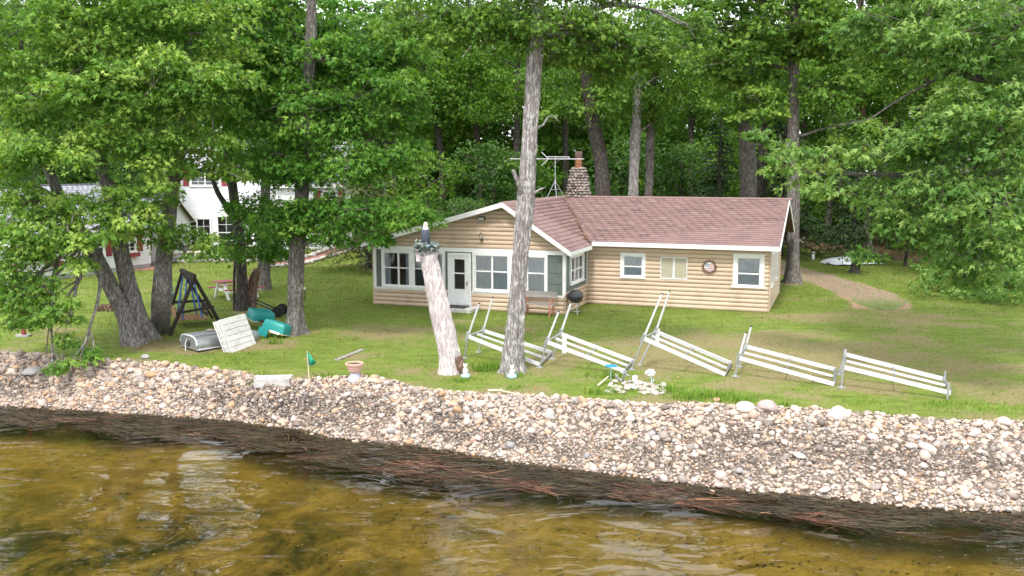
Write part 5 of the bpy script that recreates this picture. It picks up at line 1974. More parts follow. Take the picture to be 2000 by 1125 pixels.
X, Y = X[k], Y[k]
C = np.stack([X, Y, height(X, Y) + .2 + 3.2 * rng.random(len(X)) ** 1.6], 1)
H = rng.uniform(.5, 1.0, len(C))
V, T, t = clump_leaves(C, H, H * .45, rng.poisson(34, len(C)), .26, rng, SIMPLE, .3)
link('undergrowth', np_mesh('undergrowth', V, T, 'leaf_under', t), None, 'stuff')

# ------------------------------------------------------------------ things on and at the cabin
def on_plane(px, py, a, b):
    """where the sight line meets the upright plane through ground points a and b"""
    a, b = Vector(a), Vector(b)
    nrm = (b - a).cross(Vector((0, 0, 1)))
    d = ray(px, py)
    c = Vector((0, 0, HC))
    t = (a - c).dot(nrm) / d.dot(nrm)
    return c + d * t


st = local_thing('stoop', 'low white plank platform below the porch door', 'stoop', 3.85, -.5)
for i in range(6):
    MB().box(-.74, .74, -.46 + i * .155, -.46 + i * .155 + .147, .10, .135 + .004 * (i % 2)).build('plank', 'old_white_wood', st)
MB().box(-.72, .72, -.44, -.41, 0, .10).box(-.72, -.69, -.41, .44, 0, .10).box(.69, .72, -.41, .44, 0, .10).build('frame', 'old_white_wood', st)
dm = local_thing('door_mat', 'dark brown mat lying on the white platform by the door', 'mat', 3.72, -.42, .14)
m = MB().box(-.5, .5, -.32, .32, 0, .022)
dm_m = m.build('mat', 'mat_brown', dm)
b_ = MB()
b_.box(-.51, .51, -.34, -.32, 0, .02).box(-.51, .51, .32, .34, 0, .02)
b_.build('binding', 'black', dm)

bench = local_thing('garden_bench', 'old bench with grey boards and red iron legs under the porch windows', 'bench', 7.18, -.50)
for i in range(3):
    MB().box(-.66, .66, -.20 + i * .13, -.085 + i * .13, .43, .455).build('seat_board', 'grey_wood', bench)
for i in range(2):
    MB().hexa([(-.66, .24 + i * .02, .66 + i * .12), (.66, .24 + i * .02, .66 + i * .12), (.66, .27 + i * .02, .66 + i * .12), (-.66, .27 + i * .02, .66 + i * .12),
               (-.66, .26 + i * .02, .77 + i * .12), (.66, .26 + i * .02, .77 + i * .12), (.66, .29 + i * .02, .77 + i * .12), (-.66, .29 + i * .02, .77 + i * .12)]).build('back_board', 'grey_wood', bench)
for sx in (-.52, .52):
    MB().tube([(sx, -.20, .42), (sx, -.24, .25), (sx, -.22, .12), (sx, -.27, 0)], [.026, .03, .026, .034], 8).build('front_leg', 'red_metal', bench, True)
    MB().tube([(sx, .32, .9), (sx, .25, .62), (sx, .20, .42), (sx, .22, .2), (sx, .28, 0)], [.02, .024, .03, .026, .032], 8).build('rear_leg', 'red_metal', bench, True)
    MB().tube([(sx, .26, .64), (sx, .05, .66), (sx, -.14, .62), (sx, -.2, .42)], .02, 7).tube([(sx, -.22, .13), (sx, 0, .20), (sx, .22, .14)], .016, 6).build('armrest', 'red_metal', bench, True)
MB().tube([(-.5, 0, .2), (0, .02, .33), (.5, 0, .2)], .008, 5).build('brace', 'rust', bench, True)


def leafy(name, P, size, leaf, parent, seed, flat=.5, kind='stuff'):
    g = np.random.default_rng(seed)
    n = len(P)
    A = g.normal(size=(n, 3)) + [0, 0, .3]
    N = g.normal(size=(n, 3)) * .6 + [0, 0, .8]
    V, T = leaves(P, A, N, size * g.uniform(.6, 1.3, n), SIMPLE)
    return link(name, np_mesh(name, V, T, leaf, np.repeat(np.clip(g.normal(.5, .2, n), 0, 1), 2)), parent, kind)


gr = local_thing('geranium_pot', 'pot of red geraniums by the left end of the old bench', 'flower pot', 6.30, -.55)
MB().lathe([(.10, 0), (.14, .22), (.16, .22), (.16, .26), (.13, .26)], (0, 0, 0), 16).build('pot', 'black', gr, True)
g_ = np.random.default_rng(3)
leafy('foliage', g_.normal(size=(150, 3)) * [.13, .13, .10] + [0, 0, .38], .09, 'leaf_mid', gr, 4)
for i in range(7):
    a = i * 2.4
    MB().ball((.12 * math.cos(a), .12 * math.sin(a), .52 + .05 * (i % 3)), (.045, .045, .035), 8, 6).build('flower_head', 'petal', gr, True)

gp_ = ground(1124, 613)
grill = thing('kettle_grill', 'black round kettle grill on thin legs at the inner corner of the cabin', 'grill', gp_, .4)
MB().lathe([(.06, .42), (.17, .46), (.26, .55), (.29, .66), (.295, .675)], (0, 0, 0), 22).build('bowl', 'black', grill, True)
lid = MB().lathe([(.30, .676), (.30, .69), (.28, .79), (.20, .88), (.09, .925), (.02, .935)], (0, 0, 0), 22).build('lid', 'black', grill, True)
MB().tube([(-.05, 0, .93), (-.05, 0, .985), (.05, 0, .985), (.05, 0, .93)], .011, 6).build('handle', 'alu', lid, True)
for k_ in range(3):
    a = 2.09 * k_ + .3
    MB().tube([(.16 * math.cos(a), .16 * math.sin(a), .47), (.30 * math.cos(a), .30 * math.sin(a), .0)], .012, 6).build('leg', 'alu', grill, True)
MB().tube([(.26 * math.cos(a), .26 * math.sin(a), .12) for a in np.linspace(0, 6.28, 20)], .006, 5).build('ash_ring', 'alu', grill, True)

fl = local_thing('flood_light', 'black twin-bulb floodlight high under the porch gable peak', 'floodlight', 4.74, -.07, 3.60)
MB().box(-.13, .13, -.12, -.02, -.07, .06).build('housing', 'black', fl)
MB().box(-.11, .11, -.128, -.121, -.055, .045).build('lens', 'glassy', fl)
MB().box(-.05, .05, -.02, .05, -.03, .10).build('bracket', 'brass', fl)
MB().hexa([(-.14, -.17, .045), (.14, -.17, .045), (.14, -.02, .07), (-.14, -.02, .07), (-.14, -.17, .055), (.14, -.17, .055), (.14, -.02, .09), (-.14, -.02, .09)]).build('hood', 'black', fl)
lt = local_thing('wall_lantern', 'small brass carriage lantern on the logs below the floodlight', 'lantern', 4.72, -.07, 2.90)
MB().lathe([(.035, -.10), (.055, -.08), (.055, -.07), (.045, -.07)], (0, -.1, 0), 6).lathe([(.075, .08), (.06, .10), (.02, .16), (.012, .19)], (0, -.1, 0), 6).build('cap', 'brass', lt)
MB().lathe([(.045, -.07), (.068, .08)], (0, -.1, 0), 6).build('glass', 'glassy', lt)
for k_ in range(6):
    a = k_ * math.pi / 3
    MB().tube([(.047 * math.cos(a), -.1 + .047 * math.sin(a), -.07), (.07 * math.cos(a), -.1 + .07 * math.sin(a), .08)], .006, 4).build('bar', 'brass', lt)
MB().tube([(0, .02, -.15), (0, -.06, -.17), (0, -.1, -.1)], .012, 6).box(-.03, .03, 0, .03, -.2, -.05).build('bracket', 'brass', lt)

sg = local_thing('round_sign', 'round metal wall plaque with stars and stripes inside a ring of studs', 'wall plaque', WP + 4.99, PD - .075, 1.70)
sgm = MB()
for k_ in range(14):
    a0_, a1_ = k_ * math.tau / 14 + .05, (k_ + 1) * math.tau / 14 - .05
    sgm.hexa([(r * math.cos(a), y, r * math.sin(a)) for y in (0, -.03) for r, a in ((.225, a0_), (.29, a0_ + .08), (.29, a1_ - .08), (.225, a1_))])
sgm.build('outer_ring', 'rust', sg)
MB().tube([(.222 * math.cos(a), -.01, .222 * math.sin(a)) for a in np.linspace(0, math.tau, 30)], .012, 6).build('rim', 'rust', sg)
MB().lathe([(.18, 0), (.18, .012)], (0, 0, 0), 26, (0, -1, 0)).build('plate', 'alu_white', sg)
for k_ in range(4):
    z_ = -.15 + k_ * .075
    w_ = math.sqrt(.185 ** 2 - max(abs(z_), abs(z_ + .032)) ** 2)
    f_ = MB()
    x0_ = -w_ if z_ < 0 else .0
    x = x0_
    while x < w_ - .02:
        x2 = min(x + .05, w_)
        f_.add([(x, -.016 - .004 * math.sin(x * 20), z_ + .02 * math.sin(x * 14)), (x2, -.016 - .004 * math.sin(x2 * 20), z_ + .02 * math.sin(x2 * 14)),
                (x2, -.016 - .004 * math.sin(x2 * 20), z_ + .034 + .02 * math.sin(x2 * 14)), (x, -.016 - .004 * math.sin(x * 20), z_ + .034 + .02 * math.sin(x * 14))], [(0, 1, 2, 3)])
        x = x2
    f_.build('stripe', 'flag_red', sg)
MB().box(-.15, -.005, -.018, -.012, .02, .13).build('canton', 'flag_blue', sg)
for k_ in range(6):
    cx_, cz_ = -.125 + .05 * (k_ % 3), .05 + .05 * (k_ // 3)
    MB().add([((.018 if q % 2 == 0 else .007) * math.sin(q * math.pi / 5) + cx_, -.022, (.018 if q % 2 == 0 else .007) * math.cos(q * math.pi / 5) + cz_) for q in range(10)], [tuple(range(10))]).build('star', 'ceramic', sg)

# television aerial on the roof
ap = at_y(1084, 381, 41.6)
an = thing('tv_antenna', 'long television aerial on a tripod at the roof ridge', 'antenna', (ap.x, ap.y, ap.z), YAW * .2)
MB().tube([(0, 0, .3), (0, 0, 1.74)], .016, 6).tube([(0, 0, .5), (0, 0, .6)], .03, 6).build('mast', 'mast_grey', an, True)
for dx, dy in ((-.36, -.15), (.08, -.45), (.42, .3)):
    MB().tube([(0, 0, .66), (dx, dy, -.12)], .013, 5).build('tripod_leg', 'mast_grey', an, True)
MB().tube([(-.2, -.09, .25), (.045, -.25, .25), (.23, .16, .25)], .007, 4).build('brace', 'mast_grey', an, True)
MB().beam((-2.03, 0, 1.62), (1.28, 0, 1.61), .035, .035).build('boom', 'alu_white', an)
MB().beam((-.35, 0, 1.71), (.62, 0, 1.70), .025, .03).beam((.62, 0, 1.60), (.62, 0, 1.71), .03, .03).build('upper_boom', 'alu_white', an)
for sg_ in (-1, 1):
    MB().beam((-.3, 0, 1.62), (-.62, 0, 1.62 + sg_ * .30), .03, .03).build('reflector_arm', 'alu_white', an)
for k_ in range(13):
    x = -1.95 + k_ * .265
    L = .22 + .35 * abs(math.sin(k_ * .8)) if x < .4 else .2
    MB().tube([(x, -L, 1.615), (x, L, 1.615)], .007, 4).build('element', 'mast_grey', an)
MB().tube([(0, 0, .3), (.25, -.3, -.05), (.85, -1.6, -.55)], .008, 4).build('cable', 'black', an, True)

# ------------------------------------------------------------------ dock frames on the lawn
def dock_frame(label, near_foot, far_foot, near_top, far_top, near_corner, far_corner, near_end, far_end, poles=True, bars=1, lift=.05):
    Fn, Ff, Rn, Rf = ground(*near_foot), ground(*far_foot), ground(*near_end), ground(*far_end)
    root = thing('dock_section', label, 'dock frame', (Fn + Rn) / 2, 0, 'dock frames set in a row on the lawn')
    o = Vector(root.location)
    Cn, Cf = on_plane(*near_corner, Fn, Rn), on_plane(*far_corner, Ff, Rf)
    En, Ef = Rn + Vector((0, 0, lift)), Rf + Vector((0, 0, lift))
    q = lambda v: Vector(v) - o
    ux = (En - Cn).normalized()
    wy = (Cf - Cn).normalized()
    up = wy.cross(ux).normalized()
    if up.z < 0:
        up = -up
    MB().beam(q(Cn) - ux * .05, q(En), .045, .10, up).build('side_beam', 'alu_white', root)
    MB().beam(q(Cf) - ux * .05, q(Ef), .045, .10, up).build('side_beam', 'alu_white', root)
    MB().beam(q((Cn + Cf) / 2) + ux * .05, q((En + Ef) / 2) - ux * .04, .04, .055, up).build('middle_beam', 'alu_white', root)
    MB().beam(q(Cn) + wy * .03, q(Cf) - wy * .03, .045, .07, up).build('end_bar', 'alu', root)
    MB().beam(q(En) + wy * .03, q(Ef) - wy * .03, .045, .10, up).build('end_bar', 'alu', root)
    for k in range(bars):
        t = (k + 1) / (bars + 1)
        a, b = Cn.lerp(En, t), Cf.lerp(Ef, t)
        d = (b - a).normalized()
        MB().beam(q(a) + d * .03 - up * .03, q(b) - d * .03 - up * .03, .035, .05, up).build('cross_bar', 'alu', root)
    for F, Cc, top in ((Fn, Cn, near_top), (Ff, Cf, far_top)):
        if poles and top:
            T = on_plane(*top, F, F + (Rn - Fn))
            side = (q(Cc) - q(F))
            MB().tube([q(F), q(Cc)], .026, 8).build('foot_pole', 'galv', root, True)
            MB().tube([q(Cc) - (q(T) - q(Cc)).normalized() * .1, q(T)], .029, 8).build('pole', 'alu_white', root, True)
            MB().tube([q(T), q(T) + (q(T) - q(Cc)).normalized() * .02], .034, 8).build('pole_cap', 'rubber', root, True)
        else:
            MB().tube([q(F), q(Cc)], .028, 8).build('foot_pole', 'galv', root, True)
        MB().beam(q(Cc) + up * .14 - ux * .02, q(Cc) - up * .16 - ux * .02, .075, .075, wy).build('bracket', 'alu', root)
        MB().lathe([(.11, -.005), (.11, .012), (.05, .02), (.045, .05)], q(F), 10).build('foot_pad', 'galv', root, True)
    return root


dock_frame('dock frame with two upright poles behind the pale lone oak trunk', (907, 700), (935, 688), (936, 593), (962, 582), (914, 657), (944, 646), (1055, 716), (1078, 692))
dock_frame('dock frame beside the blue plastic flower, two tall poles at its raised end', (1054, 718), (1078, 701), (1091, 609), (1115, 592), (1068, 668), (1095, 652), (1219, 728), (1237, 709))
dock_frame('steepest dock frame, its two long poles crossing in front of the cabin logs', (1233, 722), (1249, 713), (1293, 574), (1308, 569), (1257, 661), (1281, 648), (1416, 735), (1428, 713))
dock_frame('dock frame with one short pair of poles close together', (1436, 735), (1444, 716), (1457, 650), (1467, 638), (1443, 699), (1457, 677), (1629, 754), (1631, 725))
f5 = dock_frame('dock frame without any upright poles, nearest the right edge of the lawn', (1643, 757), (1637, 731), None, None, (1648, 717), (1651, 692), (1856, 780), (1842, 752), False, 1, .16)
o5 = Vector(f5.location)
for px, py in ((1850, 780), (1843, 756)):
    g0 = ground(px, py)
    MB().tube([g0 - o5, g0 - o5 + Vector((0.02, 0, .42))], .028, 8).build('foot_pole', 'galv', f5, True)
for px, py, lab in ((1102, 664, 'white board post standing behind the second dock frame'), (1283, 650, 'short grey board post behind the steepest dock frame')):
    g0 = ground(px, py + 26)
    t = thing('board_post', lab, 'post', g0, .3)
    MB().box(-.07, .07, -.02, .02, 0, .52).build('board', 'old_white_wood', t)
    MB().box(-.075, .075, -.025, .025, .52, .55).build('cap', 'old_white_wood', t)

# ------------------------------------------------------------------ small things along the bank
g0 = ground(1193, 741)
pw = thing('garden_flower', 'bright blue plastic star flower on a thin stake beside a dock frame', 'garden ornament', g0, .2)
MB().tube([(0, 0, 0), (0, 0, .36)], .01, 6).build('stake', 'soft_blue', pw)
for k_ in range(6):
    a = k_ * math.tau / 6
    ca, sa = math.cos(a), math.sin(a)
    MB().hexa([(ca * r - sa * w, sa * r + ca * w, .36 + z) for z in (0, .02) for r, w in ((.03, -.03), (.15, -.055), (.17, .055), (.03, .03))]).build('petal', 'bright_blue', pw)
MB().ball((0, 0, .385), .035, 8, 6).build('centre', 'bright_blue', pw, True)

g0 = ground(1216, 744)
an_ = thing('anchor', 'small grey iron anchor lying tilted on the pale stones', 'anchor', g0, -.5)
an_.rotation_euler = (R(50), R(20), R(-15))
MB().tube([(0, 0, 0.02), (0, 0, .55)], [.03, .02], 8).build('shank', 'lavender', an_, True)
MB().tube([(-.2, 0, .16), (-.16, 0, .06), (-.06, 0, .0), (.06, 0, .0), (.16, 0, .06), (.2, 0, .16)], [.012, .025, .03, .03, .025, .012], 8).build('arms', 'lavender', an_, True)
MB().tube([(-.13, 0, .46), (.13, 0, .46)], .015, 6).build('stock', 'lavender', an_, True)
MB().tube([(.05 * math.cos(a), 0, .60 + .05 * math.sin(a)) for a in np.linspace(0, math.tau, 14)], .010, 6).build('ring', 'lavender', an_, True)
for sx in (-1, 1):
    MB().hexa([(sx * .22, -.04, .13), (sx * .15, -.04, .11), (sx * .15, .04, .11), (sx * .22, .04, .13), (sx * .23, -.015, .21), (sx * .20, -.015, .2), (sx * .20, .015, .2), (sx * .23, .015, .21)]).build('fluke', 'lavender', an_)


def figurine(label, px, py, h, wide=1.0, rz=0.0, hue='soft_blue'):
    g0 = ground(px, py)
    t = thing('garden_figurine', label, 'figurine', g0, rz)
    MB().lathe([(.10 * wide, 0), (.12 * wide, .04), (.10 * wide, .09), (.05, .13)], (0, 0, 0), 14).build('base', hue, t, True)
    for k in range(4):
        a = k * 1.57 + .4
        MB().ball((.10 * wide * math.cos(a), .10 * wide * math.sin(a), .07), .035, 7, 5).build('shell', 'ceramic' if k % 2 else hue, t, True)
    MB().lathe([(.05, .12), (.075, .18), (.07, h * .55), (.045, h * .7), (.03, h * .75)], (0, 0, 0), 14).build('body', 'ceramic', t, True)
    hd = MB().ball((0, -.01, h * .86), (.052, .055, .062), 12, 8).build('head', 'ceramic', t, True)
    for sx in (-1, 1):
        MB().tube([(sx * .035, 0, h * .9), (sx * .045, .01, h * 1.06)], [.018, .008], 6).build('ear', 'ceramic', hd, True)
    return t


figurine('white and pale blue figurine at the foot of the bleached dead trunk', 909, 738, .38, 1.0)
figurine('white and pale blue figurine at the foot of the pale lone oak', 1000, 738, .34, 1.1)
figurine('small white figurine between the anchor and the flower-shaped ornament', 1240, 748, .18, .5, .3, 'ceramic')
g0 = ground(1271, 752)
t = thing('flower_ornament', 'white and blue metal flower ornament at the back of the pale stones', 'garden ornament', g0, 0)
MB().tube([(0, 0, 0), (.02, 0, .15), (-.02, 0, .28)], .012, 6).tube([(0, 0, .05), (.08, .0, .13), (.06, 0, .2)], .008, 5).build('stem', 'soft_blue', t, True)
for k_ in range(7):
    a = k_ * math.tau / 7
    MB().ball((-.02 + .085 * math.cos(a), .03 * math.sin(a * 2), .33 + .06 * math.sin(a)), (.055, .03, .04), 8, 6).build('petal', 'ceramic', t, True)
MB().ball((-.02, -.03, .33), .03, 7, 5).build('centre', 'soft_blue', t, True)

# heap of pale stones round the anchor
bed = thing('rock_garden', 'heap of pale flat stones in the grass below the blue flower', 'rock garden', ground(1240, 762))
ob = Vector(bed.location)
PS = [np_mesh('stone', *rounded_stone(700 + i, 2, .3), 'pale_stone', smooth=True) for i in range(5)]
r_ = random.Random(8)
for k_ in range(62):
    px, py = r_.gauss(1240, 30), 0
    px = min(max(px, 1178), 1296)
    py = 748 + 22 * r_.random() + (px - 1240) * .04
    g0 = ground(px, py)
    o = link('stone', PS[k_ % 5], bed)
    s_ = r_.uniform(.05, .10)
    o.location = g0 - ob + Vector((0, 0, s_ * .3))
    o.rotation_euler = (r_.uniform(-.4, .4), r_.uniform(-.4, .4), r_.uniform(0, 6))
    o.scale = (s_ * 1.2, s_, s_ * .6)


def branch_stick(label, pts, r0, r1):
    w = [ground(*p) + Vector((0, 0, .05 + h)) for p, h in pts]
    t = thing('driftwood_stick', label, 'stick', w[0])
    o = Vector(w[0])
    MB().tube([p - o for p in w], list(np.linspace(r0, r1, len(w))), 7).build('stem', 'stick', t, True)
    MB().tube([w[1] - o, w[1] - o + Vector((.08, -.05, .06))], [r1 * 1.1, r1 * .5], 5).build('side_twig', 'stick', t, True)


branch_stick('pale driftwood stick propped at the edge of the pale stones', [((1168, 756), 0), ((1178, 750), .03), ((1188, 746), .1)], .03, .015)
branch_stick('long thin pale stick lying along the top of the stone bank', [((953, 768), .02), ((975, 768), .03), ((1006, 774), .02)], .028, .014)

a, b = ground(657, 704), ground(708, 684)
t = thing('sunken_board', 'dark weathered board half sunk in the lawn behind the terracotta planter', 'board', (a + b) / 2)
o = Vector(t.location)
MB().beam(a - o, b - o + Vector((0, 0, .01)), .16, .05).build('board', 'grey_wood', t)
MB().beam(a.lerp(b, .1) - o + Vector((.04, -.09, 0)), a.lerp(b, .55) - o + Vector((.04, -.09, .0)), .05, .045).build('splinter', 'bark_brown', t)
g0 = ground(604, 744)
t = thing('flag_marker', 'little green flag hanging from a white stick on the stone bank', 'flag', g0)
o = Vector(g0)
yy = g0.y
topf = Vector(wp(600, 686, yy)) - o
MB().tube([(0, 0, 0), topf], .014, 7).build('stick', 'stick', t, True)
fm = MB()
nn = 7
for i in range(nn + 1):
    f = i / nn
    a = topf + Vector((.24 * f, -.02 + .05 * math.sin(f * 7), -.02 - .26 * f))
    b = topf + Vector((.14 * f + .015, -.02 + .05 * math.sin(f * 7 + 1), -.36 - .02 * f))
    fm.v += [tuple(a), tuple(b)]
for i in range(nn):
    fm.f.append((2 * i, 2 * i + 2, 2 * i + 3, 2 * i + 1))
fo = fm.build('cloth', 'flag_green', t, True)
sm_ = fo.modifiers.new('thick', 'SOLIDIFY')
sm_.thickness = .006

g0 = ground(693, 742)
t = thing('planter', 'pink terracotta bowl planter on a lavender concrete pedestal', 'planter', g0 - Vector((0, 0, .02)))
MB().lathe([(.22, 0), (.21, .05), (.13, .16), (.12, .22), (.14, .25)], (0, 0, 0), 18).build('pedestal', 'lavender', t, True)
bw = MB().lathe([(.13, .24), (.16, .27), (.195, .36), (.215, .44)], (0, 0, 0), 24).build('bowl', 'terracotta', t, True)
MB().lathe([(.215, .44), (.245, .445), (.25, .49), (.235, .50), (.205, .495), (.20, .46)], (0, 0, 0), 24).build('rim', 'terracotta', bw, True)
MB().lathe([(.19, .44), (.19, .465)], (0, 0, 0), 20).build('soil', 'mat_brown', t)
for z_ in (.31, .38):
    MB().tube([((.175 if z_ < .35 else .205) * math.cos(a), (.175 if z_ < .35 else .205) * math.sin(a), z_) for a in np.linspace(0, math.tau, 26)], .008, 5).build('band', 'terracotta', bw, True)
g_ = np.random.default_rng(9)
leafy('sprouts', g_.normal(size=(30, 3)) * [.08, .08, .02] + [0, 0, .48], .05, 'lush', t, 5)

a, b = ground(503, 742), ground(572, 748)
t = thing('step_boards', 'two peeling white boards laid as a step at the top of the bank', 'step', (a + b) / 2)
o = Vector(t.location)
d = (b - a).normalized()
n_ = Vector((d.y, -d.x, 0))
for k_ in range(2):
    MB().beam(a - o + n_ * (.02 + .17 * k_) + Vector((0, 0, .16 - .05 * k_)), b - o + n_ * (.02 + .17 * k_) + Vector((0, 0, .12 - .05 * k_)), .16, .05).build('board', 'step_wood', t)
MB().beam(a - o + n_ * .25 + Vector((0, 0, .0)), b - o + n_ * .25 + Vector((0, 0, -.03)), .045, .16).build('riser', 'step_wood', t)


def boulder(label, px, py, wpx, m, seed, flat=.65, cat='boulder', grp=None):
    g0 = ground(px, py)
    r = wpx / 2 * g0.y / FPX
    V, T = rounded_stone(seed, 3, .05)
    o = link('boulder', np_mesh('boulder', V * [r * 1.1, r, r * flat], T, M[m] if isinstance(m, str) else m, smooth=True))
    o.location = g0 + Vector((0, 0, r * flat * .45))
    o.rotation_euler = (0, 0, seed)
    tag(o, label, cat, grp)
    return o


M['rock_pink'] = surf('pinkish_rock', (.40, .32, .30), (.32, .25, .235), 9, .8, bmp=.4, dirt=(.3, .27, .25))
M['rock_pale'] = surf('pale_rock', (.52, .48, .44), (.42, .39, .36), 9, .8, bmp=.4, dirt=(.3, .28, .25))
M['rock_grey'] = surf('grey_rock', (.33, .32, .31), (.25, .24, .23), 9, .85, bmp=.5, dirt=(.16, .15, .14))
M['rock_orange'] = surf('orange_rock', (.5, .3, .2), (.4, .24, .16), 9, .8, bmp=.4)
BGR = 'large stones at the top of the bank'
boulder('pale pink boulder, the smaller of two side by side on the bank', 1456, 800, 36, 'rock_pale', 81)
boulder('broad pinkish-brown boulder, the larger of two side by side on the bank', 1499, 800, 42, 'rock_pink', 82)
boulder('white angular boulder alone at the top of the bank', 1640, 816, 42, 'rock_pale', 83, .8)
boulder('smooth pale boulder at the grass edge near the right end of the bank', 1961, 830, 26, 'rock_pale', 84, .9)
boulder('small orange rock in the weeds by the pale stones', 1400, 783, 15, 'rock_orange', 85)
boulder('flat grey slab among the stones under the hanging oak twigs', 64, 728, 42, 'rock_grey', 86, .4)
boulder('grey rock at the grass edge below the three-stemmed oak', 284, 700, 17, 'rock_grey', 87, .7)
boulder('white pebble-smooth rock at the top of the bank left of the three-stemmed oak', 168, 708, 12, 'rock_pale', 88, .8)

# ------------------------------------------------------------------ boats and boards by the tall oak
g0 = ground(370, 684)
hd_ = Vector((.70, .71, 0)).normalized()
boat = thing('rowboat', 'overturned bare aluminium rowboat with a rounded transom, under the white boards', 'boat', g0, math.atan2(hd_.y, hd_.x))
# x runs from transom to bow, section: flat bottom up, rounded chines
prof = [(-.52, .06), (-.54, .22), (-.50, .36), (-.40, .44), (-.2, .465), (0, .47), (.2, .465), (.40, .44), (.50, .36), (.54, .22), (.52, .06)]
hm = MB()
xs_ = [0, .5, 1.0, 1.5, 1.9, 2.2, 2.35]
for x in xs_:
    k = 1 - max(0, (x - 1.0) / 1.35) ** 2 * .75
    hz_ = 1 - max(0, (x - 1.5) / .85) ** 2 * .35
    for y, z in prof:
        hm.v.append((x, y * k, z * hz_))
kk = len(prof)
for i in range(len(xs_) - 1):
    for j in range(kk - 1):
        hm.f.append((i * kk + j, (i + 1) * kk + j, (i + 1) * kk + j + 1, i * kk + j + 1))
hm.f.append(tuple(range((len(xs_) - 1) * kk, len(xs_) * kk)))
hm.build('hull', 'alu', boat, True)
tm_ = MB()
tm_.add([(-.012, y, z) for y, z in prof], [tuple(range(kk))])
tr_o = tm_.build('transom', 'alu', boat)
MB().tube([(-.02, y * 1.01, z * 1.01) for y, z in prof], .022, 6).build('transom_rim', 'alu_white', tr_o, True)
MB().lathe([(.10, 0), (.10, .015), (.04, .03)], (-.02, 0, .22), 14, (-1, 0, 0)).build('motor_plate', 'black', tr_o, True)
MB().tube([(-.03, .06, .36), (-.08, .10, .2), (-.09, .07, .03), (-.12, .02, -.03)], .012, 6).build('rope', 'ceramic', boat, True)
for y in (-.3, 0, .3):
    MB().beam((.0, y, .475), (1.6, y * .9, .475), .03, .025).build('keel_strip', 'alu', boat)
MB().beam((0, -.545, .08), (1.7, -.45, .08), .04, .035).build('gunwale', 'alu_white', boat)
MB().beam((0, .545, .08), (1.7, .45, .08), .04, .035).build('gunwale', 'alu_white', boat)
pb = thing('loose_plank', 'weathered plank lying on top of the overturned rowboat', 'plank', g0 + hd_ * .55 + Vector((-.02, .2, .49)), math.atan2(hd_.y, hd_.x) - .1)
MB().box(0, 1.4, -.09, .09, 0, .035).build('board', 'grey_wood', pb)
MB().box(.05, .16, -.075, .075, .035, .05).build('cleat', 'grey_wood', pb)

BLn = ground(455, 689)
stack = thing('dock_panel_stack', 'leaning stack of white slatted dock panels beside the teal boats', 'dock panels', BLn)
Wv = Vector((.30, .98, 0)).normalized() * 1.30
Uv = Vector((-.36, .10, 1.0))
Nv = Wv.cross(Uv).normalized()
if Nv.x < 0:
    Nv = -Nv
for layer in range(5):
    off_l = Nv * (-.068 * layer)
    sh = Wv * (.015 * (layer % 2)) + Uv * (.012 * ((layer * 2) % 3))
    for k_ in range(6):
        if layer > 0 and k_ > 5:
            continue
        u0, u1 = k_ / 6 + .006, (k_ + 1) / 6 - .006
        m = MB()
        m.hexa([off_l + sh + Uv * uu + Nv * z + Wv * w for z in (-.026, 0) for uu, w in ((u0, -.01), (u0, 1.0), (u1, 1.0), (u1, -.01))])
        m.build('plank', 'old_white_wood', stack)
    for w in (.04, .5, .94):
        m = MB()
        m.beam(off_l + sh + Wv * w - Nv * .045 + Uv * .01, off_l + sh + Wv * w - Nv * .045 + Uv * .99, .04, .036, Nv)
        m.build('batten', 'alu_white', stack)


def pedal_boat(label, px, py, yaw, roll, pitch, lift, L=1.02, W=.86):
    g0 = ground(px, py)
    t = thing('pedal_boat', label, 'pedal boat', g0 + Vector((0, 0, lift)), 0)
    t.rotation_euler = (roll, pitch, yaw)
    # upturned shell: frustum with rounded corners, rim below
    def ring(l, w, z, r):
        pts = []
        for cx, cy, a0 in ((l / 2 - r, w / 2 - r, 0), (-l / 2 + r, w / 2 - r, 90), (-l / 2 + r, -w / 2 + r, 180), (l / 2 - r, -w / 2 + r, 270)):
            for a in (0, 30, 60, 90):
                pts.append((cx + r * math.cos(R(a + a0)), cy + r * math.sin(R(a + a0)), z))
        return pts
    m = MB()
    rs = [ring(L, W, 0, .08), ring(L * .97, W * .97, .22, .08), ring(L * .92, W * .92, .355, .08), ring(L * .86, W * .86, .385, .06)]
    for r in rs:
        m.v += r
    for i in range(3):
        for j in range(16):
            m.f.append((i * 16 + j, i * 16 + (j + 1) % 16, (i + 1) * 16 + (j + 1) % 16, (i + 1) * 16 + j))
    m.f.append(tuple(48 + j for j in range(16)))
    m.f.append(tuple(j for j in reversed(range(16))))
    t.scale = (.82, .82, .82)
    sh = m.build('hull', 'teal', t, True)
    for k in range(4):
        y = -W * .27 + k * W * .18
        MB().box(-L * .36, L * .36, y, y + .05, .378, .405).build('rib', 'teal', sh)
    rm = MB()
    rr_ = ring(L + .03, W + .03, -.02, .11)
    rm.tube([Vector(p) for p in rr_ + [rr_[0]]], .028, 6, False)
    rm.build('rim_strip', 'tan_plastic', t, True)
    return t


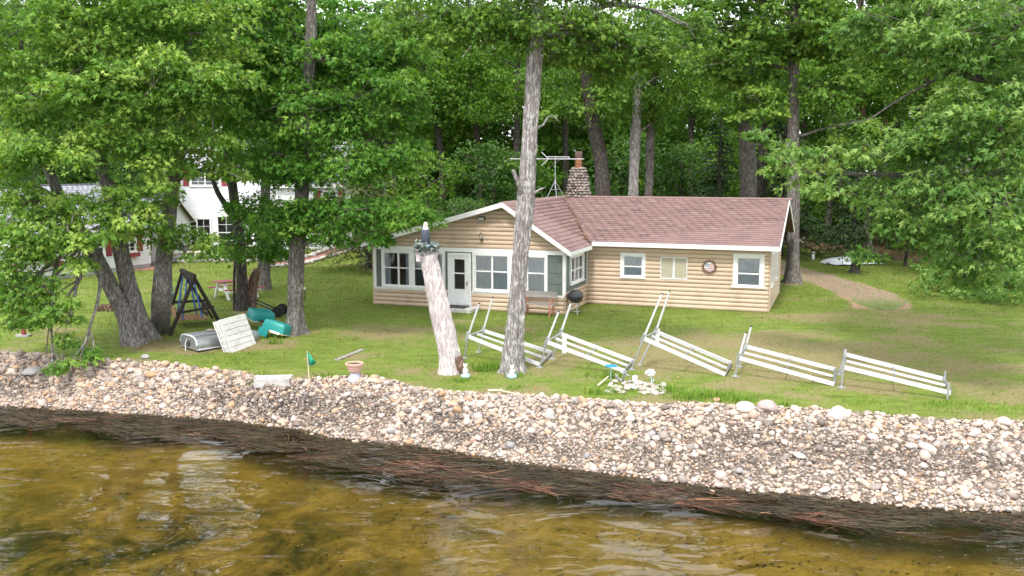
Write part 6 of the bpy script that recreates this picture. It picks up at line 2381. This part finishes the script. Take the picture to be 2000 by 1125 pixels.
p1 = pedal_boat('upper teal pedal boat resting on the stack against the dead stem', 509, 640, R(35), R(8), R(10), .30)
MB().box(-.2, .25, -.62, -.42, .02, .10).build('seat', 'black', p1)
p2 = pedal_boat('lower teal pedal boat tipped on its side by the tall oak', 541, 657, R(-18), R(-14), R(14), .16)
MB().box(-.55, -.12, -.50, -.46, -.30, .02).build('rudder_flap', 'teal', p2)
MB().box(-.05, .38, -.465, -.448, -.06, .03).build('white_strip', 'white', p2)
MB().box(-.62, -.50, -.1, .3, .0, .2).build('seat', 'black', p2)
t = thing('cart', 'black two-wheeled boat cart half hidden behind the teal pedal boats', 'cart', ground(530, 618))
MB().beam((-.75, -.1, .62), (.35, .0, .12), .05, .05).beam((-.7, .3, .62), (.35, .4, .12), .05, .05).build('frame', 'black', t)
for y in (-.2, .5):
    MB().lathe([(.2, -.035), (.22, -.03), (.22, .03), (.2, .035)], (.3, y, .2), 16, (0, 1, 0)).build('wheel', 'rubber', t, True)

# ------------------------------------------------------------------ swing, picnic table, chair
N1, N2 = ground(332, 655), ground(432, 635)
F1, F2 = ground(327, 628), ground(416, 622)
An = at_y(379, 541, (N1.y + N2.y) / 2)
Af = at_y(355, 530, (F1.y + F2.y) / 2)
sw = thing('garden_swing', 'dark timber A-frame swing with blue hangers and a cedar slat seat', 'swing', (N1 + N2 + F1 + F2) / 4)
o = Vector(sw.location)
for A_, p, q_ in ((An, N1, N2), (Af, F1, F2)):
    MB().beam(A_ - o + Vector((.03, 0, .03)), p - o, .10, .09).build('leg', 'dark_wood', sw)
    MB().beam(A_ - o + Vector((-.03, 0, .03)), q_ - o, .10, .09).build('leg', 'dark_wood', sw)
    a, b = A_.lerp(p, .62) - o, A_.lerp(q_, .62) - o
    MB().beam(a + (a - b).normalized() * .12, b + (b - a).normalized() * .12, .05, .09).build('cross_bar', 'dark_wood', sw)
rd = (Af - An).normalized()
MB().beam(An - o - rd * .14 + Vector((0, 0, .03)), Af - o + rd * .14 + Vector((0, 0, .03)), .11, .13).build('ridge_beam', 'dark_wood', sw)
MB().beam(An - o - rd * .05 + Vector((.0, 0, -.14)), Af - o + rd * .05 + Vector((0, 0, -.14)), .06, .10).build('ridge_beam', 'dark_wood', sw)
mid = (An + Af) / 2 - o
lat = Vector((rd.y, -rd.x, 0)).normalized()
rdh = Vector((rd.x, rd.y, 0)).normalized()
for a in (-.55, .55):
    for c in (-.42, .42):
        MB().beam(mid + rdh * a * .7 + Vector((0, 0, -.12)) + lat * c * .25, mid + rdh * a + lat * c * .8 + Vector((0, 0, -mid.z + .30)), .028, .05).build('hanger', 'blue_plastic', sw)
for k_ in range(7):
    x = -.45 + k_ * .15
    MB().beam(mid + lat * x - rdh * .62 + Vector((0, 0, -mid.z + .28)), mid + lat * x + rdh * .62 + Vector((0, 0, -mid.z + .28)), .12, .03).build('slat', 'cedar', sw)
for sgn in (-1, 1):
    for k_ in range(3):
        x = sgn * (.50 + .035 * k_)
        MB().beam(mid + lat * x - rdh * .6 + Vector((0, 0, -mid.z + .42 + .14 * k_)), mid + lat * x + rdh * .6 + Vector((0, 0, -mid.z + .42 + .14 * k_)), .03, .11).build('back_slat', 'cedar' if sgn < 0 else 'dark_wood', sw)

pt = thing('picnic_table', 'white picnic table with dark red top and benches behind the slim oak', 'picnic table', ground(462, 581), R(44))
for k_ in range(5):
    MB().box(-.92, .92, -.38 + k_ * .153, -.38 + k_ * .153 + .145, .72, .76).build('top_board', 'red_wood', pt)
for sy in (-1, 1):
    for k_ in range(2):
        y = sy * (.66 + .125 * k_)
        MB().box(-.92, .92, y - .06, y + .06, .43, .465).build('bench_board', 'red_wood', pt)
for x in (-.66, .66):
    for sy in (-1, 1):
        MB().beam((x, sy * .62, 0), (x, sy * .22, .72), .045, .12, (1, 0, 0)).build('leg', 'white', pt)
    MB().beam((x + .045, -.84, .385), (x + .045, .84, .385), .04, .12).build('bench_bearer', 'white', pt)
    MB().beam((x + .045, -.36, .67), (x + .045, .36, .67), .04, .09).build('top_bearer', 'white', pt)

ch = thing('garden_chair', 'pale green plastic garden chair half hidden by the right stem of the oak', 'chair', ground(337, 592), R(60))
M['chair_green'] = surf('pale_green_plastic', (.14, .22, .18), (.11, .18, .15), 6, .5, bmp=.05)
MB().box(-.25, .25, -.25, .25, .40, .43).build('seat', 'chair_green', ch)
for k_ in range(5):
    x = -.22 + k_ * .105
    MB().hexa([(x, .24, .43), (x + .085, .24, .43), (x + .085, .27, .43), (x, .27, .43), (x, .34, .95), (x + .085, .34, .95), (x + .085, .37, .95), (x, .37, .95)]).build('back_slat', 'chair_green', ch)
for sx in (-.24, .24):
    for sy in (-.23, .23):
        MB().beam((sx, sy, 0), (sx, sy, .41), .05, .05).build('leg', 'chair_green', ch)
    MB().box(sx - .03, sx + .03, -.28, .28, .62, .645).box(sx - .02, sx + .02, -.25, -.20, .43, .62).build('armrest', 'chair_green', ch)

g0 = ground(47, 657)
t = thing('steel_post', 'rust-brown post standing on a stone slab under the oak twigs', 'post', g0)
MB().box(-.05, .05, -.05, .05, .05, 1.25).build('shaft', 'maroon', t)
MB().box(-.24, .2, -.12, .13, 0, .06).build('base', 'concrete', t)
g0 = ground(207, 607)
t = thing('firewood', 'small heap of split logs on the grass left of the three-stemmed oak', 'firewood', g0)
for k_ in range(7):
    x, z = (-.25 + .16 * (k_ % 4), .06) if k_ < 4 else (-.17 + .16 * (k_ - 4), .18)
    MB().tube([(x, -.2 + .03 * (k_ % 3), z), (x + .03, .2, z)], .075, 7).build('log', 'bark_brown', t, True)
g0 = ground(708, 520)
t = thing('bird_feeder', 'dark tube feeder on a thin pole left of the porch', 'bird feeder', g0)
MB().tube([(0, 0, 0), (0, 0, 1.35)], .013, 6).tube([(0, 0, 1.35), (-.04, 0, 1.42), (-.09, 0, 1.38)], .01, 5).build('pole', 'black', t, True)
MB().lathe([(.06, .62), (.075, .64), (.075, 1.0), (.10, 1.02), (.03, 1.12)], (-.06, 0, 0), 12).build('tube', 'galv', t, True)
MB().lathe([(.11, .60), (.11, .625)], (-.06, 0, 0), 12).build('tray', 'black', t, True)
g0 = ground(596, 588)
t = thing('spigot_post', 'short post with a white faucet hose bib just right of the tall oak', 'post', g0)
MB().tube([(0, 0, 0), (0, 0, .5)], .022, 7).build('pipe', 'black', t, True)
MB().ball((0, -.02, .53), .05, 8, 6).build('tap', 'ceramic', t, True)

# ------------------------------------------------------------------ beyond the track
g0 = ground(1588, 507)
t = thing('vent_pipe', 'white plastic pipe standing upright in the grass beyond the track', 'pipe', g0)
MB().lathe([(.09, 0), (.09, .42), (.10, .42), (.10, .46), (.075, .46), (.075, .43)], (0, 0, 0), 14).build('pipe', 'ceramic', t, True)
MB().lathe([(.13, 0), (.12, .03)], (0, 0, 0), 12).build('collar', 'concrete', t)
ga, gb = ground(1612, 512), ground(1702, 514)
t = thing('tarp', 'silver tarpaulin spread over a low mound beyond the dirt track', 'tarp', (ga + gb) / 2)
tb_ = MB()
nxx, nyy = 26, 14
for j in range(nyy + 1):
    for i in range(nxx + 1):
        u_, v_ = i / nxx * 2 - 1, j / nyy * 2 - 1
        w_ = 1 - .35 * abs(v_) * (u_ < 0)
        x = u_ * 1.75 * w_
        y = v_ * 1.2 + .2 * u_
        h = .30 * max(0, 1 - u_ * u_) ** .6 * max(0, 1 - v_ * v_) ** .6 + .05 * float(vnoise(x * 4, y * 4, 2)) * (1 - abs(u_) ** 3)
        tb_.v.append((x, y, h + .015))
for j in range(nyy):
    for i in range(nxx):
        a = j * (nxx + 1) + i
        tb_.f.append((a, a + 1, a + nxx + 2, a + nxx + 1))
tb_.build('sheet', 'tarp', t, True)
for k_ in range(3):
    MB().ball((-1.5 + 1.3 * k_, -.95 + .1 * k_, .08), (.13, .11, .08), 8, 6).build('weight_stone', 'rock_grey', t, True)
g0 = ground(1668, 533)
t = thing('tree_stump', 'broken grey stump with fresh leafy shoots beside the dirt track', 'stump', g0)
mb, _, _ = bole([(0, 0, -.05), (.02, 0, .3), (.05, 0, .62)], [.28, .24, .19], 14, 16, .15, .35, 4, .2)
mb.build('trunk', 'bark_dark', t, True)
MB().tube([(.3, .1, 0), (.36, .1, .8), (.34, .12, 1.5)], [.04, .03, .015], 6).build('shoot', 'bark_dark', t, True)
g_ = np.random.default_rng(14)
leafy('shoots', g_.normal(size=(260, 3)) * [.42, .3, .32] + [.1, -.1, .85], .17, 'leaf_right', t, 15)
for k_, (px, py, s_) in enumerate([(1562, 473, 10), (1570, 470, 12), (1566, 476, 8)]):
    boulder(['grey field stone at the foot of the slope behind the upright trunk, leftmost of three', 'largest grey field stone of three behind the upright trunk', 'smallest grey field stone of three behind the upright trunk'][k_], px, py, s_, 'rock_grey', 90 + k_, .8, 'stone', 'field stones behind the upright trunk')

cx, cy = at_y(1438, 380, 61).x, 61
van = thing('parked_van', 'silver van mostly hidden behind the cabin roof', 'van', (cx, cy, hz(cx, cy)), R(10))
mb = MB()
sec = [(-2.4, .35), (2.4, .35), (2.5, 1.0), (2.3, 1.35), (1.6, 2.5), (1.3, 2.75), (-2.0, 2.85), (-2.4, 2.7)]
k = len(sec)
mb.add([(x, -.95, z) for x, z in sec] + [(x, .95, z) for x, z in sec], [tuple(range(k)), tuple(range(2 * k - 1, k - 1, -1))] + [(i, k + i, k + (i + 1) % k, (i + 1) % k) for i in range(k)])
mb.build('body', 'car', van)
MB().box(.3, 1.4, -.965, -.955, 1.6, 2.3).build('window', 'black', van)
MB().box(-2.0, 0, -.965, -.955, 1.6, 2.3).build('window', 'black', van)
for x in (-1.5, 1.6):
    for y in (-.9, .9):
        MB().lathe([(.34, -.11), (.36, 0), (.34, .11)], (x, y, .36), 16, (0, 1, 0)).build('wheel', 'rubber', van, True)

# ------------------------------------------------------------------ the white neighbouring houses
def frame_house(name, label, O, uvec, L, Wd, H, ridge, wins, seed=0, over=.3, roof_m='grey_shingles', ridge_along=True):
    """gabled clapboard house; local x runs along the long wall that faces -y, local y is depth"""
    h = thing(name, label, 'house', O, math.atan2(uvec[1], uvec[0]))
    front = Wall((0, 0), (1, 0), (0, -1))
    left = Wall((0, Wd), (0, -1), (-1, 0))
    right = Wall((L, 0), (0, 1), (1, 0))
    ops = {0: [], 1: [], 2: []}
    for w in wins:
        ops[w[0]].append(w[1:5])
    wall_core(front, 0, L, 0, H, ops[0], 'wall', 'clap', h)
    wall_core(left, 0, Wd, 0, H, ops[1], 'wall', 'clap', h)
    wall_core(right, 0, Wd, 0, H, ops[2], 'wall', 'clap', h)
    MB().box(.0, L, Wd - .1, Wd - .002, 0, H).build('rear_wall', 'clap', h)
    MB().box(.15, L - .15, .15, Wd - .15, H - .1, H - .05).box(.2, L - .2, Wd * .5, Wd * .5 + .1, 0, H - .1).build('ceiling', 'interior', h)
    MB().box(-.03, L + .03, -.03, Wd + .03, -.4, .25).build('foundation', 'concrete', h)
    def boards(fr, u0, u1, zt, lim, op):
        z = .27
        while z < zt:
            a, b = (u0, u1) if z < H - .05 else lim(z + .08)
            if b - a > .1:
                for p, q in cut(a, b, [(o_[0] - .02, o_[1] + .02) for o_ in op if o_[2] < z + .12 and o_[3] > z + .02]):
                    m = MB()
                    m.hexa([fr(p, .002, z), fr(q, .002, z), fr(q, .03, z), fr(p, .03, z), fr(p, .002, z + .16), fr(q, .002, z + .16), fr(q, .010, z + .16), fr(p, .010, z + .16)])
                    m.build('siding_board', 'clap', h)
            z += .158
    zr = ridge - .1
    if ridge_along:
        gl = lambda z: (Wd / 2 * (z - H) / (zr - H), Wd - Wd / 2 * (z - H) / (zr - H))
        boards(front, 0, L, H - .02, None, ops[0])
        boards(right, 0, Wd, zr, gl, ops[2])
        boards(left, 0, Wd, zr, gl, ops[1])
        for x in (.0, L - .1):
            MB().add([(x, 0, H), (x, Wd, H), (x, Wd / 2, zr), (x + .1, 0, H), (x + .1, Wd, H), (x + .1, Wd / 2, zr)], [(0, 1, 2), (5, 4, 3), (0, 3, 4, 1), (1, 4, 5, 2), (2, 5, 3, 0)]).build('gable', 'clap', h)
        slopes = [((-over, -over, H - over * (ridge - H) / (Wd / 2)), (1, 0, 0), (0, Wd / 2 + over, (ridge - H) * (1 + over / (Wd / 2))), L + 2 * over),
                  ((-over, Wd + over, H - over * (ridge - H) / (Wd / 2)), (1, 0, 0), (0, -Wd / 2 - over, (ridge - H) * (1 + over / (Wd / 2))), L + 2 * over)]
    else:
        gl = lambda z: (L / 2 * (z - H) / (zr - H), L - L / 2 * (z - H) / (zr - H))
        boards(front, 0, L, zr, gl, ops[0])
        boards(right, 0, Wd, H - .02, None, ops[2])
        for y in (0.0, Wd - .1):
            MB().add([(0, y, H), (L, y, H), (L / 2, y, zr), (0, y + .1, H), (L, y + .1, H), (L / 2, y + .1, zr)], [(0, 1, 2), (5, 4, 3), (0, 3, 4, 1), (1, 4, 5, 2), (2, 5, 3, 0)]).build('gable', 'clap', h)
        slopes = [((-over, -over, H - over * (ridge - H) / (L / 2)), (0, 1, 0), (L / 2 + over, 0, (ridge - H) * (1 + over / (L / 2))), Wd + 2 * over),
                  ((L + over, -over, H - over * (ridge - H) / (L / 2)), (0, 1, 0), (-L / 2 - over, 0, (ridge - H) * (1 + over / (L / 2))), Wd + 2 * over)]
    rf = MB()
    tabs, tv = [], 0
    rnd = random.Random(seed)
    tint = []
    for E, A, Bv, al in slopes:
        E, A, Bv = Vector(E), Vector(A), Vector(Bv)
        bl_ = Bv.length
        B = Bv / bl_
        N = A.cross(B)
        if N.z < 0:
            N = -N
        p = [E, E + A * al, E + A * al + Bv, E + Bv]
        rf.hexa([q - N * .08 for q in p] + p)
        b_ = 0
        while b_ < bl_ - .05:
            a_ = -rnd.random() * .3
            while a_ < al:
                a0, a1 = max(a_, 0), min(a_ + .32, al)
                if a1 - a0 > .05:
                    for x, y, z in ((a0, b_, .002), (a1, b_, .002), (a1, b_ + .17, .001), (a0, b_ + .17, .001), (a0, b_, .02), (a1, b_, .02), (a1, b_ + .17, .006), (a0, b_ + .17, .006)):
                        tabs.append(tuple(E + A * x + B * y + N * z))
                    tint.append(rnd.gauss(.5, .2))
                a_ += .33
            b_ += .16
        for s_, e_ in ((p[0], p[1]), (p[0], p[3]), (p[1], p[2])):
            fm_ = MB()
            out = -A * .03 if s_ == p[0] and e_ == p[3] else (A * .03 if s_ == p[1] else Vector((B.x, B.y, 0)).normalized() * -.03)
            dn = Vector((0, 0, -.2))
            out2 = out * .08
            fm_.hexa([s_ + dn + out2, e_ + dn + out2, e_ + dn + out, s_ + dn + out, s_ + out2, e_ + out2, e_ + out, s_ + out])
            fm_.build('fascia', 'white', h)
    ro = rf.build('roof', 'roof_under', h)
    V = np.array(tabs)
    T = (np.array(HX)[None] + (np.arange(len(V) // 8) * 8)[:, None, None]).reshape(-1, 4)
    link('shingles', np_mesh('shingles', V, T, roof_m, np.repeat(np.clip(np.array(tint), 0, 1), 6)), ro, 'stuff')
    for w in wins:
        fr = (front, left, right)[w[0]]
        window(fr, w[1], w[2], w[3], w[4], h, w[5] if len(w) > 5 else 1, .5, .09, None, True)
        if len(w) > 6 and w[6]:
            for u in (w[1] - .42, w[2] + .06):
                s_ = MB().box(u, u + .36, .03, .06, w[3], w[4], fr).build('shutter', 'maroon', h)
        if len(w) > 7 and w[7]:
            MB().box(w[1] - .05, w[2] + .05, .06, .24, w[3] - .26, w[3] - .06, fr).build('flower_box', 'maroon', h)
    for fr, u in ((front, 0), (front, L), (right, 0)):
        MB().box(u - .06, u + .06, .0, .045, .26, H - .02, fr).build('corner_board', 'white', h)
    return h


c0 = ground(33, 557)
# the long wall that faces the lawn runs back from the near corner
hA = frame_house('white_house', 'low white clapboard house with grey roof and maroon flower boxes', (c0.x, c0.y, 0), (.42, .91), 8.2, 6.2, 2.55, 4.6,
                 [(0, .7, 1.5, 1.0, 2.0, 1, 0, 0), (0, 1.65, 2.45, 1.0, 2.0, 1, 0, 1), (0, 4.2, 5.2, .9, 2.05, 1, 1, 0), (0, 6.4, 7.3, 1.0, 2.1, 1, 1, 1), (1, 4.0, 5.0, 1.0, 2.0, 1, 0, 1)], 1)
MB().box(-.25, -.13, -.30, -.18, 0, 2.5).build('porch_post', 'maroon', hA)
hL = frame_house('white_house', 'small white link building between the two white houses, maroon shutters', (at_y(225, 500, 51.8).x, 51.8, 0), (1, .04), 2.7, 5.0, 2.5, 3.7,
                 [(0, .85, 1.65, .95, 2.1, 1, 1, 1)], 2)
hB = frame_house('white_house', 'tall white gabled clapboard house with glass doors behind the stone wall', (at_y(288, 500, 60).x, 60, .0), (1, 0), 9.2, 9, 3.6, 8.9,
                 [(0, 2.4, 4.3, .30, 2.3, 2, 0, 0), (0, 4.6, 5.9, .30, 2.45, 1, 0, 0), (0, 3.0, 5.0, 4.35, 5.55, 2, 1, 0), (0, 7.2, 8.1, .9, 2.1, 1, 0, 0)], 3, ridge_along=False)
hC = frame_house('white_house', 'long white wing with a grey roof above the brick path', (at_y(545, 500, 58.5).x, 58.5, .1), (1, .1), 4.6, 6, 4.6, 6.9,
                 [(0, 1.0, 2.0, 1.0, 2.1, 1, 0, 0), (0, 2.8, 3.8, 2.9, 4.0, 1, 1, 0)], 4)

# flat paver patio, brick path and their stones
mb = MB()
pts = [ground(255, 530), ground(335, 527), ground(335, 515), ground(262, 514)]
r_ = random.Random(3)
u0, v0 = pts[0], pts[3] - pts[0]
patio = MB().add([p + Vector((0, 0, .01)) for p in pts], [(0, 1, 2, 3)]).build('brick_patio', 'mortar', None, False, 'structure')
for i in range(11):
    for j in range(8):
        a = lambda s, t_: pts[0].lerp(pts[1], s).lerp(pts[3].lerp(pts[2], s), t_)
        s0, s1, t0, t1 = i / 11 + .004, (i + 1) / 11 - .004, j / 8 + .005, (j + 1) / 8 - .005
        q = [a(s0, t0), a(s1, t0), a(s1, t1), a(s0, t1)]
        z0_ = Vector((0, 0, .012))
        z1_ = Vector((0, 0, .045 + r_.uniform(0, .006)))
        MB().hexa([p + z0_ for p in q] + [p + z1_ for p in q]).build('paver', 'brick_floor', patio)
lo = [ground(*p) for p in ((522, 522), (560, 521), (600, 515), (640, 503), (690, 489), (735, 474))]
hi = [ground(*p) for p in ((522, 513), (560, 512), (600, 504), (640, 491), (690, 474), (735, 461))]
LO, HI_ = spline(lo, 40), spline(hi, 40)
mb = MB()
for a, b in zip(LO, HI_):
    for f in (0, .33, .66, 1):
        p = a * (1 - f) + b * f
        mb.v.append((p[0], p[1], hz(p[0], p[1]) + .03))
for i in range(39):
    for j in range(3):
        a = i * 4 + j
        mb.f.append((a, a + 4, a + 5, a + 1))
mb.build('brick_path', 'brick_floor', None, True, 'structure')
FS = [np_mesh('stone', *rounded_stone(800 + i, 2, .2), 'grey_stone', smooth=True) for i in range(6)]


def stone_row(name, label, cat, line, n, rows, rr, seed, bow=0.0):
    g = random.Random(seed)
    L = spline(line, n * 2)
    t = thing(name, label, cat, tuple(L[0]))
    o = Vector(L[0])
    for row in range(rows):
        for i in range(n):
            p = L[min(2 * i + (row % 2), 2 * n - 1)]
            s_ = rr * g.uniform(.75, 1.2)
            q = link('stone', FS[g.randrange(6)], t)
            x, y = p[0] + g.uniform(-.05, .05), p[1] + .12 * row + g.uniform(-.05, .05)
            q.location = Vector((x, y, hz(x, y) + rr * .45 + row * rr * 1.15)) - o
            q.rotation_euler = (g.uniform(-.3, .3), g.uniform(-.3, .3), g.uniform(0, 6))
            q.scale = (s_ * 1.15, s_, s_ * .75)
    return t


stone_row('stone_wall', 'low dry stone wall of round grey stones before the tall white house', 'stone wall', [ground(330, 514), ground(400, 512), ground(470, 511), ground(520, 512)], 34, 3, .19, 5)
stone_row('path_edging', 'row of dark stones along the lower edge of the brick path', 'edging', [p + Vector((0, -.12, 0)) for p in lo], 46, 1, .17, 6)
stone_row('path_edging', 'row of stones along the upper edge of the brick path', 'edging', [p + Vector((0, .15, 0)) for p in hi], 38, 1, .20, 7)
g_ = np.random.default_rng(31)
for k_, (px, py, lab, w_) in enumerate([(395, 505, 'clipped green shrub on the stone wall below the glass doors', 2.4), (300, 505, 'low green shrub at the corner of the link building', .8), (690, 475, 'low plants beside the brick path', 1.5), (600, 500, 'dark low plants between the path and the white wing', 2.0)]):
    g0 = ground(px, py - 4)
    t = thing('shrub', lab, 'shrub', g0)
    MB().tube([(0, 0, 0), (.03, 0, .4)], .03, 6).build('stem', 'bark_dark', t)
    leafy('foliage', g_.normal(size=(420, 3)) * [w_ * .38, .28, .16] + [0, .1, .42], .12, 'shrub', t, 40 + k_)
g0 = ground(52, 551)
t = thing('potted_plant', 'clay pot with a leafy plant by the wall of the grey-roofed house', 'flower pot', g0)
MB().lathe([(.14, 0), (.2, .3), (.22, .3), (.22, .35), (.19, .35)], (0, 0, 0), 14).build('pot', 'flue', t, True)
leafy('foliage', g_.normal(size=(120, 3)) * [.2, .2, .15] + [0, 0, .55], .12, 'shrub', t, 60)

# tufts of lush grass the mower leaves at stones and trunks
rng = np.random.default_rng(91)
P0, Hh = [], []
for px, py, w_, k, h_ in [(957, 722, .5, 240, .26), (1005, 760, .5, 60, .14), (1385, 776, .8, 320, .20), (1345, 778, .5, 150, .16), (1175, 768, .4, 120, .22), (1185, 735, .7, 160, .16), (1305, 765, .4, 120, .2), (1240, 768, .6, 80, .12),
                             (900, 745, .4, 90, .15), (1440, 782, .5, 120, .16), (1532, 792, .25, 60, .14), (1735, 812, .35, 70, .12), (505, 738, .3, 80, .2), (534, 672, .25, 60, .3), (640, 735, .6, 120, .12),
                             (1830, 790, .6, 90, .12), (1700, 788, .6, 70, .10), (1900, 800, 1.2, 120, .10), (1960, 800, 1.0, 110, .11), (940, 725, .3, 100, .2), (1010, 735, .35, 60, .15), (730, 735, .5, 80, .12), (460, 705, 1.2, 160, .10)]:
    g0 = ground(px, py)
    x = g0.x + rng.normal(0, w_ * .5, k)
    y = g0.y + rng.normal(0, w_ * .28, k)
    P0.append(np.stack([x, y, height(x, y) - .01], 1))
    Hh.append(h_ * rng.uniform(.5, 1.2, k))
P0, Hh = np.concatenate(P0), np.concatenate(Hh)
n = len(P0)
th = rng.uniform(0, 6.28, n)
sd = np.stack([np.cos(th), np.sin(th), 0 * th], 1) * .011
ln = np.stack([np.cos(th + 1.5), np.sin(th + 1.5), 0 * th], 1) * (Hh * rng.uniform(.05, .7, n))[:, None]
up_ = np.stack([0 * th, 0 * th, Hh], 1)
V = np.stack([P0 - sd, P0 + sd, P0 + sd * .7 + ln * .35 + up_ * .6, P0 - sd * .7 + ln * .35 + up_ * .6, P0 + ln + up_], 1)
T = (np.array([(0, 1, 2), (0, 2, 3), (3, 2, 4)])[None] + (np.arange(n) * 5)[:, None, None]).reshape(-1, 3)
link('tall_grass', np_mesh('tall_grass', V.reshape(-1, 3), T, 'lush', np.repeat(np.clip(rng.normal(.45, .2, n), 0, 1), 3)), None, 'stuff')
# low growth at the lawn's right edge
nC = 420
x = rng.uniform(15.5, 26, nC)
y = rng.uniform(34.5, 44, nC)
k = (x - 15.5) > np.abs(y - 39.5) * .55 + 2.2 + rng.normal(0, .5, nC)
x, y = x[k], y[k]
C = np.stack([x, y, height(x, y) +   .15 + 1.5 * rng.random(len(x)) ** 1.3], 1)
H = rng.uniform(.3, .6, len(C))
V, T, t_ = clump_leaves(C, H, H * .5, rng.poisson(34, len(C)), .17, rng, SIMPLE, .3)
link('edge_growth', np_mesh('edge_growth', V, T, 'leaf_right', t_), None, 'stuff')
# fallen leaves on the woodland floor
n = 9000
x = rng.uniform(-30, 30, n)
y = rng.uniform(48, 80, n)
z_ = zones(x, y)['litter']
k = rng.random(n) < z_ * .9 + .01
x, y = np.concatenate([x[k], rng.uniform(-16, 14, 1500), rng.normal(-9.5, 3, 700)]), np.concatenate([y[k], rng.uniform(22, 45, 1500), rng.normal(30, 2.5, 700)])
k = y > ytop(x) + .1
x, y = x[k], y[k]
P = np.stack([x, y, height(x, y) + .02], 1)
V, T = leaves(P, rng.normal(size=P.shape) * [1, 1, .2], rng.normal(size=P.shape) * .35 + [0, 0, 1], np.where(P[:, 1] < 47, .55, 1) * rng.uniform(.08, .2, len(P)), SIMPLE)
link('fallen_leaves', np_mesh('fallen_leaves', V, T, 'litter_leaf', np.repeat(rng.random(len(P)), 2)), None, 'stuff')


def in_cabin(x, y):
    c, s = math.cos(YAW), math.sin(YAW)
    dx, dy = x - HO.x, y - HO.y
    a, b = c * dx + s * dy, -s * dx + c * dy
    return (a > -.05) & (a < S1 + .05) & (b > -.05) & (b < 9.2) & ~((a > WP) & (b < PD - .05))


KEEP_OUT.append(in_cabin)
KEEP_OUT.append(lambda x, y: (y > np.interp(x, [p[0] for p in LO], [p[1] for p in LO])) & (y < np.interp(x, [p[0] for p in HI_], [p[1] for p in HI_])) & (x > LO[0][0]) & (x < LO[-1][0]))
sow_grass()
